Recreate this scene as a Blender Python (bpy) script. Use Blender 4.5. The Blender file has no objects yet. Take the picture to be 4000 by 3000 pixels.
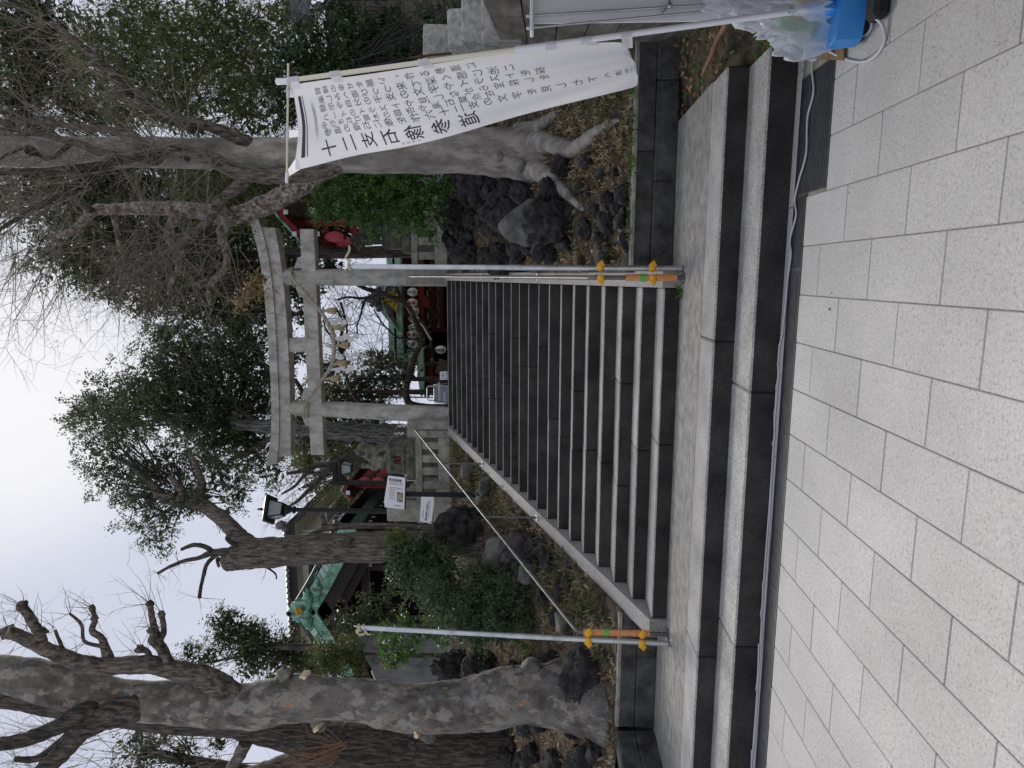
import bpy, bmesh, math, random
import numpy as np
from mathutils import Vector, Matrix, noise
from math import radians, sin, cos, pi, sqrt, atan2
random.seed(11)
SC = bpy.context.scene
COL = SC.collection

# ---------------------------------------------------------------- camera, sky, sun, exposure
CAM = np.array([0.1075, -6.1638, 1.2528])
YAW, PIT, ROL, FPX = 0.1623, 0.0448, 0.0093, 2588.17
_fw = np.array([-sin(YAW) * cos(PIT), cos(YAW) * cos(PIT), sin(PIT)])
_rt = np.array([cos(YAW), sin(YAW), 0.0])
_up = np.cross(_rt, _fw)
RT = _rt * cos(ROL) + _up * sin(ROL)
UP = -_rt * sin(ROL) + _up * cos(ROL)
cam = bpy.data.cameras.new("camera")
camo = bpy.data.objects.new("camera", cam)
COL.objects.link(camo)
cam.sensor_width = 36.0
cam.lens = 36.0 * FPX / 4000.0
cam.clip_start, cam.clip_end = 0.05, 800.0
# the photograph lies on its side: the scene's up is the picture's left
m = Matrix.Identity(4)
for i in range(3):
    m[i][0], m[i][1], m[i][2], m[i][3] = -UP[i], RT[i], -_fw[i], CAM[i]
camo.matrix_world = m
SC.camera = camo

SUN_EL, SUN_AZ = radians(41), radians(-11)          # azimuth from +Y towards +X
w = bpy.data.worlds.new("World"); SC.world = w; w.use_nodes = True
nt = w.node_tree; nt.nodes.clear()
_o = nt.nodes.new("ShaderNodeOutputWorld"); _b = nt.nodes.new("ShaderNodeBackground")
_s = nt.nodes.new("ShaderNodeTexSky"); _s.sky_type = 'NISHITA'; _s.sun_disc = False
_s.sun_elevation = SUN_EL; _s.sun_rotation = SUN_AZ; _s.dust_density = 4.0; _s.air_density = 1.2
_h = nt.nodes.new("ShaderNodeHueSaturation"); _h.inputs["Saturation"].default_value = 0.35
_m = nt.nodes.new("ShaderNodeMix"); _m.data_type = 'RGBA'; _m.inputs[0].default_value = 0.99
_tc = nt.nodes.new("ShaderNodeTexCoord")
_n = nt.nodes.new("ShaderNodeTexNoise"); _n.inputs["Scale"].default_value = 1.6; _n.inputs["Detail"].default_value = 6
_r = nt.nodes.new("ShaderNodeValToRGB")              # the overcast cloud sheet
_r.color_ramp.elements[0].position = 0.30; _r.color_ramp.elements[0].color = (2.85, 3.05, 3.8, 1)
_r.color_ramp.elements[1].position = 0.72; _r.color_ramp.elements[1].color = (3.85, 4.02, 4.65, 1)
# cloud brightens towards the veiled sun
_dot = nt.nodes.new("ShaderNodeVectorMath"); _dot.operation = 'DOT_PRODUCT'
_dot.inputs[1].default_value = (sin(SUN_AZ) * cos(SUN_EL), cos(SUN_AZ) * cos(SUN_EL), sin(SUN_EL))
_mr = nt.nodes.new("ShaderNodeMapRange"); _mr.interpolation_type = 'SMOOTHERSTEP'
_mr.inputs["From Min"].default_value = 0.965; _mr.inputs["From Max"].default_value = 1.004
_mr.inputs["To Min"].default_value = 0.0; _mr.inputs["To Max"].default_value = 1.0
_gl = nt.nodes.new("ShaderNodeMix"); _gl.data_type = 'RGBA'; _gl.inputs[7].default_value = (4.7, 4.7, 4.9, 1)
L = nt.links.new
L(_s.outputs[0], _h.inputs["Color"]); L(_h.outputs[0], _m.inputs[6])
L(_tc.outputs["Generated"], _n.inputs["Vector"]); L(_n.outputs["Fac"], _r.inputs[0])
L(_tc.outputs["Generated"], _dot.inputs[0]); L(_dot.outputs["Value"], _mr.inputs["Value"])
L(_r.outputs[0], _gl.inputs[6]); L(_mr.outputs[0], _gl.inputs[0])
L(_gl.outputs[2], _m.inputs[7]); L(_m.outputs[2], _b.inputs["Color"])
_b.inputs["Strength"].default_value = 0.052
L(_b.outputs[0], _o.inputs["Surface"])

sl = bpy.data.lights.new("sun", 'SUN'); sl.energy = 1.5; sl.angle = radians(30); sl.color = (1.0, 0.945, 0.85)
slo = bpy.data.objects.new("sun", sl); COL.objects.link(slo)
slo.rotation_euler = Vector((-sin(SUN_AZ) * cos(SUN_EL), -cos(SUN_AZ) * cos(SUN_EL), -sin(SUN_EL))).to_track_quat('-Z', 'Y').to_euler()
SC.view_settings.view_transform = 'Standard'; SC.view_settings.look = 'None'
SC.view_settings.gamma = 1.0; SC.view_settings.use_curve_mapping = False; SC.view_settings.exposure = 1.80
SC.render.engine = 'CYCLES'
SC.cycles.max_bounces = 6; SC.cycles.transparent_max_bounces = 12
SC.cycles.use_denoising = True

# ---------------------------------------------------------------- measuring help: a photo point (4000x3000) on a world plane
def _ray(x, y):
    return _fw * FPX + RT * (1500 - y) + UP * (2000 - x)
def atY(x, y, Y):
    d = _ray(x, y); return Vector(CAM + d * ((Y - CAM[1]) / d[1]))
def atZ(x, y, Z):
    d = _ray(x, y); return Vector(CAM + d * ((Z - CAM[2]) / d[2]))
def pxm(Y):                                          # metres per photo pixel at depth Y
    return (Y - CAM[1]) / FPX * 1.02

# ---------------------------------------------------------------- scene records
def tag(o, label=None, cat=None, group=None, kind=None):
    if label: o["label"] = label
    if cat: o["category"] = cat
    if group: o["group"] = group
    if kind: o["kind"] = kind
    return o
def empty(name, loc=(0, 0, 0), label=None, cat=None, group=None):
    o = bpy.data.objects.new(name, None); COL.objects.link(o); o.location = loc; o.empty_display_size = 0.1
    return tag(o, label, cat, group)
def dup(root, loc=None, rz=None, label=None):
    r = root.copy(); COL.objects.link(r)
    if loc is not None: r.location = loc
    if rz is not None: r.rotation_euler.z = rz
    if label: r["label"] = label
    for ch in root.children:
        c = ch.copy(); COL.objects.link(c); c.parent = r
        for g in ch.children:
            d = g.copy(); COL.objects.link(d); d.parent = c
    return r

class MB:
    """collects shapes, becomes one mesh object"""
    def __init__(s): s.v = []; s.f = []; s.mi = []; s.sm = []
    def add(s, vs, fs, mi=0, smooth=False):
        b = len(s.v); s.v.extend([tuple(v) for v in vs])
        for f in fs: s.f.append(tuple(i + b for i in f)); s.mi.append(mi); s.sm.append(smooth)
        return s
    def box(s, a, b, mi=0, rot=None, bev=0.0, jit=0.0):
        a, b = Vector(a), Vector(b)
        lo = Vector([min(a[i], b[i]) for i in range(3)]); hi = Vector([max(a[i], b[i]) for i in range(3)])
        if bev <= 0:
            vs = [Vector((x, y, z)) for x in (lo.x, hi.x) for y in (lo.y, hi.y) for z in (lo.z, hi.z)]
            fs = [(0, 1, 3, 2), (4, 6, 7, 5), (0, 4, 5, 1), (2, 3, 7, 6), (0, 2, 6, 4), (1, 5, 7, 3)]
        else:
            bv = min(bev, *(0.45 * (hi[i] - lo[i]) for i in range(3)))
            bm = bmesh.new(); bmesh.ops.create_cube(bm, size=1)
            for v in bm.verts: v.co = Vector([lo[i] + (v.co[i] + .5) * (hi[i] - lo[i]) for i in range(3)])
            bmesh.ops.bevel(bm, geom=bm.edges[:], offset=bv, segments=1, affect='EDGES')
            bm.verts.index_update(); vs = [v.co.copy() for v in bm.verts]; fs = [tuple(v.index for v in f.verts) for f in bm.faces]; bm.free()
        if jit: vs = [v + Vector((random.uniform(-jit, jit), random.uniform(-jit, jit), random.uniform(-jit, jit))) for v in vs]
        if rot is not None:
            c = (lo + hi) / 2; vs = [rot @ (v - c) + c for v in vs]
        return s.add(vs, fs, mi)
    def tube(s, pts, rad, n=10, mi=0, cap=True, smooth=True, wob=0.0, sq=1.0):
        pts = [Vector(p) for p in pts]; N = len(pts)
        if not hasattr(rad, '__len__'): rad = [rad] * N
        vs = []; fs = []; up = None
        for i, p in enumerate(pts):
            t = (pts[min(i + 1, N - 1)] - pts[max(i - 1, 0)])
            if t.length < 1e-9: t = Vector((0, 0, 1))
            t.normalize()
            if up is None:
                up = Vector((0, 0, 1)) if abs(t.z) < .9 else Vector((1, 0, 0))
            u = up - t * up.dot(t)
            if u.length < 1e-6: u = t.orthogonal()
            u.normalize(); up = u; v = t.cross(u)
            for k in range(n):
                a = 2 * pi * k / n; r = rad[i]
                q = p + (u * cos(a) + v * sin(a) * sq) * r
                if wob:
                    q += (u * cos(a) + v * sin(a)) * (noise.noise(q / max(r, .02) * .9) * wob * r + noise.noise(q / max(r, .02) * 2.7) * wob * .35 * r)
                vs.append(q)
        for i in range(N - 1):
            for k in range(n):
                a, b = i * n + k, i * n + (k + 1) % n
                fs.append((a, b, b + n, a + n))
        s.add(vs, fs, mi, smooth)
        if cap:
            s.add(vs[:n], [tuple(range(n))[::-1]], mi); s.add(vs[-n:], [tuple(range(n))], mi)
        return s
    def cyl(s, p, q, r, n=14, mi=0, r2=None):
        return s.tube([p, q], [r, r if r2 is None else r2], n, mi)
    def lathe(s, prof, c=(0, 0, 0), n=20, mi=0, smooth=True, sx=1.0, sy=1.0):
        c = Vector(c); vs = []; fs = []
        for r, z in prof:
            for k in range(n):
                a = 2 * pi * k / n; vs.append(c + Vector((cos(a) * r * sx, sin(a) * r * sy, z)))
        for i in range(len(prof) - 1):
            for k in range(n):
                a, b = i * n + k, i * n + (k + 1) % n; fs.append((a, b, b + n, a + n))
        s.add(vs, fs, mi, smooth)
        s.add(vs[:n], [tuple(range(n))[::-1]], mi); s.add(vs[-n:], [tuple(range(n))], mi)
        return s
    def prism(s, poly, d, mi=0):
        """poly: 3D points, swept along vector d"""
        d = Vector(d); n = len(poly); vs = [Vector(p) for p in poly] + [Vector(p) + d for p in poly]
        fs = [tuple(range(n))[::-1], tuple(range(n, 2 * n))] + [(i, (i + 1) % n, (i + 1) % n + n, i + n) for i in range(n)]
        return s.add(vs, fs, mi)
    def grid(s, P, nu, nv, mi=0, smooth=True):
        vs = [P(i / nu, j / nv) for j in range(nv + 1) for i in range(nu + 1)]
        fs = [(j * (nu + 1) + i, j * (nu + 1) + i + 1, (j + 1) * (nu + 1) + i + 1, (j + 1) * (nu + 1) + i) for j in range(nv) for i in range(nu)]
        return s.add(vs, fs, mi, smooth)
    def blob(s, c, r, sub=2, amp=.25, freq=1.2, seed=0, mi=0, smooth=True, flat=None):
        bm = bmesh.new(); bmesh.ops.create_icosphere(bm, subdivisions=sub, radius=1)
        c = Vector(c); r = Vector(r) if hasattr(r, '__len__') else Vector((r, r, r)); off = Vector((seed * 7.13, seed * 3.7, seed * 1.9))
        vs = []
        for v in bm.verts:
            q = v.co; k = 1 + amp * noise.noise(q * freq + off) + amp * .5 * noise.noise(q * freq * 2.7 + off)
            q = q * k
            if flat is not None and q.z < flat: q.z = flat
            vs.append(c + Vector((q.x * r.x, q.y * r.y, q.z * r.z)))
        bm.verts.index_update(); fs = [tuple(v.index for v in f.verts) for f in bm.faces]; bm.free()
        return s.add(vs, fs, mi, smooth)
    def mesh(s, name, mats):
        me = bpy.data.meshes.new(name); me.from_pydata([tuple(v) for v in s.v], [], s.f)
        for mt in (mats if isinstance(mats, (list, tuple)) else [mats]): me.materials.append(mt)
        if s.f:
            me.polygons.foreach_set("material_index", s.mi); me.polygons.foreach_set("use_smooth", s.sm)
        me.update(); return me
    def build(s, name, mats, parent=None, loc=None, label=None):
        """vertices are world coordinates unless loc is given; a child takes its parent's place off"""
        me = s.mesh(name, mats)
        if parent is not None and loc is None:
            q = Vector(parent.location) + (Vector(parent.parent.location) if parent.parent else Vector())
            me.transform(Matrix.Translation(-q))
        o = bpy.data.objects.new(name, me); COL.objects.link(o)
        if parent is not None: o.parent = parent
        if loc is not None: o.location = loc
        if label: o["label"] = label
        return o
def inst(name, me, parent=None, loc=(0, 0, 0), rot=None, scale=None):
    o = bpy.data.objects.new(name, me); COL.objects.link(o); o.parent = parent; o.location = loc
    if rot is not None: o.rotation_euler = rot
    if scale is not None: o.scale = scale
    return o

# ---------------------------------------------------------------- lettering
_G = {}
_tcv = bpy.data.curves.new("glyph", 'FONT'); _tob = bpy.data.objects.new("glyph", _tcv); COL.objects.link(_tob)
_tcv.resolution_u = 3
def glyph(ch):
    if ch not in _G:
        _tcv.body = ch; bpy.context.view_layer.update()
        dg = bpy.context.evaluated_depsgraph_get(); me = bpy.data.meshes.new_from_object(_tob.evaluated_get(dg))
        vs = [(v.co.x, v.co.y) for v in me.vertices]; fs = [tuple(p.vertices) for p in me.polygons]
        bpy.data.meshes.remove(me)
        if vs:
            x0 = min(v[0] for v in vs); x1 = max(v[0] for v in vs)
        else: x0, x1 = 0, .3
        _G[ch] = (vs, fs, x0, x1)
    return _G[ch]
def put_text(mb, lines, F, size, vertical=False, step=1.05, mi=0, bold=0.0):
    """lines: (text, u, v) start points; F(u, v) -> 3D; u right, v down"""
    for text, u, v in lines:
        for ch in text:
            if ch in ' \u3000':
                if vertical: v += size * step * .5
                else: u += size * .4
                continue
            vs, fs, x0, x1 = glyph(ch)
            offs = [(0, 0)] if not bold else [(0, 0), (bold, 0), (0, bold)]
            for ox, oy in offs:
                if vertical: pts = [F(u + (px - .5 + ox) * size, v + (.8 - py + oy) * size) for px, py in vs]
                else: pts = [F(u + (px + ox) * size, v + (.8 - py + oy) * size) for px, py in vs]
                mb.add(pts, fs, mi)
            if vertical: v += size * step
            else: u += size * ((x1 + .12) if ord(ch) < 256 else step)
# ---------------------------------------------------------------- materials
def mk(name):
    mt = bpy.data.materials.new(name); mt.use_nodes = True
    n = mt.node_tree; b = n.nodes["Principled BSDF"]; return mt, n, b
def N(n, t, **k):
    nd = n.nodes.new(t)
    for a, v in k.items():
        if a.startswith('i_'): nd.inputs[a[2:].replace('_', ' ')].default_value = v
        else: setattr(nd, a, v)
    return nd
def flat(name, c, rough=.5, metal=0.0, spec=.5):
    mt, n, b = mk(name); b.inputs["Base Color"].default_value = (*c, 1); b.inputs["Roughness"].default_value = rough
    b.inputs["Metallic"].default_value = metal; b.inputs["Specular IOR Level"].default_value = spec
    return mt
def rough_mat(name, cols, scale=4.0, rough=.85, bump=.3, bscale=None, detail=8, layers=(), vstreak=None, rnd=0.12, metal=0.0, spec=.3, stretch=(1, 1, 1), dist=.02):
    """cols: ramp colours over a noise in world space; layers: (colour, scale, lo, hi, amount) patches; rnd: tint per object"""
    mt, n, b = mk(name); lk = n.links.new
    g = N(n, "ShaderNodeNewGeometry"); mp = N(n, "ShaderNodeMapping"); mp.inputs["Scale"].default_value = stretch
    lk(g.outputs["Position"], mp.inputs["Vector"])
    t = N(n, "ShaderNodeTexNoise", i_Scale=scale, i_Detail=detail, i_Roughness=.62); lk(mp.outputs[0], t.inputs["Vector"])
    r = N(n, "ShaderNodeValToRGB"); k = len(cols)
    while len(r.color_ramp.elements) < k: r.color_ramp.elements.new(.5)
    for i, c in enumerate(cols):
        r.color_ramp.elements[i].position = .37 + .26 * i / max(k - 1, 1); r.color_ramp.elements[i].color = (*c, 1)
    lk(t.outputs["Fac"], r.inputs[0]); out = r.outputs[0]
    for c, sc, lo, hi, am in layers:
        t2 = N(n, "ShaderNodeTexNoise", i_Scale=sc, i_Detail=6, i_Roughness=.6); lk(mp.outputs[0], t2.inputs["Vector"])
        m2 = N(n, "ShaderNodeMapRange"); m2.inputs["From Min"].default_value = lo; m2.inputs["From Max"].default_value = hi; m2.inputs["To Max"].default_value = am
        lk(t2.outputs["Fac"], m2.inputs["Value"]); x = N(n, "ShaderNodeMix", data_type='RGBA'); x.inputs[7].default_value = (*c, 1)
        lk(out, x.inputs[6]); lk(m2.outputs[0], x.inputs[0]); out = x.outputs[2]
    if rnd:
        oi = N(n, "ShaderNodeObjectInfo"); m3 = N(n, "ShaderNodeMapRange"); m3.inputs["To Min"].default_value = 1 - rnd; m3.inputs["To Max"].default_value = 1 + rnd
        lk(oi.outputs["Random"], m3.inputs["Value"]); vm = N(n, "ShaderNodeVectorMath", operation='SCALE'); lk(out, vm.inputs[0]); lk(m3.outputs[0], vm.inputs["Scale"]); out = vm.outputs[0]
    lk(out, b.inputs["Base Color"]); b.inputs["Roughness"].default_value = rough; b.inputs["Metallic"].default_value = metal; b.inputs["Specular IOR Level"].default_value = spec
    if bump:
        t3 = N(n, "ShaderNodeTexNoise", i_Scale=bscale or scale * 6, i_Detail=8, i_Roughness=.65); lk(mp.outputs[0], t3.inputs["Vector"])
        bp = N(n, "ShaderNodeBump", i_Strength=bump, i_Distance=dist); lk(t3.outputs["Fac"], bp.inputs["Height"]); lk(bp.outputs[0], b.inputs["Normal"])
    return mt
def leaf_mat(name, cols, trans=.3, rough=.5, spec=.35):
    mt, n, b = mk(name); lk = n.links.new
    a = N(n, "ShaderNodeAttribute", attribute_name="tint"); r = N(n, "ShaderNodeValToRGB"); k = len(cols)
    while len(r.color_ramp.elements) < k: r.color_ramp.elements.new(.5)
    for i, c in enumerate(cols):
        r.color_ramp.elements[i].position = i / max(k - 1, 1); r.color_ramp.elements[i].color = (*c, 1)
    lk(a.outputs["Fac"], r.inputs[0]); lk(r.outputs[0], b.inputs["Base Color"]); b.inputs["Roughness"].default_value = rough; b.inputs["Specular IOR Level"].default_value = spec
    tr = N(n, "ShaderNodeBsdfTranslucent"); lk(r.outputs[0], tr.inputs["Color"])
    mx = N(n, "ShaderNodeMixShader"); mx.inputs[0].default_value = trans
    lk(b.outputs[0], mx.inputs[1]); lk(tr.outputs[0], mx.inputs[2]); lk(mx.outputs[0], n.nodes["Material Output"].inputs["Surface"])
    return mt
def granite(name, base, dark, light, sc=70., rnd=.06, stains=True):
    mt, n, b = mk(name); lk = n.links.new
    g = N(n, "ShaderNodeNewGeometry")
    v = N(n, "ShaderNodeTexNoise", i_Scale=sc, i_Detail=4, i_Roughness=.7); lk(g.outputs["Position"], v.inputs["Vector"])
    r = N(n, "ShaderNodeValToRGB")
    for _ in range(2): r.color_ramp.elements.new(.5)
    for e, (p, c) in zip(r.color_ramp.elements, ((.36, dark), (.46, base), (.56, base), (.66, light))): e.position = p; e.color = (*c, 1)
    lk(v.outputs["Fac"], r.inputs[0]); out = r.outputs[0]
    if stains:
        t = N(n, "ShaderNodeTexNoise", i_Scale=1.7, i_Detail=6); lk(g.outputs["Position"], t.inputs["Vector"])
        m2 = N(n, "ShaderNodeMapRange"); m2.inputs["From Min"].default_value = .3; m2.inputs["From Max"].default_value = .75; m2.inputs["To Min"].default_value = .86; m2.inputs["To Max"].default_value = 1.06
        lk(t.outputs["Fac"], m2.inputs["Value"]); s2 = N(n, "ShaderNodeVectorMath", operation='SCALE'); lk(out, s2.inputs[0]); lk(m2.outputs[0], s2.inputs["Scale"]); out = s2.outputs[0]
    oi = N(n, "ShaderNodeObjectInfo"); m3 = N(n, "ShaderNodeMapRange"); m3.inputs["To Min"].default_value = 1 - rnd; m3.inputs["To Max"].default_value = 1 + rnd
    lk(oi.outputs["Random"], m3.inputs["Value"]); vm = N(n, "ShaderNodeVectorMath", operation='SCALE'); lk(out, vm.inputs[0]); lk(m3.outputs[0], vm.inputs["Scale"])
    lk(vm.outputs[0], b.inputs["Base Color"]); b.inputs["Roughness"].default_value = .7; b.inputs["Specular IOR Level"].default_value = .3
    bp = N(n, "ShaderNodeBump", i_Strength=.15, i_Distance=.004); lk(v.outputs["Fac"], bp.inputs["Height"]); lk(bp.outputs[0], b.inputs["Normal"])
    return mt
def step_mat(name, clean, grimy_shade, speck=75.):
    """worn granite: faces people walk on are rubbed clean, upright faces carry grime and painted-in shade"""
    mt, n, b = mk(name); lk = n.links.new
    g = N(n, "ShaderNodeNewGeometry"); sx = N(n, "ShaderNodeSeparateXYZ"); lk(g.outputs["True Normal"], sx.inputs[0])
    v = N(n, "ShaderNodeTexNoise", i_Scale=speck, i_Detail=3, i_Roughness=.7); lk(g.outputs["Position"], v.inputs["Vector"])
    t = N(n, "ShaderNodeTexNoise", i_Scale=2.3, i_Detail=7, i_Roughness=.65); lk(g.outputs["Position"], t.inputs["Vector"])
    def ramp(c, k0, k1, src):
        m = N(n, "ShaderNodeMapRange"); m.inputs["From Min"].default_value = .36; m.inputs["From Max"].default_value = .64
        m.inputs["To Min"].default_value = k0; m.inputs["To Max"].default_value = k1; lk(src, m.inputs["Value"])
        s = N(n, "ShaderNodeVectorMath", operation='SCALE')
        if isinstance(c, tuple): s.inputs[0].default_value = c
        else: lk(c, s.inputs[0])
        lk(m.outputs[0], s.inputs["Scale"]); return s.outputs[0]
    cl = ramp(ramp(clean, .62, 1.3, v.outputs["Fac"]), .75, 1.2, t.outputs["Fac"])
    di = ramp(ramp(grimy_shade, .75, 1.3, v.outputs["Fac"]), .55, 1.5, t.outputs["Fac"])
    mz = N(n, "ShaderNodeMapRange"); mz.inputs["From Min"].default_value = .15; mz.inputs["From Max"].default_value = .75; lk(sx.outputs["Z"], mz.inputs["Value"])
    x = N(n, "ShaderNodeMix", data_type='RGBA'); lk(mz.outputs[0], x.inputs[0]); lk(di, x.inputs[6]); lk(cl, x.inputs[7])  # upright faces have shade put into the colour along with their grime
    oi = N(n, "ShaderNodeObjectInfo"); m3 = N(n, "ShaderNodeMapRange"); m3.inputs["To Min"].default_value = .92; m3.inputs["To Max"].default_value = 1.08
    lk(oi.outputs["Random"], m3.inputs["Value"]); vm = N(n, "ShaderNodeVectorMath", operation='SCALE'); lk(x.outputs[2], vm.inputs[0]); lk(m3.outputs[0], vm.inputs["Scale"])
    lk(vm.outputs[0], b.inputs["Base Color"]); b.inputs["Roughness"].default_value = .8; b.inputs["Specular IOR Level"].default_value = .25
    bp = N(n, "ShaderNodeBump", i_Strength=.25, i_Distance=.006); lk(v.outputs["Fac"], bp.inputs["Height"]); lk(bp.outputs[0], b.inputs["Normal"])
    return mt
M = {}
M['paving'] = granite('paving granite', (.455, .447, .43), (.29, .287, .285), (.56, .55, .53), 90., .05)
M['grout'] = rough_mat('grout', [(.16, .15, .13), (.25, .24, .21)], 20, bump=.1)
M['edging'] = granite('edging granite', (.5, .49, .47), (.25, .25, .25), (.65, .64, .62), 85.)
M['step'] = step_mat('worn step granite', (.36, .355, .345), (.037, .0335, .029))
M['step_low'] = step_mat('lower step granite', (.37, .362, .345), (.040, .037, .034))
M['landing'] = rough_mat('landing concrete', [(.19, .183, .165), (.26, .252, .232), (.32, .312, .29)], 9, rough=.85, bump=.25, bscale=110, detail=12, layers=[((.13, .12, .10), 1.3, .54, .74, .45), ((.36, .35, .33), 40, .58, .70, .5)], dist=.004)
M['cheek'] = granite('cheek granite', (.36, .345, .315), (.17, .165, .15), (.5, .48, .44), 60., .05)
M['darkstone'] = rough_mat('dark walling stone', [(0.0378, 0.0365, 0.0351), (0.0743, 0.0729, 0.0675), (0.115, 0.112, 0.101)], 5, bump=.7, bscale=18, layers=[((0.135, 0.135, 0.0945), 2.2, .58, .75, .4)])
M['coping'] = rough_mat('walling cap', [(.20, .19, .165), (.30, .285, .25), (.36, .34, .30)], 8, bump=.3)
M['torii'] = rough_mat('weathered torii granite', [(.30, .295, .27), (.45, .44, .405), (.55, .54, .50)], 4.5, bump=.35, bscale=70, layers=[((.17, .165, .15), 7, .54, .72, .6), ((.33, .30, .20), 1.6, .56, .76, .45), ((.20, .195, .18), 26, .55, .72, .5)], rnd=.04, dist=.008, stretch=(1, 1, .6))
M['fence'] = rough_mat('mossy fence granite', [(.20, .20, .16), (.31, .305, .26), (.40, .39, .35)], 5, bump=.3, bscale=50, layers=[((.14, .145, .075), 2.5, .55, .75, .6)])
M['pedestal'] = rough_mat('dark mossy stone', [(0.0688, 0.0725, 0.0562), (0.125, 0.125, 0.1), (0.188, 0.188, 0.15)], 6, bump=.6, bscale=30, layers=[((0.125, 0.138, 0.0688), 2.5, .5, .75, .6)])
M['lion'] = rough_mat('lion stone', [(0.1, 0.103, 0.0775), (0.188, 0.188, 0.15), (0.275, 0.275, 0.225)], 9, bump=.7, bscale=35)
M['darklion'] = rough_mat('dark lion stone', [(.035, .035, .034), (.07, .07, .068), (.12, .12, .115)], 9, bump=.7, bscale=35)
M['stele'] = rough_mat('slate monument', [(0.0938, 0.0975, 0.1), (0.144, 0.147, 0.15), (0.188, 0.19, 0.19)], 2.5, bump=.25, bscale=14, layers=[((0.075, 0.0813, 0.0562), 1.5, .5, .75, .5)])
M['lava'] = rough_mat('dark lava rock', [(0.0175, 0.0169, 0.0162), (0.0405, 0.0378, 0.0365), (0.0743, 0.0675, 0.0635)], 7, bump=1.0, bscale=16, layers=[((0.0945, 0.0878, 0.0675), 3.5, .6, .78, .5)], rnd=.25, dist=.05)
M['rock'] = rough_mat('grey rock', [(0.072, 0.072, 0.066), (0.132, 0.13, 0.114), (0.192, 0.186, 0.156)], 3.5, bump=.8, bscale=12, layers=[((0.12, 0.126, 0.072), 2, .55, .75, .5)], rnd=.2, dist=.04)
M['soil'] = rough_mat('soil and litter', [(0.0352, 0.0288, 0.0208), (0.08, 0.064, 0.0448), (0.16, 0.128, 0.0832)], 7, bump=.9, bscale=30, layers=[((0.256, 0.2, 0.112), 14, .6, .75, .6), ((0.08, 0.096, 0.04), 5, .6, .75, .6)], dist=.03)
M['galv'] = rough_mat('galvanised steel', [(.42, .44, .45), (.55, .57, .58), (.62, .63, .64)], 6, rough=.38, bump=.05, metal=.85, spec=.5, rnd=.03)
M['rail'] = rough_mat('brushed stainless steel', [(.12, .116, .108), (.17, .165, .155)], 9, rough=.45, bump=.04, metal=.6, spec=.4, rnd=.02)
M['yellow'] = flat('yellow clamp cover', (.80, .40, .02), .45)
M['orange'] = rough_mat('orange tape', [(.62, .26, .10), (.72, .34, .15)], 30, rough=.6, bump=.4, bscale=45, rnd=0)
M['greentape'] = flat('green tape', (.16, .42, .08), .5)
M['rope'] = rough_mat('straw rope', [(.28, .25, .195), (.42, .38, .30), (.52, .475, .39)], 30, bump=.5, bscale=120, rnd=.03)
M['straw'] = rough_mat('straw tassel', [(.33, .25, .14), (.52, .41, .25), (.62, .52, .34)], 14, bump=.6, bscale=60, stretch=(6, 6, .5), rnd=.05)
M['twine'] = rough_mat('pale twine', [(.42, .38, .27), (.62, .58, .44)], 60, bump=.3, rnd=0)
M['white'] = flat('white painted board', (.80, .80, .82), .5)
M['ink'] = flat('black ink', (.018, .016, .022), .6)
M['purple'] = flat('dark purple print', (.060, .038, .070), .7)
M['red'] = rough_mat('vermilion lacquer', [(.20, .014, .016), (.30, .024, .024)], 4, rough=.5, bump=.05)
M['darkred'] = rough_mat('dark red timber', [(.07, .010, .010), (.11, .014, .014)], 4, rough=.6, bump=.05)
M['copper'] = rough_mat('verdigris copper', [(.10, .27, .19), (.22, .46, .33), (.38, .62, .48)], 5, rough=.55, bump=.35, layers=[((.025, .05, .04), 3.2, .54, .66, .85), ((.05, .12, .085), 9, .55, .7, .6)], rnd=.08, stretch=(1, 1, .5))
M['copperpale'] = rough_mat('pale verdigris copper', [(.26, .44, .36), (.36, .54, .45), (.44, .60, .52)], 5, rough=.6, bump=.15, layers=[((.14, .24, .19), 7, .56, .7, .5)], rnd=.08)
M['darkcopper'] = rough_mat('dark patinated copper', [(.03, .06, .05), (.055, .10, .075)], 5, rough=.55, bump=.2)
M['gold'] = rough_mat('gilded carving', [(.45, .26, .03), (.75, .50, .08)], 12, rough=.4, bump=.8, bscale=26, metal=.6, rnd=.03)
M['tile'] = rough_mat('grey roof tile', [(.06, .062, .066), (.12, .122, .13), (.19, .19, .2)], 10, rough=.5, bump=.2)
M['cream'] = rough_mat('cream render', [(0.5, 0.481, 0.413), (0.587, 0.569, 0.5)], 2.5, bump=.05, rnd=.02)
M['darkwood'] = rough_mat('dark timber', [(.018, .014, .012), (.035, .028, .023)], 6, rough=.7, bump=.2, stretch=(1, 1, 5))
M['wood'] = rough_mat('weathered timber', [(.10, .085, .07), (.18, .16, .13)], 8, bump=.3, stretch=(1, 4, 1))
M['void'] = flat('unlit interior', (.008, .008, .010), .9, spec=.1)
M['glass'] = flat('window glass', (.10, .12, .14), .06, spec=.8)
M['paleglass'] = flat('frosted lamp glass', (.36, .42, .45), .25)
M['black'] = rough_mat('black powder coat', [(.016, .017, .019), (.024, .025, .028)], 20, rough=.5, bump=.05, rnd=0)
M['rubber'] = rough_mat('black rubber foot', [(.02, .02, .021), (.04, .04, .042)], 12, rough=.8, bump=.2, rnd=0)
M['pinkpaper'] = rough_mat('pink lantern paper', [(.55, .07, .10), (.68, .13, .17)], 14, rough=.6, bump=.05, rnd=.15)
M['brownpaper'] = rough_mat('faded brown lantern paper', [(.22, .08, .06), (.30, .11, .08)], 14, rough=.6, bump=.05)
M['whitepaper'] = flat('white lantern paper', (.78, .77, .74), .6)
M['cable'] = flat('grey cable', (.50, .50, .50), .5)
M['tank'] = flat('blue plastic tank', (.05, .29, .72), .35)
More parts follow.
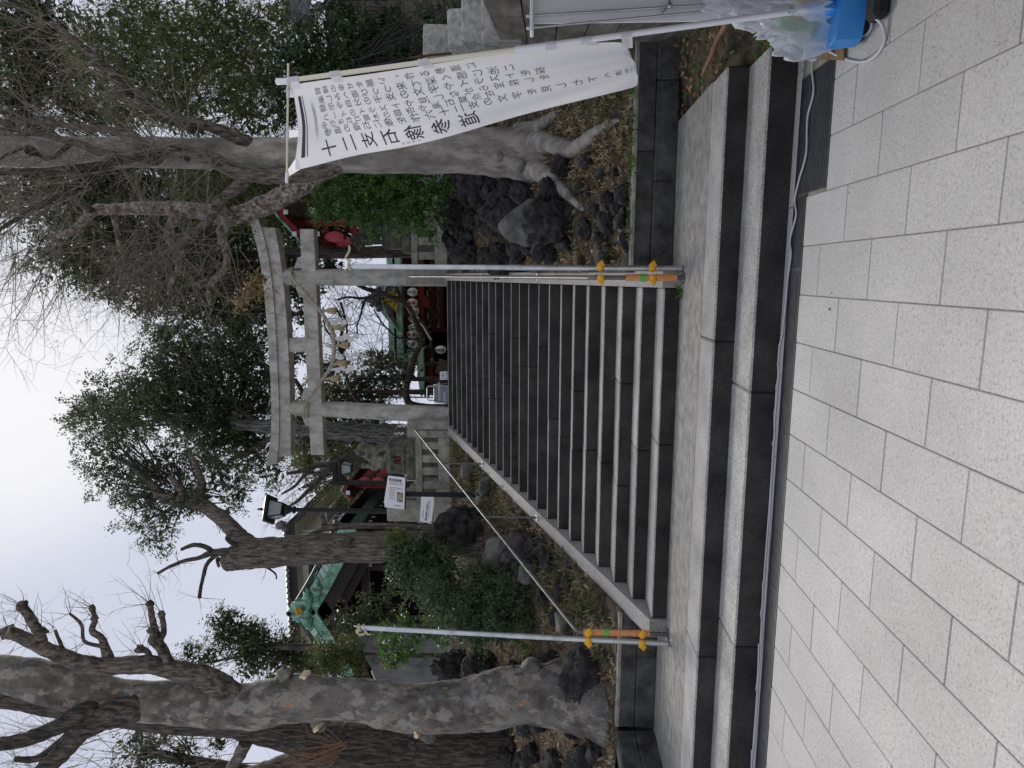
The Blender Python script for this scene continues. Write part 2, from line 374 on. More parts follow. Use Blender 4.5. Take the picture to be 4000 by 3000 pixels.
M['ply'] = rough_mat('damp plywood', [(.13, .075, .035), (.22, .13, .06)], 5, rough=.7, bump=.15, stretch=(5, 1, 1))
M['grate'] = rough_mat('painted drain grate', [(.040, .043, .052), (.065, .069, .08)], 14, rough=.45, bump=.1, metal=.3, rnd=.08)
M['blockwall'] = rough_mat('old walling block', [(0.0688, 0.0625, 0.0537), (0.125, 0.115, 0.1), (0.188, 0.175, 0.15)], 3, bump=.3, bscale=30, stretch=(1.2, .5, 3), rnd=.12)
M['paleblock'] = rough_mat('pale rough block', [(.22, .22, .20), (.33, .33, .30), (.42, .42, .39)], 14, bump=.7, bscale=40, layers=[((.14, .14, .12), 3, .55, .7, .5)], rnd=.1)
M['bark_plane'] = rough_mat('flaking plane bark', [(.085, .077, .067), (.15, .139, .124), (.21, .197, .178)], 5, bump=.8, bscale=30, layers=[((.36, .34, .30), 5.5, .52, .57, .7), ((.30, .275, .22), 3.1, .55, .60, .6), ((.06, .056, .049), 3.4, .54, .64, .7), ((.44, .24, .12), 8.5, .635, .67, .9), ((.03, .029, .022), 1.1, .58, .80, .6), ((.05, .045, .04), 24, .56, .68, .6)], stretch=(1, 1, .7), dist=.03)
M['bark_pale'] = rough_mat('smooth pale bark', [(0.175, 0.16, 0.138), (0.275, 0.254, 0.222), (0.375, 0.35, 0.31)], 7, bump=.6, bscale=40, layers=[((0.106, 0.0912, 0.0725), 9, .56, .68, .6), ((0.125, 0.119, 0.1), 2.2, .5, .7, .6), ((0.45, 0.425, 0.375), 16, .62, .70, .5)], stretch=(1, 1, .45), dist=.02)
M['bark_mottle'] = rough_mat('mottled bark', [(0.125, 0.105, 0.0875), (0.263, 0.225, 0.19), (0.45, 0.4, 0.35)], 14, bump=.9, bscale=35, layers=[((0.0562, 0.0462, 0.0375), 11, .52, .60, .8), ((0.562, 0.525, 0.475), 9, .62, .66, .7)], dist=.03)
M['bark_dark'] = rough_mat('dark furrowed bark', [(0.0225, 0.0187, 0.0163), (0.075, 0.0638, 0.0537), (0.15, 0.131, 0.112)], 10, bump=1.0, bscale=18, layers=[((0.015, 0.0125, 0.0112), 13, .54, .62, .7)], stretch=(2.2, 2.2, .35), dist=.05)
M['bark_brown'] = rough_mat('brown ridged bark', [(0.0438, 0.0363, 0.03), (0.144, 0.122, 0.103), (0.25, 0.219, 0.188)], 11, bump=1.0, bscale=16, layers=[((0.0312, 0.0263, 0.0225), 15, .54, .62, .7)], stretch=(2.2, 2.2, .35), dist=.05)
M['bark_grey'] = rough_mat('silvery furrowed bark', [(0.0438, 0.0425, 0.04), (0.188, 0.184, 0.173), (0.4, 0.388, 0.369)], 8, bump=1.0, bscale=14, layers=[((0.025, 0.0238, 0.0225), 11, .54, .6, .7)], stretch=(3, 3, .22), dist=.06)
M['twig'] = rough_mat('bare twig', [(.13, .108, .088), (.24, .205, .17)], 8, bump=0, rnd=0)
M['darktwig'] = rough_mat('dark twig', [(.018, .015, .014), (.035, .03, .027)], 8, bump=0, rnd=0)
M['redtwig'] = rough_mat('tan shoot', [(.18, .10, .06), (.26, .16, .10)], 8, bump=0, rnd=0)
M['cutwood'] = flat('fresh cut wood', (.62, .50, .33), .8)
M['leaf_dark'] = leaf_mat('dark evergreen leaf', [(.028, .042, .018), (.072, .098, .040), (.14, .175, .072)], .28)
M['leaf_blue'] = leaf_mat('needle spray leaf', [(.036, .050, .028), (.085, .110, .058), (.16, .19, .10)], .28)
M['leaf_olive'] = leaf_mat('olive leaf', [(0.052, 0.0715, 0.0208), (0.124, 0.15, 0.0442), (0.247, 0.26, 0.091)], .3)
M['leaf_bamboo'] = leaf_mat('bamboo leaf', [(0.0585, 0.0806, 0.0312), (0.137, 0.169, 0.065), (0.312, 0.299, 0.13)], .35)
M['leaf_ivy'] = leaf_mat('glossy ivy leaf', [(0.0234, 0.0442, 0.0182), (0.065, 0.111, 0.0416), (0.143, 0.221, 0.104)], .2, rough=.35)
M['leaf_fresh'] = leaf_mat('fresh green leaf', [(0.039, 0.091, 0.0208), (0.0975, 0.195, 0.0442), (0.208, 0.351, 0.0845)], .35, rough=.4)
M['leaf_nandina'] = leaf_mat('nandina leaf', [(.032, .060, .028), (.085, .132, .062), (.17, .23, .11)], .28, rough=.4)
M['leaf_lime'] = leaf_mat('young yellow green leaf', [(0.065, 0.104, 0.0195), (0.143, 0.195, 0.039), (0.26, 0.286, 0.078)], .35)
M['leaf_tan'] = leaf_mat('withered tan leaf', [(0.208, 0.143, 0.065), (0.39, 0.286, 0.13), (0.546, 0.429, 0.221)], .3)
M['grass'] = leaf_mat('half dry sasa grass', [(.055, .07, .03), (.13, .135, .065), (.34, .29, .17), (.55, .48, .32)], .3)
M['litter'] = leaf_mat('fallen leaf', [(0.13, 0.0715, 0.039), (0.286, 0.169, 0.078), (0.442, 0.312, 0.169), (0.208, 0.052, 0.039)], .15)
def _cloth(name, c, k):
    mt, n, b = mk(name); lk = n.links.new
    b.inputs["Base Color"].default_value = (*c, 1); b.inputs["Roughness"].default_value = .8; b.inputs["Specular IOR Level"].default_value = .15
    t = N(n, "ShaderNodeBsdfTranslucent"); t.inputs["Color"].default_value = (*c, 1); mx = N(n, "ShaderNodeMixShader"); mx.inputs[0].default_value = k
    lk(b.outputs[0], mx.inputs[1]); lk(t.outputs[0], mx.inputs[2]); lk(mx.outputs[0], n.nodes["Material Output"].inputs["Surface"]); return mt
M['cloth'] = _cloth('white banner cloth', (.86, .86, .90), .55)
M['paper'] = _cloth('white folded paper', (.85, .85, .87), .35)
def _film():
    mt, n, b = mk('clear plastic film'); lk = n.links.new
    b.inputs["Base Color"].default_value = (.80, .82, .85, 1); b.inputs["Roughness"].default_value = .18; b.inputs["Specular IOR Level"].default_value = .8
    t = N(n, "ShaderNodeBsdfTransparent"); lw = N(n, "ShaderNodeLayerWeight", i_Blend=.45)
    mr = N(n, "ShaderNodeMapRange"); mr.inputs["To Min"].default_value = .30; mr.inputs["To Max"].default_value = .85; lk(lw.outputs["Facing"], mr.inputs["Value"])
    mx = N(n, "ShaderNodeMixShader"); lk(mr.outputs[0], mx.inputs[0]); lk(t.outputs[0], mx.inputs[1]); lk(b.outputs[0], mx.inputs[2])
    lk(mx.outputs[0], n.nodes["Material Output"].inputs["Surface"]); return mt
M['film'] = _film()
M['green_paint'] = flat('green enamel', (.20, .50, .16), .5)
M['greyblue'] = flat('blue grey metal', (.16, .19, .23), .4)
M['photo'] = rough_mat('printed picture', [(.10, .09, .06), (.33, .30, .22), (.5, .47, .38)], 28, bump=0, rnd=0)
# ---------------------------------------------------------------- levels
W, T, R = 3.2417, 0.38192, 0.1456
ZP, ZA, TOP = -0.3304, -0.153, 3.3488
NST = 23
SLOPE = R / T
def GZ(x, y):
    """height of the planted bank and the terrace"""
    z = .40 + (max(y, .5) - .5) * .372
    z = min(z, TOP - .01)
    if y < 8.2:
        k = min(1, max(0, (y - .45) / .6))
        z += k * (.10 * noise.noise(Vector((x * .9, y * .9, 3.1))) + .05 * noise.noise(Vector((x * 2.3, y * 2.3, 1.7))))
        if x > 2.2: z += min(1.2, (x - 2.2) * .5) * k
    return z
def bank_px(x, y):
    """photo point on the bank"""
    d = _ray(x, y); t = .5
    for _ in range(400):
        p = CAM + d * (t / FPX)
        if p[1] > .3 and p[2] < GZ(p[0], p[1]): break
        t += .05
    return Vector(p)
def plane_px(x, y, z0, s):
    d = _ray(x, y); t = (z0 + s * CAM[1] - CAM[2]) / (d[2] - s * d[1]); return Vector(CAM + d * t)

# ---------------------------------------------------------------- ground sheets
b = MB(); b.add([(-160, -160, -.36), (160, -160, -.36), (160, 200, -.36), (-160, 200, -.36)], [(0, 1, 2, 3)])
tag(b.build('ground', M['paving']), kind='structure')
pv = MB(); pv.box((-5.2, -5.2, -.356), (3.0, -1.66, -.3375)); pv = tag(pv.build('pavement', M['grout']), kind='structure')
PX0, PW, PL = -0.006, 0.2935, 0.603
slabs = {}
def slab(x0, x1, y0, y1):
    key = (round(x1 - x0, 3), round(y1 - y0, 3))
    if key not in slabs:
        s = MB(); a, c = key; g = .0019
        s.box((-a / 2 + g, -c / 2 + g, -.018), (a / 2 - g, c / 2 - g, 0), bev=.0035); slabs[key] = s.mesh('paving_slab', M['paving'])
    o = inst('paving_slab', slabs[key], pv, ((x0 + x1) / 2, (y0 + y1) / 2, ZP + random.uniform(-.0008, .0008)), rot=(random.uniform(-.0008, .0008), random.uniform(-.0008, .0008), 0))
for k in range(-17, 9):
    x0 = PX0 + k * PW; x1 = x0 + PW
    top = -2.245 if x0 > .55 and x0 < 1.4 else -1.966
    ys = [y for y in [(-2.222 if k % 2 == 0 else -2.516) - PL * j + PL for j in range(0, 6)] if y < top - .02]
    edges = [top] + ys
    for a, c in zip(edges[:-1], edges[1:]): slab(x0, x1, c, a)
# pale granite edging between the lowest step and the drain
for i in range(10):
    s = MB(); s.box((-5.2 + i * .82 + .002, -1.758, -.35), (-5.2 + (i + 1) * .82 - .002, -1.683, ZP + .002), bev=.003); s.build('edging_stone', M['edging'], pv)

# ---------------------------------------------------------------- drain grates
def grate(x0, x1, y0, y1, label, nb):
    e = empty('drain_grate', ((x0 + x1) / 2, (y0 + y1) / 2, ZP), label, 'drain grate', 'drain grates at the foot of the steps')
    f = MB(); t = .008; z0, z1 = -.35, ZP + .001
    f.box((x0, y0, z0), (x1, y0 + t, z1)); f.box((x0, y1 - t, z0), (x1, y1, z1))
    f.box((x0, y0 + t, z0), (x0 + t, y1 - t, z1)); f.box((x1 - t, y0 + t, z0), (x1, y1 - t, z1)); f.build('frame', M['grate'], e)
    p = MB(); p.box((x0 + t, y0 + t, -.349), (x1 - t, y1 - t, ZP - .0085)); p.build('tread_plate', M['grate'], e)
    g = MB(); d = (y1 - y0 - 2 * t) / nb
    for i in range(nb):
        y = y0 + t + d * i
        g.box((x0 + t + .001, y + d * .2, ZP - .0084), (x1 - t - .001, y + d * .8, ZP - .0005))
    o = g.build('rib', M['grate'], e); o['kind'] = 'stuff'
xs = [-5.2, -4.13, -3.06, -1.99, -.92, .15, .60]
names = ['narrow ribbed drain grate outermost of the row, beyond the bare plane tree', 'narrow ribbed drain grate in line with the big plane tree trunk', 'narrow ribbed drain grate below the taped handrail by the nandina side',
         'narrow ribbed drain grate below the widest bright part of the steps', 'narrow ribbed drain grate with the pale cable just leaving it', 'short narrow drain grate touching the wide dark grate']
for a, c, l in zip(xs[:-1], xs[1:], names): grate(a + .002, c - .002, -1.962, -1.764, l, 9)
grate(.602, 1.30, -2.243, -1.764, 'wide dark ribbed drain grate under the cable near the plywood sheet', 22)

# ---------------------------------------------------------------- two low steps and the landing
st = empty('entrance_steps', (-1.6, -1.2, ZP), 'pair of long low granite steps carrying the concrete landing before the stairway', 'steps')
XR = 1.535
ja = [-6.2] + [atZ(2863, 2519, ZA).x, atZ(2920, 1528, ZA).x] + [XR]
for a, c in zip(ja[:-1], ja[1:]):
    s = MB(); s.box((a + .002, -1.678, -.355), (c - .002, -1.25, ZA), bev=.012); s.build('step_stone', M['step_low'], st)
jb = [-6.2, atZ(2719, 2555, 0).x, atZ(2778, 1330, 0).x, XR]
for a, c in zip(jb[:-1], jb[1:]):
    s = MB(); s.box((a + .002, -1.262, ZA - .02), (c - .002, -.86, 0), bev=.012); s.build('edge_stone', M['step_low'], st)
s = MB(); s.box((-6.2, -.858, -.2), (XR, .45, -.001)); s.build('landing_slab', M['landing'], st)
# mortar lines over old cracks in the landing
def strip(mb, pts, wd, z):
    for p, q in zip(pts[:-1], pts[1:]):
        p, q = Vector(p), Vector(q); d = (q - p).normalized(); nrm = Vector((-d.y, d.x, 0)) * wd / 2
        mb.box((-.5, -.5, -.5), (.5, .5, .5)) if False else mb.add([p - nrm, p + nrm, q + nrm, q - nrm, ] , [(0, 1, 2, 3)])
def lz(pts, z=.0015): return [(*atZ(x, y, 0).to_2d(), z) for x, y in pts]
cr = MB()
def k4(cx, cy): return 2500 + cx * .4219, 2300 + cy * .4219
for ln in ([(235, 560), (217, 900), (203, 1200)], [(220, 900), (300, 1165), (290, 1350), (275, 1560)], [(130, 1050), (195, 1300), (300, 1659)]): strip(cr, lz([k4(*p) for p in ln]), .012, 0)
o = cr.build('mortar_line', M['coping'], st); o['kind'] = 'stuff'
cr = MB()
def k8(cx, cy): return 1700 + cx * .6027, 650 + cy * .6027
for ln in ([(1690, 100), (1690, 210), (1610, 245), (1605, 500), (1650, 700), (1650, 950), (1600, 940)], [(1650, 950), (1635, 1310), (1700, 1365)], [(1550, 1595), (1610, 1659)], [(1720, 1105), (1795, 1130)]): strip(cr, lz([k8(*p) for p in ln]), .006, 0)
o = cr.build('crack', M['grout'], st); o['kind'] = 'stuff'

# ---------------------------------------------------------------- the stairway
sw = empty('stone_stairway', (-W / 2, 0, 0), 'wide flight of dark worn granite steps climbing to the torii gate', 'stairway')
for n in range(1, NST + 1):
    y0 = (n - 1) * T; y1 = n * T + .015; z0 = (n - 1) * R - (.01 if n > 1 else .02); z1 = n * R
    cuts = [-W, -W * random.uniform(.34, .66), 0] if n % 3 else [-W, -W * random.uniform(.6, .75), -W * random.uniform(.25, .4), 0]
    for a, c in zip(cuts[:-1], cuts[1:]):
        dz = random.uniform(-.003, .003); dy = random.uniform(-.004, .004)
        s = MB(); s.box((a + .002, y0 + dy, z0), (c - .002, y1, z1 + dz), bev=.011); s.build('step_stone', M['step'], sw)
def cheek(x0, x1, label):
    e = empty('cheek_wall', ((x0 + x1) / 2, 0, 0), label, 'stair wall', 'sloping walls along the stairway')
    cuts = [-.03, 1.75, 4.0, 6.2, 8.42]
    for a, c in zip(cuts[:-1], cuts[1:]):
        za, zc = .165 + (a + .03) * SLOPE, .165 + (c + .03) * SLOPE; g = .002
        poly = [(x0, a + g, 0 if a < 0 else za - .75), (x0, a + g, za), (x0, c - g, zc), (x0, c - g, zc - .75)]
        m_ = MB(); m_.prism(poly, (x1 - x0, 0, 0)); m_.build('capping_slab', M['cheek'], e)
cheek(-3.425, -3.2435, 'sloping granite wall capping the stairway beside the nandina bush')
cheek(.0015, .152, 'sloping granite wall capping the stairway beside the dark lava rocks')

# ---------------------------------------------------------------- low retaining walls
def low_wall(x0, x1, label, seed):
    rr = random.Random(seed); e = empty('retaining_wall', ((x0 + x1) / 2, .41, 0), label, 'low wall', 'low dark stone walls beside the stairway')
    for zi, (z0, z1, yo) in enumerate(((-.002, .207, 0), (.209, .368, .012))):
        x = x0
        while x < x1 - .05:
            c = min(x + rr.uniform(.75, 1.15), x1)
            if x1 - c < .25: c = x1
            s = MB(); s.box((x + .003, .41 + yo + rr.uniform(-.006, .006), z0), (c - .003, .68, z1), bev=.012, jit=.004); s.build('wall_stone', M['darkstone'], e); x = c
    x = x0
    while x < x1 - .05:
        c = min(x + rr.uniform(1.1, 1.5), x1)
        if x1 - c < .3: c = x1
        s = MB(); s.box((x + .003, .418, .3695), (c - .003, .66, .41), bev=.008); s.build('cap_stone', M['coping'], e); x = c
low_wall(-4.76, -3.427, 'low dark two course stone wall below the big plane tree', 3)
low_wall(.155, 2.35, 'low dark two course stone wall below the dead leaves and pale roots', 4)
e = empty('retaining_wall', (-4.9, -.5, 0), 'low dark stone wall turning forward at the edge of the landing', 'low wall', 'low dark stone walls beside the stairway')
for i, (a, c) in enumerate(((-.52, .40), (-1.45, -.522), (-2.4, -1.452))):
    for z0, z1 in ((-.35, -.12), (-.118, .2), (.202, .40)):
        s = MB(); s.box((-5.05, a + .003, z0), (-4.765 - (.01 if z0 > 0 else 0), c - .003, z1), bev=.012, jit=.004); s.build('wall_stone', M['darkstone'], e)

# ---------------------------------------------------------------- hillside and terrace
xs = np.unique(np.concatenate([np.linspace(-120, -13, 22), np.arange(-13, -3.5, .16), [-3.42, -3.30], np.linspace(-3.2, -.05, 8), [.03, .145], np.arange(.22, 5, .16), np.linspace(5, 120, 22)]))
ys = np.unique(np.concatenate([[.47, .62], np.arange(.75, 9.2, .16), np.linspace(9.4, 150, 34)]))
def hz(x, y):
    if -3.35 < x < .10 and y < 8.6: return max(y * SLOPE - .6, -.3)
    return GZ(x, y)
hv = [(x, y, hz(x, y)) for y in ys for x in xs]; nx = len(xs)
hf = [(j * nx + i, j * nx + i + 1, (j + 1) * nx + i + 1, (j + 1) * nx + i) for j in range(len(ys) - 1) for i in range(nx - 1)]
b = MB(); b.add(hv, hf, 0, True); tag(b.build('hillside', M['soil']), kind='structure')
b = MB(); b.box((-4.76, .44, -.3), (-3.43, .75, .36)); b.box((.155, .44, -.3), (2.35, .75, .36)); tag(b.build('bank_fill', M['soil']), kind='structure')
# strip of bare earth beside the landing
def dz_(x, y): return -.05 + .10 * (x - 1.5) + .03 * noise.noise(Vector((x * 3, y * 3, 0))) - .16 * max(0, min(1, (-1.0 - y) / .3)) - .2 * max(0, min(1, (-1.5 - y) / .15))
b = MB(); b.grid(lambda u, v: Vector((XR + .002 + u * 2.2, -1.72 + v * 2.13, max(-.345, dz_(XR + u * 2.2, -1.72 + v * 2.13)))), 22, 30); tag(b.build('bare_earth', M['soil']), kind='structure')
# ---------------------------------------------------------------- handrails
def on_cheek(x, y): return plane_px(x, y, .165 + .03 * SLOPE, SLOPE)
def handrail(X, base_px, elbow_px, flanges, top_px, label, tape):
    e = empty('handrail', (X, 0, 0), label, 'handrail', 'steel handrails of the stairway')
    Yb = -.13; pe = atY(*elbow_px, Yb); pe.x = X; r = .021
    pt = atY(*top_px, 8.32); pt.x = X
    zc = .165 + (8.32 + .03) * SLOPE
    m_ = MB(); m_.tube([(X, Yb, -.002), (X, Yb, pe.z - .02)], r * .95, 14); m_.build('post', M['rail'], e)
    m_ = MB(); m_.tube([(X, Yb, pe.z - .05), (X, Yb - .002, pe.z), (X, Yb + .06, pe.z + .035), (X, pt.y, pt.z)], [r * .98, r, r, r], 16)
    m_.build('rail', M['rail'], e)
    m_ = MB(); m_.tube([(X, 8.32, zc - .01), (X, 8.32, pt.z)], r, 12); m_.build('post', M['rail'], e)
    m_ = MB(); m_.lathe([(.001, 0), (.055, 0), (.055, .006), (.022, .01)], (X, Yb, .002), 18); m_.build('flange', M['rail'], e)
    def zr(y): return pe.z + .035 + (pt.z - pe.z - .035) * (y - Yb - .06) / (pt.y - Yb - .06)
    for f in flanges:
        p = on_cheek(*f); y = p.y; z = .165 + (y + .03) * SLOPE
        m_ = MB(); m_.tube([(X, y, z - .01), (X, y, zr(y))], r * .8, 12); m_.build('post', M['rail'], e)
        m_ = MB(); m_.tube([(X, y, z), (X, y - .003, z + .012)], .052, 18); m_.build('flange', M['white'], e)
    m_ = MB(); n = 14
    z0, z1 = tape
    m_.tube([(X, Yb, z0 + (z1 - z0) * i / n) for i in range(n + 1)], [r * (1.45 + .18 * noise.noise(Vector((i * 1.7, X, 0)))) for i in range(n + 1)], 14, wob=.12)
    w_ = m_.build('tape_wrap', M['orange'], e)
    zm = z0 + (z1 - z0) * .66; m_ = MB(); m_.tube([(X, Yb, zm - .03), (X, Yb, zm + .03)], r * 1.7, 14); m_.build('tape_band', M['greentape'], w_)
    return e
zL = lambda x: atY(x, 2490, -.13).z
handrail(-3.335, (2612, 2478), (2262, 2466), [(1884, 1823), (2097, 2034)], (1622, 1694), 'stainless handrail wrapped in orange tape at the foot, beside the planted bank with the nandina', (zL(2537), zL(2278)))
handrail(.092, (2665, 1082), (2318, 1078), [(1878, 1072), (2100, 1072)], (1600, 1075), 'stainless handrail wrapped in orange tape at the foot, beside the lava rocks', (zL(2585), zL(2402)))

# ---------------------------------------------------------------- tall galvanised poles lashed to the handrails
def pole(base, top, cl, label, away):
    e = empty('tall_pole', base, label, 'pole', 'galvanised poles lashed to the handrails')
    b_, t_ = Vector(base), Vector(top)
    m_ = MB(); m_.tube([b_, b_.lerp(t_, .52)], .026, 16); m_.build('lower_tube', M['galv'], e)
    m_ = MB(); m_.tube([b_.lerp(t_, .52), t_], .0235, 16); m_.build('upper_tube', M['galv'], e)
    m_ = MB(); m_.tube([b_, b_ + Vector((0, 0, .006))], .029, 16); m_.build('foot_cap', M['black'], e)
    for z in cl:
        p = b_.lerp(t_, (z - b_.z) / (t_.z - b_.z)); dx = away[0] - p.x
        for cx, sgn in ((p.x, -1 if dx > 0 else 1), (away[0], 1 if dx > 0 else -1)):
            m_ = MB(); q = Vector((cx, (p.y if cx == p.x else away[1]), z)); o_ = Vector((sgn * .028, -.012, 0))
            m_.blob(q + Vector((sgn * .004, -.02, 0)), (.038, .026, .034), 2, .18, 1.5, seed=z * 9 + sgn); m_.blob(q + o_ + Vector((0, -.014, 0)), (.034, .018, .022), 2, .1, 1.5, seed=z * 5)
            m_.tube([q + Vector((sgn * .02, -.03, -.03)), q + Vector((sgn * .062, -.03, -.012)), q + Vector((sgn * .02, -.03, .03))], [.012, .015, .012], 8)
            m_.build('clamp_cover', M['yellow'], e)
    rp = MB()
    for k in range(4):
        a = k * 1.3
        rp.tube([t_ + Vector((.03 * cos(a + j * .6), .03 * sin(a + j * .6) - .004, -.05 + .012 * k + .004 * j)) for j in range(11)], .008, 6)
    rp.build('rope_lashing', M['twine'], e)
    rp = MB()
    if away[0] < p.x:      # the pole by the rocks: a loose end pointing outwards
        rp.tube([t_ + Vector(q) for q in ((.02, -.03, -.01), (.055, -.035, -.03), (.075, -.03, .015), (.10, -.03, .0), (.13, -.03, -.022), (.165, -.03, -.03), (.19, -.03, -.02))], [.012, .013, .009, .011, .010, .011, .006], 7)
    else:
        rp.tube([t_ + Vector(q) for q in ((0, -.03, -.02), (-.03, -.04, .01), (-.055, -.04, -.02), (-.045, -.04, -.07), (-.01, -.035, -.06), (-.05, -.04, -.10), (-.045, -.04, -.13))], [.012, .014, .015, .013, .011, .01, .006], 7)
        rp.tube([t_ + Vector(q) for q in ((.02, -.03, -.02), (.03, -.03, .03), (.032, -.03, .045))], [.011, .009, .004], 7)
    rp.build('rope_end', M['twine'], e)
pole((-3.405, -.18, 0), (-3.318, -.18, 3.03), (zL(2296), zL(2506)), 'tall galvanised pole clamped to the handrail in front of the nandina bush', (-3.335, -.15))
pole((.172, -.085, 0), (.186, -.085, 3.03), (atY(2345, 1050, -.085).z, atY(2547, 1050, -.085).z), 'tall galvanised pole clamped to the handrail in front of the lava rocks', (.092, -.13))
# ---------------------------------------------------------------- torii gate
TY = 9.3
to = empty('stone_torii', (-1.52, TY, TOP), 'weathered grey stone torii gate at the head of the stairway', 'torii gate')
def tz(x, y, Y=TY): return atY(x, y, Y).z
zn0, zn1 = (tz(1277, 1765) + tz(1226, 900)) / 2, 0
def lin(x0, v0, x1, v1): return lambda x: v0 + (v1 - v0) * (x - x0) / (x1 - x0)
XL, XRr = -3.085, .062
zpost = 7.50
for xb, xt in ((-3.20, -3.04), (.062, .060)):
    m_ = MB(); n = 18; hgt = zpost - 3.33
    m_.tube([(xb + (xt - xb) * i / n, TY, 3.33 + hgt * i / n) for i in range(n + 1)], [.205 - .022 * i / n for i in range(n)] + [.165], 28)
    m_.build('post', M['torii'], to)
# tie beam
pl, prr = atY(1252, 1772, TY), atY(1200, 896, TY); zb = (atY(1256, 1690, TY).z + atY(1207, 1000, TY).z) / 2
zc_ = (pl.z + prr.z) / 2; hh = .165
m_ = MB(); m_.box((pl.x, TY - .13, zc_ - hh), (prr.x, TY + .13, zc_ + hh), bev=.012); m_.build('tie_beam', M['torii'], to)
# strut
a_, c_ = atY(1165, 1374, TY), atY(1165, 1319, TY)
# lintels: lower (straight with a slight rise) and curved top
def lintel(name, pts_top, pts_bot, d, ends):
    """pts: photo points (x, y) along the edge, from one end to the other"""
    tp = [atY(x, y, TY - d) for x, y in pts_top]; bt = [atY(x, y, TY - d) for x, y in pts_bot]
    m_ = MB(); n = len(tp); vs = []
    for p, q in zip(tp, bt):
        vs += [p, q, Vector((q.x, TY + d, q.z)), Vector((p.x, TY + d, p.z))]
    fs = []
    for i in range(n - 1):
        for k in range(4): fs.append((i * 4 + k, i * 4 + (k + 1) % 4, i * 4 + 4 + (k + 1) % 4, i * 4 + 4 + k))
    fs += [(0, 1, 2, 3), tuple(range(4 * n - 4, 4 * n))[::-1]]
    m_.add(vs, fs); return m_.build(name, M['torii'], to)
def smooth(pts, n=24):
    xs_ = np.array([p[1] for p in pts], float); vs_ = np.array([p[0] for p in pts], float); o_ = np.argsort(xs_); xs_, vs_ = xs_[o_], vs_[o_]
    c = np.polyfit(xs_, vs_, 4 if len(pts) > 5 else 2)
    yy = np.linspace(xs_[0], xs_[-1], n); return yy, np.polyval(c, yy)
def edge(pts, n=24):
    yy, xx = smooth(pts, n); return [(x, y) for x, y in zip(xx, yy)][::-1]
kt = [(973, 862), (985, 900), (1003, 960), (1023, 1080), (1038, 1200), (1047, 1350), (1055, 1470), (1060, 1592), (1057, 1700), (1050, 1770), (1038, 1822)]
kb = [(1008, 852), (1022, 900), (1040, 960), (1058, 1080), (1070, 1200), (1080, 1350), (1085, 1470), (1089, 1592), (1089, 1700), (1087, 1760), (1081, 1812)]
st_ = [(1021, 886), (1030, 930), (1043, 980), (1060, 1085), (1071, 1200), (1081, 1350), (1086, 1470), (1090, 1592), (1089, 1690), (1083, 1786)]
sb_ = [(1074, 890), (1081, 930), (1090, 980), (1104, 1085), (1115, 1200), (1125, 1350), (1130, 1470), (1133, 1592), (1135, 1690), (1135, 1780)]
lintel('lower_lintel', edge(st_), edge(sb_), .17, 0)
lintel('top_lintel', edge(kt), edge(kb), .225, 0)
zu = atY(1139, 1346, TY).z
m_ = MB(); m_.box((a_.x, TY - .10, zc_ + hh), (c_.x, TY + .10, atY(1118, 1346, TY).z), bev=.01); m_.build('strut', M['torii'], to)
for x_ in (XL + .05, XRr):
    for s_ in (-1, 1):
        xa = x_ + s_ * .20; m_ = MB()
        m_.prism([(xa, TY - .09, zc_ + hh), (xa + s_ * .27, TY - .09, zc_ + hh), (xa + s_ * .25, TY - .09, zc_ + hh + .10), (xa, TY - .09, zc_ + hh + .19)], (0, .18, 0)); m_.build('wedge', M['torii'], to)

# ---------------------------------------------------------------- straw rope, tassels, paper streamers
RY = TY - .36
rp = [(1133, 1060), (1138, 1075), (1150, 1098), (1175, 1122), (1203, 1158), (1246, 1206), (1275, 1253), (1300, 1303), (1305, 1357), (1300, 1411), (1286, 1444), (1253, 1491), (1217, 1542), (1197, 1565), (1194, 1585)]
def spl(pts, n):
    pts = [Vector(p) for p in pts]; out = []
    seg = len(pts) - 1
    for i in range(n + 1):
        t = i / n * seg; k = min(int(t), seg - 1); u = t - k
        p0, p1, p2, p3 = pts[max(k - 1, 0)], pts[k], pts[k + 1], pts[min(k + 2, seg)]
        out.append(.5 * ((2 * p1) + (p2 - p0) * u + (2 * p0 - 5 * p1 + 4 * p2 - p3) * u * u + (3 * p1 - p0 - 3 * p2 + p3) * u ** 3))
    return out
ropec = spl([atY(x, y, RY if 1075 < y < 1575 else RY + .1) for x, y in rp], 150)
ro = empty('straw_rope', ropec[75], 'thick twisted straw rope sagging between the posts of the stone torii', 'sacred rope')
n_ = len(ropec); acc = [0]
for i in range(1, n_): acc.append(acc[-1] + (ropec[i] - ropec[i - 1]).length)
def rope_r(i): return .024 + .022 * max(0, sin(pi * i / (n_ - 1))) ** 1.2
for k in range(3):
    pts = []; rr = []
    for i in range(n_):
        t = (ropec[min(i + 1, n_ - 1)] - ropec[max(i - 1, 0)]).normalized(); u = Vector((0, 1, 0)); v = t.cross(u).normalized(); a = acc[i] * 13 + k * 2 * pi / 3
        r = rope_r(i); pts.append(ropec[i] + (u * cos(a) + v * sin(a)) * r * .58); rr.append(r * .60)
    m_ = MB(); m_.tube(pts, rr, 8); m_.build('strand', M['rope'], ro)
for x_, z_ in ((XL + .02, ropec[-1].z), (XRr, ropec[0].z)):
    for dz_k in (0, .055, .11) if x_ < -1 else (0, .06):
        m_ = MB(); rr_ = .215
        m_.tube([(x_ + rr_ * cos(a), TY + rr_ * sin(a), z_ - .02 + dz_k * .8 - (.04 if x_ < -1 else -.04) * cos(a)) for a in np.linspace(0, 2 * pi, 33)], .022, 8); m_.build('coil', M['rope'], ro)
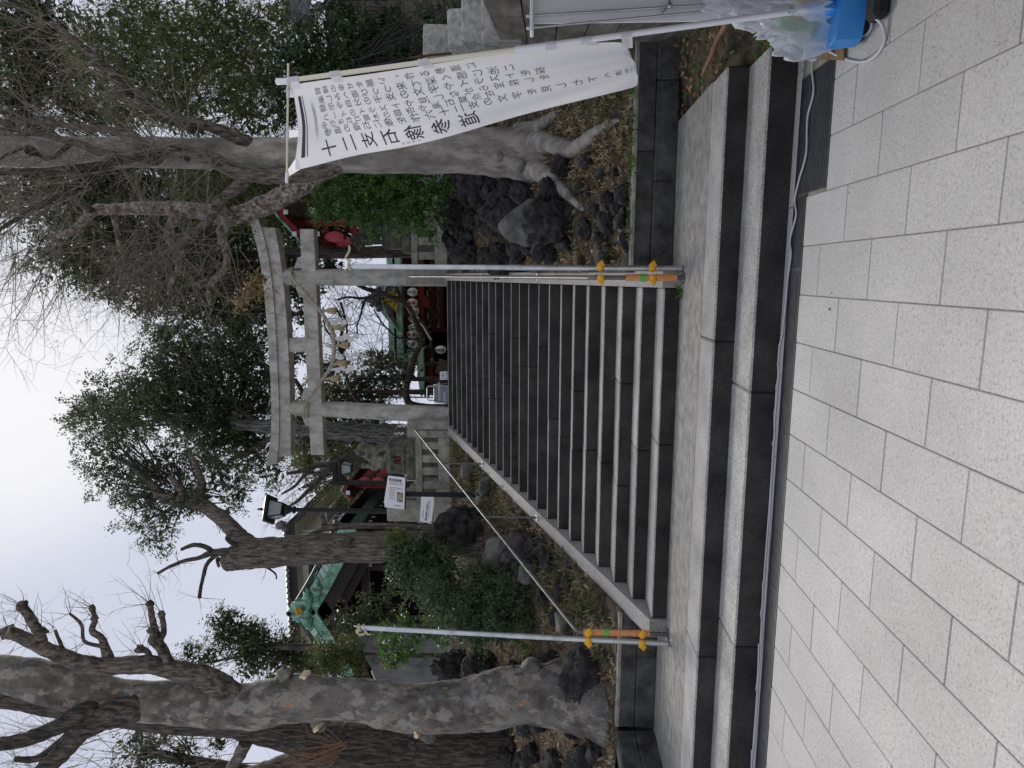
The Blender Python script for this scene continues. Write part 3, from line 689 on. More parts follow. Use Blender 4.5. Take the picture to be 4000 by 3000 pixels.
tl = ['straw tassel nearest the post by the tall pole', 'straw tassel between two streamers, second from the tall pole side', 'straw tassel at the lowest middle of the sagging rope', 'straw tassel fourth along from the tall pole side', 'straw tassel last on the rope beside the plain end near the cedar']
for (x, y), l in zip(((1262, 1214), (1294, 1279), (1314, 1349), (1305, 1421), (1277, 1479)), tl):
    p = atY(x, y, RY + .01)
    e = empty('straw_tassel', p, l, 'tassel', 'straw tassels hanging from the rope')
    m_ = MB(); m_.blob(p + Vector((0, 0, -.02)), (.042, .042, .045), 2, .1); m_.tube([p + Vector((0, 0, -.045)), p + Vector((0, 0, -.06))], .024, 12); m_.build('knot', M['rope'], e)
    m_ = MB(); nn = 46
    for i in range(nn):
        a = i * 2.399; rr = sqrt(i / nn)
        q0 = p + Vector((cos(a) * .022 * rr, sin(a) * .022 * rr, -.055)); q1 = p + Vector((cos(a) * .066 * rr, sin(a) * .066 * rr, -.16)); q2 = p + Vector((cos(a) * .083 * rr + random.uniform(-.006, .006), sin(a) * .083 * rr, -.305 + random.uniform(-.012, .012)))
        m_.tube([q0, q1, q2], [.010, .012, .008], 5)
    o = m_.build('straw_bundle', M['straw'], e); o['kind'] = 'stuff'
def streamer(p, sc, label, group, seed):
    rr = random.Random(seed); e = empty('paper_streamer', p, label, 'paper streamer', group)
    x = 0; z = 0; s = -1
    m_ = MB(); m_.box(p + Vector((-.022 * sc, -.002, -.14 * sc)), p + Vector((.022 * sc, .002, .03 * sc)), rot=Matrix.Rotation(.25 * rr.choice((-1, 1)), 3, 'Y')); m_.build('paper_strip', M['paper'], e)
    z = -.11 * sc
    for k in range(4):
        c = p + Vector((s * .03 * sc, rr.uniform(-.04, .03) * sc, z)); rot = Matrix.Rotation(s * rr.uniform(.25, .6), 3, 'Y') @ Matrix.Rotation(rr.uniform(-.7, .7), 3, 'Z')
        m_ = MB(); m_.box(c + Vector((-.052 * sc, -.0015, -.062 * sc)), c + Vector((.052 * sc, .0015, .05 * sc)), rot=rot); m_.build('paper_fold', M['paper'], e)
        z -= .098 * sc; s = -s
for i, ((x, y), l) in enumerate(zip(((1283, 1254), (1311, 1319), (1311, 1390), (1296, 1442)), ('white zigzag paper streamer between the first two straw tassels from the tall pole', 'white zigzag paper streamer just on the tall pole side of the middle tassel', 'white zigzag paper streamer just on the cedar side of the middle tassel', 'white zigzag paper streamer between the last two tassels near the cedar'))):
    streamer(atY(x, y, RY - .02), 1.15, l, 'zigzag paper streamers on the torii rope', i)

# ---------------------------------------------------------------- stone fences either side of the gate
FY = 8.75
def fence(X0, X1, pillar_px, balusters, label, rail_z, kerb_z):
    e = empty('stone_fence', ((X0 + X1) / 2, FY, TOP), label, 'stone fence', 'granite fences beside the torii')
    (xp0, xp1, zp) = pillar_px
    m_ = MB(); m_.box((xp0, FY - .17, 3.2), (xp1, FY + .17, zp), bev=.015); m_.build('pillar', M['fence'], e)
    m_ = MB(); m_.box((X0, FY - .09, rail_z[0]), (X1, FY + .09, rail_z[1]), bev=.012); m_.build('rail', M['fence'], e)
    m_ = MB(); m_.box((X0, FY - .13, 3.2), (X1, FY + .13, kerb_z), bev=.012); m_.build('kerb', M['fence'], e)
    for a, c in balusters:
        m_ = MB(); m_.box((a, FY - .07, kerb_z + .001), (c, FY + .07, rail_z[0] - .001), bev=.008); m_.build('baluster', M['fence'], e)
    return e
fx = lambda y, x=1690: atY(x, y, FY).x
fz = lambda x, y=1800: atY(x, y, FY).z
fence(fx(2040), fx(1704), (fx(1703), fx(1640), fz(1596, 1670)), [(fx(a), fx(c)) for c, a in ((1725, 1752), (1776, 1804), (1825, 1853), (1876, 1906), (1926, 1954), (1975, 2004))], 'mossy granite fence with balusters below the pale guardian lion', (fz(1652), fz(1627)), fz(1716))
fence(fx(1042), fx(560), (fx(1112), fx(1043), fz(1588, 1080)), [(fx(a), fx(c)) for c, a in ((985, 1014), (927, 956), (868, 898), (810, 840), (752, 782), (694, 724), (636, 666))], 'granite fence with balusters behind the lava rocks and dark lion', (fz(1635, 1000), fz(1610, 1000)), fz(1702, 1000))

# big stone post with the leaning notice, and stones behind the fence
GY = 8.35
def gx(y, x=1650): return atY(x, y, GY).x
def gz(x, y=2000): return atY(x, y, GY).z
e = empty('stone_post', (gx(2010), GY, TOP - .3), 'broad mossy square stone post carrying a white notice at the end of the fence', 'stone post')
m_ = MB(); m_.box((gx(2040), GY, gz(1765)), (gx(1987), GY + .62, gz(1511)), bev=.02); m_.build('shaft', M['fence'], e)
m_ = MB(); m_.box((gx(2052), GY + .10, gz(1790)), (gx(1920), GY + .75, gz(1700)), bev=.02); m_.build('plinth', M['fence'], e)
m_ = MB()
for i in range(4):
    m_ = MB(); m_.box((gx(1985) + .02, GY + .55 + .38 * i, gz(1680)), (gx(1985) + .20, GY + .85 + .38 * i, gz(1560 + 8 * i)), bev=.015); m_.build('side_stone', M['fence'], e)
ny = GY - .06
q = [atY(x, y, ny) for x, y in ((1645, 1938), (1701, 1932), (1688, 2040), (1640, 2037))]
e2 = empty('notice_panel', q[0].lerp(q[2], .5), 'white notice panel with black lettering leaning on the broad stone post', 'notice')
m_ = MB(); qa = [Vector((p.x, ny - (.10 if i in (1, 2) else 0), p.z)) for i, p in enumerate(q)]; nrm = (qa[1] - qa[0]).cross(qa[3] - qa[0]).normalized()
if nrm.y > 0: nrm = -nrm
m_.prism(qa, -nrm * .02); m_.build('panel', M['white'], e2)
# the panel's own frame: u along the words, v across
o_ = qa[2]; ax = (qa[1] - qa[2]); ay = (qa[3] - qa[2])     # lower edge end -> other end ; lower -> upper
wl = ax.length; ax.normalize(); hl = ay.length; ay.normalize()
def FP(u, v): return o_ + ax * u + ay * (hl - v) + nrm * .003
m_ = MB(); put_text(m_, [('市民と神社のふるさと散歩道', .10, .045)], FP, .034, bold=.03); put_text(m_, [('熊木神社と熊木橋貝塚', .05, .125)], FP, .056, bold=.06); put_text(m_, [('The Shrine and the Shell Mound', .10, .190)], FP, .030, bold=.03)
m_.build('lettering', M['ink'], e2)
m_ = MB(); m_.box((gx(2046), GY - .22, gz(1800)), (gx(1925), GY - .02, gz(1700)), bev=.03, jit=.01); tag(m_.build('stone_block', M['fence']), 'low mossy stone block under the white notice panel', 'stone block')

# ---------------------------------------------------------------- guardian lions on pedestals
def remesh(mb, vox, name, mat, parent):
    o = mb.build(name + '_tmp', mat); md = o.modifiers.new('r', 'REMESH'); md.mode = 'VOXEL'; md.voxel_size = vox; md.use_smooth_shade = True
    s = o.modifiers.new('s', 'SMOOTH'); s.iterations = 2; s.factor = .5
    bpy.context.view_layer.update(); me = bpy.data.meshes.new_from_object(o.evaluated_get(bpy.context.evaluated_depsgraph_get())); old = o.data
    bpy.data.objects.remove(o); bpy.data.meshes.remove(old); me.name = name
    me.transform(Matrix.Translation(-Vector(parent.location))); me.polygons.foreach_set('use_smooth', [True] * len(me.polygons))
    n = bpy.data.objects.new(name, me); COL.objects.link(n); n.parent = parent; return n
def lion(c, s, face, mat, label):
    """a seated guardian lion; face = +1 looks towards +X"""
    e = empty('guardian_lion_statue', c, label, 'lion statue', 'stone guardian lions')
    def P(x, y, z): return Vector((c[0] + face * x * s, c[1] + y * s, c[2] + z * s))
    def S(*r): return tuple(k * s for k in r)
    b = MB()
    b.blob(P(-.12, 0, .18), S(.20, .16, .17), 3, .06); b.blob(P(-.02, 0, .30), S(.17, .15, .20), 3, .05); b.blob(P(.10, 0, .40), S(.15, .14, .18), 3, .05)
    for sy in (-1, 1):
        b.tube([P(.14, sy * .09, .42), P(.17, sy * .10, .25), P(.17, sy * .10, .08), P(.18, sy * .10, .03)], [.065 * s, .055 * s, .048 * s, .06 * s], 10)
        b.blob(P(.22, sy * .10, .03), S(.075, .055, .035), 2, .05)
        b.blob(P(-.10, sy * .13, .14), S(.14, .075, .14), 2, .05); b.blob(P(.04, sy * .14, .035), S(.11, .06, .038), 2, .05)
    b.blob(P(.17, 0, .60), S(.13, .13, .125), 3, .05); b.blob(P(.28, 0, .57), S(.075, .085, .06), 2, .05); b.blob(P(.27, 0, .505), S(.06, .07, .03), 2, .05)
    b.blob(P(.335, 0, .60), S(.03, .04, .025), 2, 0)
    for sy in (-1, 1):
        b.blob(P(.25, sy * .06, .645), S(.035, .03, .03), 2, 0); b.blob(P(.12, sy * .12, .69), S(.04, .025, .055), 2, 0)
        for k in range(7):
            a = k / 6 * 2.4 - .2; b.blob(P(.12 - .15 * sin(a) * .6, sy * (.11 + .02 * cos(k * 2)), .56 + .15 * cos(a)), S(.05, .045, .05), 2, .1)
        for k in range(5): b.blob(P(.02 - .03 * k, sy * .12, .50 - .07 * k), S(.05, .04, .05), 2, .1)
    for k in range(8): b.blob(P(.06 - .035 * k, .03 * cos(k * 3), .66 - .045 * k), S(.06, .06, .055), 2, .15, 2)
    for k in range(7): b.blob(P(-.27 - .03 * sin(k), .04 * cos(k * 2.1), .24 + .06 * k), S(.065, .06, .07), 2, .2, 2)
    remesh(b, .016 * s, 'body', mat, e)
    b = MB(); b.box(P(-.36, -.2, -.06), P(.34, .2, .012), bev=.015); b.build('base_slab', mat, e)
    return e
def pedestal(Y, x0, x1, zs, y0, y1, label, mat, panel):
    """x0,x1: photo lines (top, slab top, slab bottom); y0..y1 photo width"""
    e = empty('stone_pedestal', (atY(1600, (y0 + y1) / 2, Y).x, Y, TOP), label, 'pedestal', 'stone pedestals of the guardian lions')
    ax_, bx_ = atY(1550, y1, Y).x, atY(1550, y0, Y).x; z0, z1, z2 = [atY(k, (y0 + y1) / 2, Y).z for k in zs]; d = (bx_ - ax_) * .75
    m_ = MB(); m_.box((ax_, Y, z1), (bx_, Y + d, z0), bev=.03); m_.build('block', mat, e)
    wx = (bx_ - ax_) * .16
    m_ = MB(); m_.box((ax_ - wx, Y - .12, z2), (bx_ + wx, Y + d + .12, z1 - .002), bev=.04); m_.build('slab', mat, e)
    m_ = MB(); m_.box((ax_ - wx * 1.5, Y - .25, TOP - .1), (bx_ + wx * 1.5, Y + d + .25, z2 - .002), bev=.02); m_.build('footing', mat, e)
    mgx, mgz = (bx_ - ax_) * .1, (z0 - z1) * .14
    f = MB(); fr = [(ax_ + mgx, z1 + mgz), (bx_ - mgx, z1 + mgz), (bx_ - mgx, z0 - mgz), (ax_ + mgx, z0 - mgz)]
    for (xa, za), (xb, zb_) in zip(fr, fr[1:] + fr[:1]):
        lo = (min(xa, xb) - .02, min(za, zb_) - .02); hi = (max(xa, xb) + .02, max(za, zb_) + .02)
        if xa == xb: lo = (lo[0], lo[1] + .041); hi = (hi[0], hi[1] - .041)
        f.box((lo[0], Y - .022, lo[1]), (hi[0], Y + .01, hi[1]), bev=.008)
    f.build('panel_frame', mat, e)
    if panel:
        h = (z0 - z1) * .52; cx, cz = (ax_ + bx_) / 2, (z0 + z1) / 2; g = MB()
        put_text(g, [('献', 0, 0)], lambda u, v: Vector((cx - h * .5 + u, Y - .006, cz + h * .5 - v)), h, bold=.03)
        g.build('carved_character', M['red'], e)
    return e, z0, (ax_ + bx_) / 2, Y + d / 2, bx_ - ax_
_, z_, x_, y_, w_ = pedestal(10.3, 0, 0, (1517, 1588, 1626), 1737, 1853, 'mossy stone pedestal with a red carved character behind the balustered fence', M['pedestal'], True)
lion((x_ + .02, y_, z_ + .055), 1.15, 1, M['lion'], 'pale mossy guardian lion on the pedestal with the red character')
_, z_, x_, y_, w_ = pedestal(10.3, 0, 0, (1506, 1572, 1612), 858, 972, 'dark stone pedestal half hidden by fresh green leaves', M['pedestal'], False)
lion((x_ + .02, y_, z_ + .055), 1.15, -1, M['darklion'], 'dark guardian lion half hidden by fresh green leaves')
# ---------------------------------------------------------------- information sign on a dark post
bp = bank_px(1872, 1934); SY = bp.y
e = empty('information_sign', bp, 'white information board with a photograph on a dark post before the red lettered pedestal', 'information board')
tp = atY(1500, 1925, SY)
m_ = MB(); m_.box((bp.x - .045, SY - .03, bp.z - .1), (bp.x + .045, SY + .03, atY(1570, 1920, SY).z), bev=.006); m_.build('post', M['black'], e)
m_ = MB(); m_.box((bp.x - .17, SY - .12, bp.z - .08), (bp.x + .17, SY + .14, bp.z + .05), bev=.02, jit=.01); m_.build('footing', M['coping'], e)
A = [atY(x, y, SY - .06) for x, y in ((1517, 1857), (1500, 1958), (1503, 1981), (1583, 1984), (1587, 1861))]
# tilted like a reading desk: the foot of the board comes forward
zt = max(a.z for a in A); zb_ = min(a.z for a in A)
A = [Vector((a.x, a.y - .10 * (zt - a.z) / (zt - zb_), a.z)) for a in A]
nrm = (A[4] - A[0]).cross(A[2] - A[0]).normalized()
if nrm.y > 0: nrm = -nrm
pan = MB(); pan.prism(A, -nrm * .02); pn = pan.build('panel', M['white'], e)
fr = MB(); fr.prism([a - nrm * .022 + (a - (A[0] + A[3]) / 2) * .03 for a in A], -nrm * .03); fr.build('back_frame', M['black'], e)
O = A[4]; ux = (A[3] - A[4]).normalized(); wl = (A[3] - A[4]).length; vy = (A[0] - A[4]).normalized(); hl = (A[0] - A[4]).length
def FI(u, v): return A[2].lerp(A[0], 0) * 0 + O + ux * (wl - u) * 1.0 + vy * 0 + (vy * (hl - v)) + nrm * .003
# text runs from the far end towards the post: u grows to the viewer's right
def FI(u, v): return O + ux * (wl - u) + vy * (hl - v) + nrm * .003
m_ = MB()
put_text(m_, [('熊木貝塚展', wl - .065, hl * .07)], FI, .050, vertical=True, bold=.05)
rows = ['熊木貝塚は縄文時代の貝塚', '神社の境内に広がり土器や石', '器貝殻や獣骨が見つかりまし', '', 'た周辺の台地には集落があり', '海の幸を集めて暮らしていた', 'と考えられて', 'います昭和の', '発掘で釣針も', '出て当時の人', '々の暮らしを', '知る手がかり']
for i, t in enumerate(rows): put_text(m_, [(t, wl * (.86 - i * .052), hl * .10)], FI, hl * .058, vertical=True, bold=.03)
put_text(m_, [('市教育委員会', wl * .09, hl * .42)], FI, hl * .06, vertical=True, bold=.05)
o = m_.build('lettering', M['ink'], e); o['kind'] = 'stuff'
ph = MB(); ph.add([FI(wl * .22, hl * .55), FI(wl * .53, hl * .55), FI(wl * .53, hl * .90), FI(wl * .22, hl * .90)], [(0, 1, 2, 3)]); ph.build('photograph', M['photo'], e)

# ---------------------------------------------------------------- street lamp on a post
LY = 10.4
def lp(x, y): return atY(x, y, LY)
b0 = lp(1560, 1998); b0.z = TOP; cx = lp(1300, 1994).x; k = pxm(LY)
e = empty('lamp_post', (cx, LY, TOP), 'dark lamp post with a flared square lantern standing before the cream building', 'street lamp')
zb, zt = lp(1135, 1994).z, lp(1045, 1994).z
m_ = MB(); m_.tube([(cx, LY, TOP - .05), (cx, LY, zb)], [.075, .055], 16); m_.build('pole', M['black'], e)
m_ = MB(); m_.lathe([(.07, 0), (.10, .02), (.10, .06), (.07, .09)], (cx, LY, zb - .14), 14); m_.lathe([(.06, 0), (.085, .05), (.13, .12), (.13, .16)], (cx, LY, zb - .04), 14); m_.build('collar', M['black'], e)
z0 = lp(1108, 1994).z; z1 = lp(1060, 1994).z; r0, r1 = .15, .235
def sq(r, z, a0=pi / 4 + .5): return [Vector((cx + r * 1.414 * cos(a0 + i * pi / 2), LY + r * 1.414 * sin(a0 + i * pi / 2), z)) for i in range(4)]
lo, hi = sq(r0, z0), sq(r1, z1)
fr = MB()
for i in range(4):
    fr.tube([lo[i], hi[i]], .018, 6); fr.tube([lo[i], lo[(i + 1) % 4]], .02, 6); fr.tube([hi[i], hi[(i + 1) % 4]], .02, 6)
fr.prism(sq(.15, z0 - .03), (0, 0, .03)); fr.build('lantern_frame', M['black'], e)
for i in range(4):
    g = MB(); q_ = [lo[i].lerp(lo[(i + 1) % 4], .06), lo[i].lerp(lo[(i + 1) % 4], .94), hi[i].lerp(hi[(i + 1) % 4], .94), hi[i].lerp(hi[(i + 1) % 4], .06)]
    cc = (lo[i] + lo[(i + 1) % 4]) / 2 - Vector((cx, LY, z0)); g.prism([p + cc * .02 for p in q_], -cc.normalized() * .006); g.build('glass_pane', M['paleglass'], e)
rf = MB(); a_, b_, c_ = sq(.36, z1 + .0), sq(.20, z1 + .13), sq(.03, z1 + .24)
a2 = [p + Vector((0, 0, .05)) for p in a_]
vs = sq(.34, z1 - .01) + a2 + b_ + c_
rf.add(vs, [(i + 4 * j, (i + 1) % 4 + 4 * j, (i + 1) % 4 + 4 * j + 4, i + 4 * j + 4) for j in range(3) for i in range(4)] + [(3, 2, 1, 0), (12, 13, 14, 15)])
rf.build('roof', M['black'], e)
m_ = MB(); m_.lathe([(.02, 0), (.045, .04), (.02, .08), (.03, .11), (.005, .16)], (cx, LY, z1 + .235), 10); m_.build('finial', M['black'], e)

# bracket lamp: a dark gallows post with a small hanging lantern
HY = 12.0
hp = lambda x, y: atY(x, y, HY)
x0 = hp(1400, 1886).x; zt = hp(1310, 1886).z
e = empty('bracket_lamp', (x0, HY, TOP), 'small square lantern hanging from a dark gallows post before the pink lantern rack', 'street lamp')
m_ = MB(); m_.box((x0 - .06, HY - .06, TOP - .05), (x0 + .06, HY + .06, zt + .08)); m_.build('post', M['darkwood'], e)
xe = hp(1310, 1806).x
m_ = MB(); m_.box((x0 + .062, HY - .05, zt - .06), (xe, HY + .05, zt + .06)); m_.build('arm', M['darkwood'], e)
m_ = MB(); m_.prism([(x0 + .062, HY - .03, zt - .062), (x0 + .36, HY - .03, zt - .062), (x0 + .062, HY - .03, zt - .38)], (0, .06, 0)); m_.build('brace', M['darkwood'], e)
lc = hp(1352, 1828); lx = lc.x
def sq2(r, z): return [Vector((lx + r * sx_, HY + r * sy_, z)) for sx_, sy_ in ((-1, -1), (1, -1), (1, 1), (-1, 1))]
zc = lc.z; lo, hi = sq2(.10, zc - .16), sq2(.16, zc + .10)
fr = MB()
for i in range(4): fr.tube([lo[i], hi[i]], .014, 5); fr.tube([lo[i], lo[(i + 1) % 4]], .014, 5); fr.tube([hi[i], hi[(i + 1) % 4]], .014, 5)
fr.tube([(lx, HY, zc + .2), (lx, HY, zt - .05)], .012, 6); fr.build('lantern_frame', M['black'], e)
for i in range(4):
    g = MB(); g.prism([lo[i].lerp(lo[(i + 1) % 4], .05), lo[i].lerp(lo[(i + 1) % 4], .95), hi[i].lerp(hi[(i + 1) % 4], .95), hi[i].lerp(hi[(i + 1) % 4], .05)], (Vector((lx, HY, zc)) - (lo[i] + lo[(i + 1) % 4]) / 2).normalized() * .004); g.build('glass_pane', M['paleglass'], e)
rf = MB(); vs = sq2(.24, zc + .11) + sq2(.10, zc + .20) + sq2(.02, zc + .24)
rf.add(vs, [(i + 4 * j, (i + 1) % 4 + 4 * j, (i + 1) % 4 + 4 * j + 4, i + 4 * j + 4) for j in range(2) for i in range(4)] + [(3, 2, 1, 0), (8, 9, 10, 11)]); rf.build('roof', M['black'], e)

# ---------------------------------------------------------------- pink lantern racks
def paper_lantern(c, r, h, mat, label, group, text=None, tcol='ink', face=None):
    e = empty('paper_lantern', c, label, 'paper lantern', group)
    c = Vector(c); m_ = MB(); prof = []
    for i in range(15):
        t = i / 14; a = (t - .5) * pi; k = cos(a) ** .42 if 0 < i < 14 else .45
        prof.append((r * max(k, .45) * (1 - .025 * (i % 2)), -h / 2 + h * t))
    m_.lathe(prof, c, 18); m_.build('paper_body', mat, e)
    m_ = MB(); m_.lathe([(r * .5, -h / 2 - .03), (r * .5, -h / 2 + .004)], c, 14); m_.lathe([(r * .5, h / 2 - .004), (r * .5, h / 2 + .03)], c, 14); m_.build('rim', M['darkwood'], e)['kind'] = 'stuff'
    if text:
        g = MB(); n = len(text); s = min(h * .8 / n, r * 1.5)
        def F(u, v):
            a = u / r; return c + Vector((sin(a) * r * 1.03, -cos(a) * r * 1.03, h * .42 - v))
        put_text(g, [(text, 0, .0)], F, s * .95, vertical=True, step=h * .82 / n / (s * .95), bold=.05); g.build('characters', M[tcol], e)
    return e
RKY = 15.5
q = lambda x, y, Y=RKY: atY(x, y, Y)
# long rack running away from the viewer, its near end at the left of the lion
X0 = q(1420, 1907).x; zr = q(1376, 1907).z; LEN = 5.0
e = empty('lantern_rack', (X0, RKY, TOP), 'red roofed rack of pink lanterns behind the pale guardian lion', 'lantern rack')
for i in range(3):
    y = RKY + .3 + i * 2.1; m_ = MB(); m_.box((X0 - .07, y - .07, TOP - .1), (X0 + .07, y + .07, zr - .02)); m_.build('post', M['red'], e)
for sgn, wd_ in ((-1, .30), (1, .46)):
    m_ = MB(); m_.prism([(X0, RKY - .3, zr + .24), (X0 + sgn * wd_, RKY - .3, zr - .04), (X0 + sgn * wd_, RKY - .3, zr - .08), (X0, RKY - .3, zr + .19)], (0, LEN + .6, 0)); m_.build('roof_slope', M['tile'], e)
    for i in range(12):
        y = RKY - .1 + i * .42; m_ = MB()
        m_.prism([(X0, y, zr + .185), (X0 + sgn * wd_, y, zr - .085), (X0 + sgn * wd_, y, zr - .15), (X0, y, zr + .11)], (0, .09, 0)); m_.build('rafter', M['darkred'], e)
m_ = MB(); m_.prism([(X0 - .33, RKY - .34, zr - .14), (X0, RKY - .34, zr + .14), (X0 + .48, RKY - .34, zr - .14), (X0 + .48, RKY - .34, zr - .02), (X0, RKY - .34, zr + .27), (X0 - .33, RKY - .34, zr - .02)], (0, .035, 0)); m_.build('barge_board', M['red'], e)
m_ = MB(); m_.tube([(X0 - .35, RKY - .33, zr - .01), (X0, RKY - .33, zr + .29), (X0 + .5, RKY - .33, zr - .01)], .025, 6); m_.build('roof_edge', M['copper'], e)
for zz in (zr - .10, zr - .60, zr - 1.12):
    m_ = MB(); m_.box((X0 + .14, RKY, zz - .04), (X0 + .20, RKY + LEN, zz + .04)); m_.build('beam', M['wood'] if zz < zr - .2 else M['red'], e)
    m_ = MB(); m_.box((X0 + .072, RKY + .27, zz - .03), (X0 + .138, RKY + .33, zz + .03)); m_.build('bracket', M['red'], e)
m_ = MB(); m_.box((X0 - .12, RKY - .36, zr - .02), (X0 + .02, RKY - .345, zr + .12)); m_.build('end_plate', M['white'], e)
ordn = ('second', 'third', 'fourth', 'fifth', 'sixth', 'seventh', 'eighth', 'ninth')
for row, (zz, rn) in enumerate(((zr - .36, 'upper'), (zr - .86, 'lower'))):
    for i in range(9):
        br = i % 5 == 1
        lb = ('pink lantern nearest in the %s row of the rack behind the pale lion' % rn) if i == 0 else ('%s %s lantern from the near end of the %s row behind the pale lion' % (ordn[i - 1], 'faded brown' if br else 'pink', rn))
        paper_lantern((X0 + .17, RKY + .25 + i * .52, zz), .155, .42, M['brownpaper'] if br else M['pinkpaper'], lb, 'lanterns on the rack behind the pale lion')
# second rack by the dark lion
R2 = 11.4
q = lambda x, y, Y=R2: atY(x, y, Y)
xl, xr = q(1180, 960).x, q(1180, 845).x; zr = q(1150, 900).z
e = empty('lantern_rack', ((xl + xr) / 2, R2, TOP), 'red roofed rack with pink lanterns half hidden by fresh leaves near the dark lion', 'lantern rack')
cx = xr - .25
for yy in (R2 + .3, R2 + 3.2):
    for xx in (xr - .16, xr + .7):
        m_ = MB(); m_.box((xx - .07, yy - .07, TOP - .1), (xx + .07, yy + .07, zr + .1)); m_.build('post', M['red'], e)
m_ = MB(); m_.prism([(xl - .05, R2 - .3, zr - .62), (cx + .3, R2 - .3, zr + .18), (xr + 1.1, R2 - .3, zr - .32), (xr + 1.1, R2 - .3, zr - .16), (cx + .3, R2 - .3, zr + .34), (xl - .05, R2 - .3, zr - .42)], (0, .04, 0)); m_.build('barge_board', M['red'], e)
m_ = MB(); m_.tube([(xl - .07, R2 - .3, zr - .40), (cx + .3, R2 - .3, zr + .36), (xr + 1.1, R2 - .3, zr - .14)], .035, 6); m_.build('roof_edge', M['copper'], e)
m_ = MB(); m_.prism([(xl - .05, R2 - .25, zr - .50), (cx + .3, R2 - .25, zr + .26), (cx + .3, R2 - .25, zr + .20), (xl - .05, R2 - .25, zr - .58)], (0, 5, 0)); m_.build('roof_slope', M['tile'], e)
m_ = MB(); m_.prism([(cx + .3, R2 - .25, zr + .26), (xr + 1.1, R2 - .25, zr - .22), (xr + 1.1, R2 - .25, zr - .3), (cx + .3, R2 - .25, zr + .20)], (0, 5, 0)); m_.build('roof_slope', M['tile'], e)
for i in range(10):
    y = R2 - .1 + i * .5; m_ = MB(); m_.prism([(xl - .0, y, zr - .60), (cx + .3, y, zr + .17), (cx + .3, y, zr + .08), (xl - .0, y, zr - .70)], (0, .10, 0)); m_.build('rafter', M['darkred'], e)
for x_, z_ in ((cx + .33, zr + .08), (cx - .22, zr - .12), (cx - .22, zr - .72), (cx + .38, zr - .62)):
    m_ = MB(); m_.box((x_ - .06, R2 - .345, z_ - .06), (x_ + .06, R2 - .325, z_ + .06)); m_.build('end_plate', M['white'], e)
for zz in (zr - .75, zr - 1.5):
    m_ = MB(); m_.box((xl + .1, R2 + .25, zz - .06), (xr + .7, R2 + .35, zz + .06)); m_.build('beam', M['red'], e)
for i, (x, y, yy) in enumerate(((1308, 925, .1), (1345, 945, 1.2), (1440, 905, .1))):
    p = q(x, y, R2 + yy); paper_lantern(p, .145, .50, M['pinkpaper'], ('pink patterned lantern fully showing beside the dark lion head', 'pink lantern behind the first one beside the dark lion head', 'pink lantern below and behind the dark lion')[i], 'pink lanterns near the dark lion')

# ---------------------------------------------------------------- slate monument and stone base
mb0 = Vector((-9.2, 9.4, TOP))
MY = 9.4
g = lambda x, y: atY(x, y, MY)
e = empty('stone_monument', (g(1500, 2550).x, MY, TOP), 'big grey slate monument with an angled crown behind the tall pole', 'stone monument')
out = [g(*p) for p in ((1722, 2480), (1560, 2455), (1425, 2462), (1413, 2490), (1420, 2560), (1450, 2610), (1480, 2665), (1720, 2690))]
m_ = MB(); m_.prism(out, (0, .28, 0)); m_.build('slab', M['stele'], e)
m_ = MB(); m_.box((g(1700, 2760).x, MY - .25, g(1800, 2550).z), (g(1700, 2450).x, MY + .6, g(1722, 2550).z - .003), bev=.03); m_.build('base', M['fence'], e)
m_ = MB()
put_text(m_, [('庚申', 0, 0)], lambda u, v: g(1500, 2580) + Vector((u, -.004, .35 - v)), .22, vertical=True); m_.build('engraving', M['pedestal'], e)

# ---------------------------------------------------------------- dark A-board and leaning notices at the head of the stairs
AY = 9.9
a = lambda x, y, Y=AY: atY(x, y, Y)
e = empty('a_board', (a(1700, 1535).x, AY, TOP), 'dark sandwich board with a bent metal handle at the top of the stairs', 'sandwich board')
x0, x1 = a(1700, 1570).x, a(1700, 1503).x; z1, z0 = a(1697, 1535).z, TOP + .02
for sg in (-1, 1):
    m_ = MB(); m_.prism([(x0, AY + sg * .02, z1), (x1, AY + sg * .02, z1), (x1, AY + sg * .3, z0), (x0, AY + sg * .3, z0)], (0, .012, 0)); m_.build('board', M['greyblue'], e)
    m_ = MB(); f = [Vector(p) for p in ((x0, AY + sg * .02, z1), (x1, AY + sg * .02, z1), (x1, AY + sg * .3, z0), (x0, AY + sg * .3, z0))]; m_.tube(f + [f[0]], .018, 6); m_.build('frame', M['galv'], e)
m_ = MB(); m_.tube([(x0 + .04, AY, z1), (x0 + .04, AY, z1 + .15), (x0 + .09, AY, z1 + .18), (x1 - .09, AY, z1 + .18), (x1 - .04, AY, z1 + .15), (x1 - .04, AY, z1)], .017, 8); m_.build('handle', M['galv'], e)
m_ = MB()
put_text(m_, [('本日の御朱印', .05, .10), ('受付中', .05, .24)], lambda u, v: Vector((x0 + u, AY - .022 - v * .28 / (z1 - z0), z1 - v)), .075); m_.build('lettering', M['white'], e)
e = empty('small_notice', a(1728, 1467), 'small pale notice board leaning behind the dark sandwich board', 'notice')
m_ = MB(); p = [a(x, y, 9.6) for x, y in ((1718, 1452), (1718, 1484), (1760, 1482), (1760, 1450))]; m_.prism(p, (0, .015, 0)); m_.build('panel', M['white'], e)
m_ = MB(); put_text(m_, [('お願い', .03, .05), ('境内禁煙', .02, .15)], lambda u, v: p[1] + (p[0] - p[1]).normalized() * u + Vector((0, -.004, -v)), .055); m_.build('lettering', M['ink'], e)
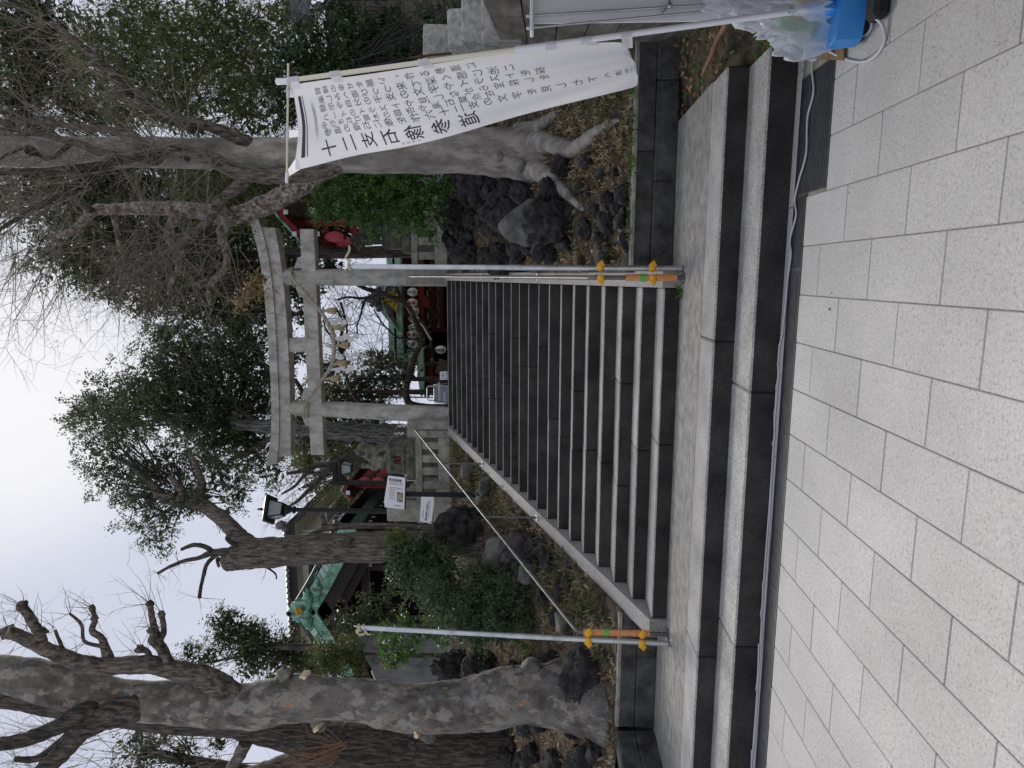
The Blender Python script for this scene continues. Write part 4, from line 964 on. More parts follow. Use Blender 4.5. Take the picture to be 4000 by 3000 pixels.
# ---------------------------------------------------------------- small canister, sticks
c_ = bank_px(2382, 890); k = pxm(c_.y)
e = empty('small_canister', c_, 'little green and blue grey canister with a pale lid standing among the dark rocks', 'canister')
r = 18 * k; m_ = MB(); m_.lathe([(r, -.03), (r * .97, 17 * k)], c_, 16); m_.build('green_band', M['green_paint'], e)
m_ = MB(); m_.lathe([(r, 17.1 * k), (r, 32 * k)], c_, 16); m_.build('dark_band', M['greyblue'], e)
m_ = MB(); m_.lathe([(r * 1.02, 32.1 * k), (r * 1.02, 36 * k)], c_, 16); m_.build('lid', M['white'], e)

o_ = bank_px(1720, 2990); m_ = MB(); a0, a1 = atY(1700, 3030, o_.y), atY(1533, 2968, o_.y); m_.box((a0.x, o_.y, a0.z - .3), (a1.x, o_.y + .5, a1.z), bev=.03); m_.box((a1.x - .30, o_.y + .1, a1.z + .001), (a1.x - .22, o_.y + .2, a1.z + .05)); tag(m_.build('concrete_box', M['paleblock']), 'pale concrete box standing behind the dark furrowed trunk', 'concrete box')
# ---------------------------------------------------------------- tall white banner on a leaning pole (seen from behind, so its words are mirrored)
BY = -2.5
B = lambda x, y, Y=BY: atY(x, y, Y)
pt, pb = B(1103, 318), B(3385, 42)
pb = Vector((1.42, BY - .05, -.10))
e = empty('banner_flag', pb, 'tall white cloth banner with dark vertical writing seen from behind on a leaning cream pole', 'banner')
m_ = MB(); mid = pt.lerp(pb, .45); m_.tube([pt, mid], .0125, 12); m_.build('upper_pole', M['white'] if False else M['coping'] if False else flat('cream plastic pole', (.72, .69, .56), .45), e)
m_ = MB(); m_.tube([mid, pb], .0155, 12); m_.build('lower_pole', M['white'], e)
m_ = MB(); m_.lathe([(.016, -.03), (.017, .03), (.01, .035)], pt, 12); m_.build('pole_cap', M['white'], e)
c0, c1 = B(1126, 248), B(1120, 712)
m_ = MB(); m_.tube([c0, c1], .006, 8); m_.build('crossbar', flat('cream crossbar', (.66, .62, .45), .5), e)
m_ = MB(); m_.tube([c1 + (c0 - c1).normalized() * .05, c1 - (c0 - c1).normalized() * .004], .009, 8); m_.build('crossbar_cap', M['white'], e)
pole_edge = spl([B(x, y, BY - .012) for x, y in ((1141, 331), (1262, 312), (1448, 286), (1752, 239), (2085, 190), (2396, 163), (2452, 190))], 60)
free_edge = spl([B(x, y, BY + .05) for x, y in ((1152, 668), (1361, 615), (1578, 571), (1868, 499), (2157, 427), (2446, 345), (2493, 325))], 60)
def cloth(a, b):
    """a: 0 at the pole .. 1 free edge; b: 0 top .. 1 foot"""
    i = min(int(b * 60), 59); u = b * 60 - i
    p = pole_edge[i].lerp(pole_edge[i + 1], u); q_ = free_edge[i].lerp(free_edge[i + 1], u); r = p.lerp(q_, a)
    r.y += .030 * sin(a * 5 + b * 9) * a + .018 * sin(a * 2.2 - b * 16) * a + .01 * sin(a * 17 + b * 3) * min(1, b * 4)
    sag = .018 * sin(a * pi) * (1 - b) * (1 if b < .1 else 0)
    r.z -= sag + .03 * a * (1 - a) * 4 * max(0, b - .9) * 3
    return r
m_ = MB(); m_.grid(lambda u, v: cloth(u, v), 40, 110); m_.build('cloth', M['cloth'], e)
def CL(u, v, d=-.0025): r = cloth(min(max(u, 0), 1), min(max(v, 0), 1)); r.y += d; return r
# the cloth's measure: width ~.6 m, height ~1.85 m
CW, CH = (pole_edge[30] - free_edge[30]).length, (pole_edge[0] - pole_edge[60]).length
F = lambda u, v: CL(u / CW, v / CH)
m_ = MB()
put_text(m_, [('十二支石像参道', CW * .835, CH * .105)], F, .080, vertical=True, step=1.34, bold=.012)
put_text(m_, [('せきぞう', CW * .955, CH * .33)], F, .016, vertical=True, step=1.4)
cols = [('参道の燈石に像を作六十二支の文字を見し七下へ済めり', .655, .125), ('中引き石灯籠木の銀杏や滝石葉点在', .56, .120), ('ハーイのイラストや見しながら宝探しを', .46, .128), ('昼示今自分の干支の文字やイラストを探', .34, .125), ('楽しみへ遊びつつ来て深く感じ池こ', .235, .128), ('習縁の幸せを願い、作る参道に', .12, .122)]
for i, (t, a, v0) in enumerate(cols):
    put_text(m_, [(t, CW * a, CH * v0)], F, .040 if i != 1 else .036, vertical=True, step=1.38)
o = m_.build('lettering', M['purple'], e); o['kind'] = 'stuff'
for nm, v0, v1, lo_, hi_ in (('band', .030, .046, .14, .87), ('thin_band', .052, .0555, .14, .87), ('band', .966, .980, .03, .80), ('thin_band', .955, .9585, .03, .80)):
    m_ = MB(); m_.grid(lambda u, v: CL(lo_ + (hi_ - lo_) * u, v0 + (v1 - v0) * v), 30, 1); m_.build(nm, M['purple'], e)
for b_ in (.02, .225, .46, .70, .78, .955):
    i = int(b_ * 60); p = pole_edge[i]; d = (pb - pt).normalized(); t_ = (p - pt).dot(d); c_ = pt + d * t_
    m_ = MB(); m_.tube([c_ - d * .027, c_ + d * .027], .0172, 12); m_.add([c_ - d * .027 + Vector((0, -.018, 0)), c_ + d * .027 + Vector((0, -.018, 0)), cloth(.05, b_) + d * .027, cloth(.05, b_) - d * .027], [(0, 1, 2, 3)]); m_.build('loop', M['cloth'], e)
for a in (.10, .55):
    c_ = c0.lerp(c1, .17 + a * .76); d = (c1 - c0).normalized()
    m_ = MB(); m_.tube([c_ - d * .022, c_ + d * .022], .0085, 10); m_.add([c_ - d * .022, c_ + d * .022, cloth(a + .04, .004), cloth(a - .04, .004)], [(0, 1, 2, 3)]); m_.build('loop', M['cloth'], e)
m_ = MB(); m_.add([c1 + (c0 - c1).normalized() * .06, c1 + (c0 - c1).normalized() * .02 + Vector((0, -.01, 0)), cloth(1, .03), cloth(.84, .006)], [(0, 1, 2, 3)]); m_.build('corner_fold', M['cloth'], e)

# ---------------------------------------------------------------- white display panel on a rod frame
DY = -2.30
D = lambda x, y, Y=DY: atY(x, y, Y)
xa = D(2300, 88).x; z1, z0 = D(2072, 40).z, D(2985, 20).z
e = empty('display_stand', (xa + .4, DY, ZP), 'white display panel held in a frame of thin metal rods by the block wall', 'display stand')
m_ = MB(); m_.box((xa, DY, z0), (xa + .78, DY + .012, z1 - .02)); m_.build('panel', M['white'], e)
m_ = MB(); m_.box((D(2066, 135).x, DY - .05, z1 - .018), (xa + .85, DY + .05, z1 + .002), bev=.004); m_.build('top_board', M['white'], e)
xr1, xr2 = D(2070, 70).x, D(2070, 117).x
for xx, sl_ in ((xr1, .06), (xr2, .10)):
    m_ = MB(); m_.tube([(xx, DY - .03, z1), (xx + sl_, DY - .03, ZP + .3)], .006, 8); m_.build('rod', M['galv'], e)
    m_ = MB(); m_.tube([(xx, DY - .03, z1 + .002), (xx, DY - .03, z1 + .012), (xx, DY - .03, z1 + .022)], [.012, .012, .006], 8); m_.build('bolt', M['galv'], e)
zm = D(2610, 40).z
m_ = MB(); m_.tube([(xr1 + .035, DY - .035, zm), (xr1 + .2, DY - .035, zm), (xr1 + .8, DY - .035, zm)], .006, 8); m_.tube([(xr1 + .035, DY - .035, zm), (xr2 + .06, DY - .035, zm + .04)], .006, 8); m_.build('cross_rod', M['galv'], e)
m_ = MB(); m_.blob((xr1 + .035, DY - .04, zm), .016, 2, .05); m_.build('clamp', M['galv'], e)

# ---------------------------------------------------------------- banner foot: blue water tank, rubber foot, plywood, plastic film
tk = empty('water_tank', (1.50, -2.50, ZP), 'blue plastic water tank with a black rubber foot weighing down the banner pole', 'banner base')
p0, p1 = atZ(3320, 128, ZP), atZ(3430, 20, ZP)
ang = -.25
def rotz(v, c=(1.52, -2.46)): x, y = v[0] - c[0], v[1] - c[1]; return (c[0] + x * cos(ang) - y * sin(ang), c[1] + x * sin(ang) + y * cos(ang), v[2])
m_ = MB()
prof = [(1.27, -2.62), (1.30, -2.68), (1.80, -2.68), (1.80, -2.22), (1.36, -2.22), (1.27, -2.34)]
pr_ = [rotz((x, y, ZP + .035)) for x, y in prof]; m_.prism(pr_, (0, 0, .125)); m_.build('tank', M['tank'], tk)
m_ = MB(); pr_ = [rotz((1.52 + (x - 1.52) * .9, -2.46 + (y + 2.46) * .9, ZP + .001)) for x, y in prof]; m_.prism(pr_, (0, 0, .035)); m_.build('foot_plate', M['rubber'], tk)
f0 = atZ(3475, 40, ZP); m_ = MB(); m_.box((f0.x - .03, f0.y - .02, ZP + .001), (f0.x + .22, f0.y + .09, ZP + .075), bev=.02); m_.build('rubber_foot', M['rubber'], tk)
m_ = MB(); m_.lathe([(.04, 0), (.04, .05), (.028, .06), (.028, .12)], (pb.x, pb.y, ZP + .16), 14); m_.build('socket', M['tank'], tk)
b0 = [atZ(x, y, ZP) for x, y in ((3188, 150), (3188, 231), (3308, 236), (3312, 120))]
m_ = MB(); m_.prism([Vector((p.x, p.y, ZP + .003)) for p in b0], (0, 0, .015)); tag(m_.build('plywood_sheet', M['ply']), 'small damp brown plywood sheet lying on the paving under the plastic', 'plywood')
for i, (x, y, z, c) in enumerate(((1.50, -2.40, .12, 'gold'), (1.42, -2.30, .18, 'green_paint'))):
    m_ = MB(); m_.box((x - .07, y - .06, ZP + .162), (x + .07, y + .06, ZP + .162 + z), bev=.015); tag(m_.build('packet', M[c]), ('yellow packet under the clear plastic on the blue tank', 'green packet under the clear plastic on the blue tank')[i], 'packet')
gl = empty('grey_stone_lump', atZ(3090, 130, ZP), 'pale rounded concrete lump between the low step end and the plywood', 'concrete lump')
p = atZ(3100, 120, ZP); m_ = MB(); m_.blob(p + Vector((.06, .05, .05)), (.13, .12, .12), 3, .12, 1, flat=-.5); m_.build('lump', M['coping'], gl)
# film draped over tank: a crumpled skirt
cxy = Vector((1.60, -2.42, 0)); m_ = MB(); nu, nv = 72, 26
fz = random.Random(5)
def film(u, v):
    a = u * 2 * pi; rad = .05 + .235 * v ** .8
    c, s_ = cos(a), sin(a)
    rg1 = 1 - 2 * abs(noise.noise(Vector((c * 2.4, s_ * 2.4, v * 2.2)))); rg2 = 1 - 2 * abs(noise.noise(Vector((c * 5.5 + 3, s_ * 5.5, v * 5)))); rg3 = noise.noise(Vector((c * 11, s_ * 11 + 5, v * 11)))
    fold = .55 * rg1 + .35 * rg2 + .25 * rg3
    rad *= 1 + .42 * (fold - .25) * min(1, v * 1.6)
    z = .80 - .64 * v ** 1.1 + .16 * (rg2 - .4) * v + .05 * rg3 + .10 * noise.noise(Vector((c * 3, s_ * 3, v * 3)))
    return Vector((cxy.x + c * rad * 1.12, cxy.y + s_ * rad * .78, ZP + max(.02, z) - .03))
nu, nv = 110, 40
m_.grid(film, nu, nv)
tag(m_.build('plastic_film', M['film']), 'crumpled clear plastic sheet draped over the blue tank and stand feet', 'plastic sheet')

# ---------------------------------------------------------------- cables
cp = [(3186, 186), (3172, 260), (3178, 360), (3155, 460), (3149, 600), (3122, 702), (3105, 781), (3110, 841), (3086, 937), (3090, 992), (3077, 1094), (3068, 1203), (3053, 1317), (3037, 1383), (3040, 1468), (3028, 1540), (3025, 1650), (3025, 1710), (3008, 1769), (3006, 1878), (2987, 1980), (2993, 2073), (2981, 2174), (2979, 2343), (2966, 2444), (2963, 2571), (2957, 2672), (2943, 2731), (2938, 2860), (2935, 3010), (2930, 3200)]
pts = spl([atZ(x, y, ZP + .009) for x, y in cp], 260)
pts = [Vector((p.x, p.y if p.y < -1.693 else -1.700 - .022 * (1 + sin(p.x * 2.7) * cos(p.x * 1.1)), p.z)) for p in pts]
m_ = MB(); m_.tube(pts, .0062, 8); tag(m_.build('power_cable', M['cable']), 'long pale grey cable snaking along the drain grate at the foot of the steps', 'cable')
pts2 = spl([atZ(x, y, ZP + .008) for x, y in [(3040, 1430), (3032, 1540), (3033, 1680), (3012, 1830), (3000, 1960), (3000, 2080), (2987, 2250), (2975, 2400), (2972, 2560), (2960, 2700), (2947, 2860), (2942, 3020)]], 140)
pts2 = [Vector((p.x, -1.712 - .028 * (1 + sin(p.x * 2.7 + .9)), p.z)) for p in pts2]
m_ = MB(); m_.tube(pts2, .004, 7); tag(m_.build('power_cable', M['cable']), 'thin second grey cable running close beside the long pale one', 'cable')
pts3 = spl([Vector((*atZ(x, y, ZP).to_2d(), ZP + z)) for x, y, z in [(3262, 200, .03), (3290, 222, .008), (3335, 238, .007), (3385, 240, .007), (3430, 215, .007), (3462, 160, .007), (3466, 100, .02), (3458, 66, .05)]], 60)
m_ = MB(); m_.tube(pts3, .0075, 8); tag(m_.build('power_cable', M['cable']), 'looped grey cable between the plywood sheet and the rubber foot', 'cable')
pts4 = spl([Vector((*atZ(x, y, ZP).to_2d(), ZP + z)) for x, y, z in [(3370, 146, .02), (3395, 132, .01), (3415, 100, .012), (3420, 70, .03)]], 30)
m_ = MB(); m_.tube(pts4, .006, 8); tag(m_.build('power_cable', M['cable']), 'short dark plugged cable end tucked under the blue tank', 'cable')

# ---------------------------------------------------------------- old block wall along the bank, stepping down as it recedes
wd = Vector((sin(radians(11)), cos(radians(11)), 0)); wn = Vector((wd.y, -wd.x, 0)); w0 = Vector((2.02, -.7, 0))
# near end reaches beside the viewer
bw = empty('block_wall', w0, 'old wall of large flat stone blocks stepping down beside the white display panel', 'block wall')
cz = [-.35 + .2515 * i for i in range(9)]
for i in range(8):
    z0, z1 = cz[i], cz[i + 1]
    L1 = .92 if z1 > 1.45 else (1.5 if z1 > 1.2 else 3.2)
    s_ = -3.2 - (.4 if i % 2 else 0)
    while s_ < L1 - .05:
        s1 = min(s_ + random.uniform(.85, 1.3), L1)
        if L1 - s1 < .35: s1 = L1
        pa, pb_ = w0 + wd * (s_ + .004), w0 + wd * (s1 - .004); o_ = random.uniform(-.008, .008)
        m_ = MB(); m_.prism([Vector((pa.x, pa.y, z0 + .006)) - wn * o_, Vector((pb_.x, pb_.y, z0 + .006)) - wn * o_, Vector((pb_.x, pb_.y, z1 - .006)) - wn * o_, Vector((pa.x, pa.y, z1 - .006)) - wn * o_], wn * .4)
        m_.build('wall_block', M['blockwall'], bw); s_ = s1
for i, (px0, px1, Yb) in enumerate((((1879, 105), (1962, 158), .55), ((1804, 116), (1879, 162), 1.15), ((1750, 142), (1806, 182), 1.8), ((1650, 190), (1752, 228), 2.9))):
    a_, c_ = atY(px1[0], px1[1], Yb), atY(px0[0], px0[1], Yb)
    m_ = MB(); m_.box((a_.x, Yb, a_.z - .2), (c_.x + .30, Yb + .5, c_.z), bev=.02, jit=.012)
    tag(m_.build('stone_block', M['paleblock']), ('pale rough block lying just above the dark wall edge, nearest the display panel', 'pale rough block second in the stepped row above the wall', 'mossy rough block third in the stepped row above the wall', 'pale rough block farthest up the stepped row, with a rusty rod before it')[i], 'stone block', 'rough blocks stepping up behind the block wall')
p0, p1 = atY(1597, 228, 2.8), atY(1780, 206, 2.8)
m_ = MB(); m_.tube([p0, p0.lerp(p1, .5) + Vector((0, -.02, .01)), p1], .016, 7); tag(m_.build('rusty_rod', rough_mat('rust', [(.06, .025, .015), (.14, .06, .03)], 20)), 'thin rusty iron rod slanting before the farthest pale block', 'iron rod')
# fallen branch on the bare earth
pts = [atZ(*p, .06) for p in ((2745, 295), (2760, 255), (2782, 210), (2800, 160), (2830, 105), (2845, 70))]
m_ = MB(); m_.tube(spl(pts, 20), [.014 + .008 * i / 20 for i in range(21)], 8, wob=.3); tag(m_.build('fallen_branch', M['bark_pale'] if False else M['redtwig']), 'bare broken branch lying on the earth beside the landing', 'branch')
# ---------------------------------------------------------------- copper gabled hall on the bank side
KY = 13.0
kp = lambda x, y, Y=KY: atY(x, y, Y)
ap = kp(1205, 2392); rt_ = kp(1362, 2078); md = kp(1318, 2200)
e = empty('copper_gable_hall', (ap.x, KY + 3, TOP), 'dark wooden hall with a green verdigris gable and gold flower crest on its ridge end', 'hall')
cv = spl([ap, kp(1255, 2310), kp(1298, 2230), kp(1333, 2160), kp(1355, 2100), kp(1368, 2062)], 34)
def mir(p): return Vector((2 * ap.x - p.x, p.y, p.z))
def off(pts, d, dy=0):
    out = []
    for i, p in enumerate(pts):
        t = (pts[min(i + 1, len(pts) - 1)] - pts[max(i - 1, 0)]).normalized(); n = Vector((t.z, 0, -t.x))
        if n.z > 0: n = -n
        out.append(p + n * d + Vector((0, dy, 0)))
    return out
for side in (0, 1):
    f_ = (lambda p: p) if side == 0 else mir
    bb = MB()
    def band(mb, A_, B_, dy):
        A_ = [f_(p) for p in A_]; B_ = [f_(p) for p in B_]; n = len(A_)
        vs = A_ + B_ + [p + Vector((0, dy, 0)) for p in A_] + [p + Vector((0, dy, 0)) for p in B_]
        fs = []
        for i in range(n - 1):
            fs += [(i, i + 1, n + i + 1, n + i), (2 * n + i, 3 * n + i, 3 * n + i + 1, 2 * n + i + 1), (i, 2 * n + i, 2 * n + i + 1, i + 1), (n + i, n + i + 1, 3 * n + i + 1, 3 * n + i)]
        fs += [(0, n, 3 * n, 2 * n), (n - 1, 3 * n - 1, 4 * n - 1, 2 * n - 1)]
        mb.add(vs, fs)
    band(bb, off(cv, -.10), off(cv, .20), .12); bb.build('barge_board', M['copper'], e)
    bb = MB(); band(bb, off(cv, .205, .1), off(cv, .62, .1), .15); bb.build('gable_board', M['darkwood'], e)
    bb = MB(); band(bb, off(cv, .63, .35), off(cv, .9, .35), .2); bb.build('inner_board', M['wood'] if side else M['darkwood'], e)
    up_, dn_ = off(cv, -.36, .05), off(cv, -.115, -.02)
    for i in range(17):
        a, c = i * 2, i * 2 + 2
        g = MB(); q_ = [f_(up_[min(a + 1, 34)].lerp(up_[min(c + 1, 34)], .06)), f_(up_[min(a + 1, 34)].lerp(up_[min(c + 1, 34)], .94)), f_(dn_[a].lerp(dn_[c], .94)), f_(dn_[a].lerp(dn_[c], .06))]
        g.prism(q_, (0, .1, 0)); g.build('verge_panel', M['copperpale'] if i % 5 != 3 else M['copper'], e)
    tb = MB(); tb.tube([f_(p) for p in off(cv, -.50, .14)], .07, 8); tb.build('verge_roll', M['darkcopper'], e)
    # roof surface behind
    rs = MB(); A_ = [f_(p) for p in off(cv, -.42, .2)]
    rs.grid(lambda u, v: A_[int(round(u * 34))] + Vector((0, v * 6.2, 0)), 34, 6); rs.build('roof_slope', M['darkcopper'], e)
    rs = MB(); A_ = [f_(p) for p in off(cv, .15, .25)]
    rs.grid(lambda u, v: A_[int(round(u * 34))] + Vector((0, v * 5.9, 0)), 34, 6); rs.build('soffit', M['darkwood'], e)
tip = cv[-1]
m_ = MB(); m_.box((tip.x - .22, KY + .14, tip.z - .28), (tip.x + .04, KY + 6.2, tip.z + .10)); m_.build('eave_board', M['darkcopper'], e)
m_ = MB(); m_.box((tip.x - .22, KY - .02, tip.z - .18), (tip.x + .02, KY + .13, tip.z + .12)); m_.build('eave_cap', M['copper'], e)
for i in range(16):
    y = KY + .6 + i * .36; m_ = MB(); m_.box((tip.x - .6, y, tip.z - .42), (tip.x - .16, y + .10, tip.z - .30)); r_ = m_.build('rafter', M['darkwood'], e)
    m_ = MB(); m_.box((tip.x - .158, y, tip.z - .42), (tip.x - .150, y + .10, tip.z - .30)); m_.build('rafter_end', M['white'], r_)
for i, (dy, h0, h1, mt) in enumerate(((.0, -.25, .12, 'copper'), (.1, -.80, -.18, 'darkwood'), (.35, -1.15, -.6, 'darkwood'))):
    m_ = MB(); w_ = .34; m_.prism([(ap.x - w_, KY + dy + .005, ap.z + (h0 + h1) / 2), (ap.x, KY + dy + .005, ap.z + h0 - .05), (ap.x + w_, KY + dy + .005, ap.z + (h0 + h1) / 2), (ap.x, KY + dy + .005, ap.z + h1)], (0, .1, 0)); m_.build('apex_plate', M[mt], e)
# ridge end ornament
o_ = kp(1165, 2388, KY - .1)
m_ = MB(); m_.blob(o_ + Vector((0, .05, -.05)), (.36, .13, .32), 4, .45, 2.6); m_.blob(o_ + Vector((-.36, .05, -.28)), (.26, .10, .15), 3, .6, 2.5); m_.blob(o_ + Vector((.38, .05, -.30)), (.32, .10, .15), 3, .6, 2.5); m_.blob(o_ + Vector((.72, .05, -.62)), (.34, .09, .13), 3, .6, 2.5)
m_.tube([o_ + Vector((-.02, -.12, .24)), o_ + Vector((-.02, 5.9, .24))], .11, 12); m_.build('ridge_ornament', M['copper'], e)
m_ = MB(); m_.tube([o_ + Vector((-.02, -.125, .24)), o_ + Vector((-.02, -.13, .24))], .075, 12); m_.build('bore_shade', M['void'], e)  # black disc on the solid end, a hole's shade put into its colour
cr = o_ + Vector((.06, -.12, -.05))
m_ = MB()
for k in range(16):
    a = k * pi / 8; d = Vector((cos(a), 0, sin(a))); n = Vector((-sin(a), 0, cos(a)))
    m_.add([cr + d * .03 + Vector((0, -.012, 0)), cr + d * .09 + n * .022 + Vector((0, -.02, 0)), cr + d * .125, cr + d * .09 - n * .022 + Vector((0, -.02, 0))], [(0, 1, 2, 3)])
m_.lathe([(.03, 0), (.001, .02)], (0, 0, 0), 3) if False else None
m_.blob(cr + Vector((0, -.01, 0)), .032, 2, 0); m_.tube([cr, cr + Vector((0, .05, 0))], .125, 16); m_.build('flower_crest', M['gold'], e)
# dark interior: posts, back wall, white lamps
xl, xr = 2 * ap.x - tip.x + .4, tip.x - .75
m_ = MB(); m_.box((xl, KY + 1.6, TOP - .1), (xr, KY + 1.8, ap.z - .9)); m_.build('front_wall', M['void'], e)  # near-black sheet, the hall's inner shade put into its colour
m_ = MB(); m_.box((xr - .15, KY + 1.81, TOP - .1), (xr, KY + 6, tip.z - .2)); m_.build('side_wall', M['darkwood'], e)
for x_ in (xl + .3, ap.x - 1.2, ap.x + 1.2, xr - .3):
    m_ = MB(); m_.box((x_ - .11, KY + .75, TOP - .1), (x_ + .11, KY + .97, tip.z + .35)); m_.build('pillar', M['darkwood'], e)
m_ = MB(); m_.box((xl, KY + .78, tip.z - .35), (xr, KY + .95, tip.z - .05)); m_.build('beam', M['darkwood'], e)
for x, y, s_ in ((1393, 2245, .16), (1437, 2200, .13), (1483, 2182, .08)):
    p = kp(x, y, KY + .7); m_ = MB(); m_.box((p.x - s_ * .75, p.y - .03, p.z - s_), (p.x + s_ * .75, p.y + .03, p.z + s_)); m_.build('paper_lamp', M['whitepaper'] if s_ > .14 else M['paleglass'], e)
for i in range(4):
    p = kp(1437 + 11 * i, 2030 - 10 * i, KY + 2.5 + i * .5)

# ---------------------------------------------------------------- cream building behind it
CY = 18.0
cpx = lambda x, y, Y=CY: atY(x, y, Y)
co = cpx(1128, 2051); ZE = co.z; XE = co.x; XWn = XE - .55; YW = CY + .55
e = empty('cream_building', (XWn - 3, YW + 3, TOP), 'two storey cream rendered building with deep eaves and grey tiled roof', 'building')
XL_ = -18.
m_ = MB(); m_.box((XL_, YW, TOP - .1), (XWn, YW + .2, ZE - .25)); m_.build('front_wall', M['cream'], e)
m_ = MB(); m_.box((XWn - .2, YW + .2, TOP - .1), (XWn, YW + 9, ZE - .25)); m_.build('side_wall', M['cream'], e)
m_ = MB(); m_.box((XL_, CY, ZE - .25), (XE, CY + 9.6, ZE - .17)); m_.build('soffit', M['cream'], e)
m_ = MB(); m_.box((XL_, CY - .03, ZE - .24), (XE + .03, CY - .002, ZE + .06)); m_.box((XE + .002, CY, ZE - .24), (XE + .03, CY + 9.6, ZE + .06)); m_.build('fascia', M['darkwood'], e)
m_ = MB(); hz_ = 2.2
m_.add([(XL_, CY - .1, ZE + .05), (XE + .1, CY - .1, ZE + .05), (XE + .1, CY + 9.7, ZE + .05), (XL_, CY + 9.7, ZE + .05), (XL_, CY + 4.8, ZE + hz_), (XE - 4, CY + 4.8, ZE + hz_)], [(0, 1, 5, 4), (1, 2, 5), (2, 3, 4, 5), (3, 2, 1, 0)]); m_.build('roof_slope', M['tile'], e)
m_ = MB()
for i in range(34):
    x = XE - .1 - i * .24
    m_.tube([(x, CY - .16, ZE + .10), (x, CY + .5, ZE + .36)], .075, 7)
o = m_.build('eave_tiles', M['tile'], e); o['kind'] = 'stuff'
m_ = MB(); m_.blob((XE + .05, CY - .12, ZE + .28), (.2, .16, .2), 2, .2); m_.blob((XE - .1, CY - .12, ZE + .12), (.14, .1, .14), 2, .1); m_.build('corner_tile', M['tile'], e)
def wfront(px, name='window', lou=False):
    (x0, y0), (x1, y1) = px; a, c = cpx(x0, y0, YW - .04), cpx(x1, y1, YW - .04)
    xa, xb, za, zb = min(a.x, c.x), max(a.x, c.x), min(a.z, c.z), max(a.z, c.z)
    m_ = MB(); t = .05
    m_.box((xa, YW - .05, za), (xb, YW - .005, za + t)); m_.box((xa, YW - .05, zb - t), (xb, YW - .005, zb)); m_.box((xa, YW - .05, za + t), (xa + t, YW - .005, zb - t)); m_.box((xb - t, YW - .05, za + t), (xb, YW - .005, zb - t)); m_.box(((xa + xb) / 2 - t / 2, YW - .045, za + t), ((xa + xb) / 2 + t / 2, YW - .006, zb - t))
    f = m_.build('window', M['galv'] if not lou else M['darkwood'], e)
    m_ = MB()
    if lou:
        n = 18
        for i in range(n): m_.box((xa + t + (xb - xa - 2 * t) * i / n, YW - .04, za + t), (xa + t + (xb - xa - 2 * t) * (i + .6) / n, YW - .008, zb - t))
        o = m_.build('louvre', M['redtwig'], f); o['kind'] = 'stuff'
    else: m_.box((xa + t, YW - .03, za + t), (xb - t, YW - .02, zb - t)); m_.build('pane', M['glass'], f)
wfront(((1225, 2276), (1310, 2214))); wfront(((1222, 2211), (1320, 2150)), lou=True)
a, c = cpx(1200, 2300, YW - .5), cpx(1208, 2120, YW - .5)
m_ = MB(); m_.box((a.x, YW - .5, c.z - .05), (c.x, YW - .004, c.z + .08)); m_.build('window_canopy', M['darkwood'], e)
# side windows, on the wall facing the stairs
def side(x, y):
    d = _ray(x, y); t = (XWn - CAM[0]) / d[0]; return Vector(CAM + d * t)
def wside(p0, p1, mat, pane):
    a, c = side(*p0), side(*p1); ya, yb, za, zb = min(a.y, c.y), max(a.y, c.y), min(a.z, c.z), max(a.z, c.z); t = .06
    m_ = MB(); m_.box((XWn + .005, ya, za), (XWn + .06, yb, za + t)); m_.box((XWn + .005, ya, zb - t), (XWn + .06, yb, zb)); m_.box((XWn + .005, ya, za + t), (XWn + .06, ya + t, zb - t)); m_.box((XWn + .005, yb - t, za + t), (XWn + .06, yb, zb - t)); m_.box((XWn + .005, (ya + yb) / 2 - t / 2, za + t), (XWn + .055, (ya + yb) / 2 + t / 2, zb - t))
    f = m_.build('window', mat, e); m_ = MB(); m_.box((XWn + .01, ya + t, za + t), (XWn + .025, yb - t, zb - t)); m_.build('pane', pane, f)
wside((1290, 2036), (1400, 2003), M['white'], M['glass']); wside((1345, 1982), (1440, 1955), M['darkwood'], M['darkwood'])
a = side(1250, 2040); c = side(1330, 1945)
m_ = MB(); m_.box((XWn + .003, a.y, a.z - .3), (XWn + .45, a.y + 4.5, a.z - .22)); m_.build('window_canopy', M['cream'], e)
m_ = MB(); m_.tube([(XWn + .08, YW + .05, ZE - .3), (XWn + .08, YW + .05, TOP)], .05, 8); m_.build('downpipe', M['cream'], e)

# ---------------------------------------------------------------- main hall behind the torii
HY = 22.0
h = lambda x, y, Y=HY: atY(x, y, Y)
def hb(mb, x0, y0, x1, y1, Y, d, mi=0):
    """box from photo corners (x: down, y: leftwards)"""
    a, c = atY(x0, y0, Y), atY(x1, y1, Y); mb.box((a.x, Y, a.z), (c.x, Y + d, c.z), mi)
e = empty('main_hall', (h(1600, 1300).x, HY + 3, TOP), 'red lacquered main hall with pale green copper roof seen through the torii', 'shrine hall')
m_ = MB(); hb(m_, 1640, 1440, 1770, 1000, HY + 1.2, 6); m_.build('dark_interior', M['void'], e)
m_ = MB(); hb(m_, 1562, 1440, 1592, 960, HY + .1, .5); m_.build('eave_beam', M['darkred'], e)
m_ = MB(); hb(m_, 1640, 1380, 1652, 1000, HY - .05, .3); m_.build('lantern_beam', M['red'], e)
m_ = MB(); hb(m_, 1592, 1420, 1640, 960, HY + .7, .3); m_.build('upper_wall', M['darkred'], e)
for y in (1420, 1362, 1290, 1100):
    m_ = MB(); hb(m_, 1652, y + 7, 1770, y - 7, HY + .6, .3); m_.build('pillar', M['darkred'], e)
for x in (1690, 1722):
    m_ = MB(); hb(m_, x - 6, 1292, x + 6, 960, HY + .62, .25); m_.build('tie_beam', M['darkred'], e)
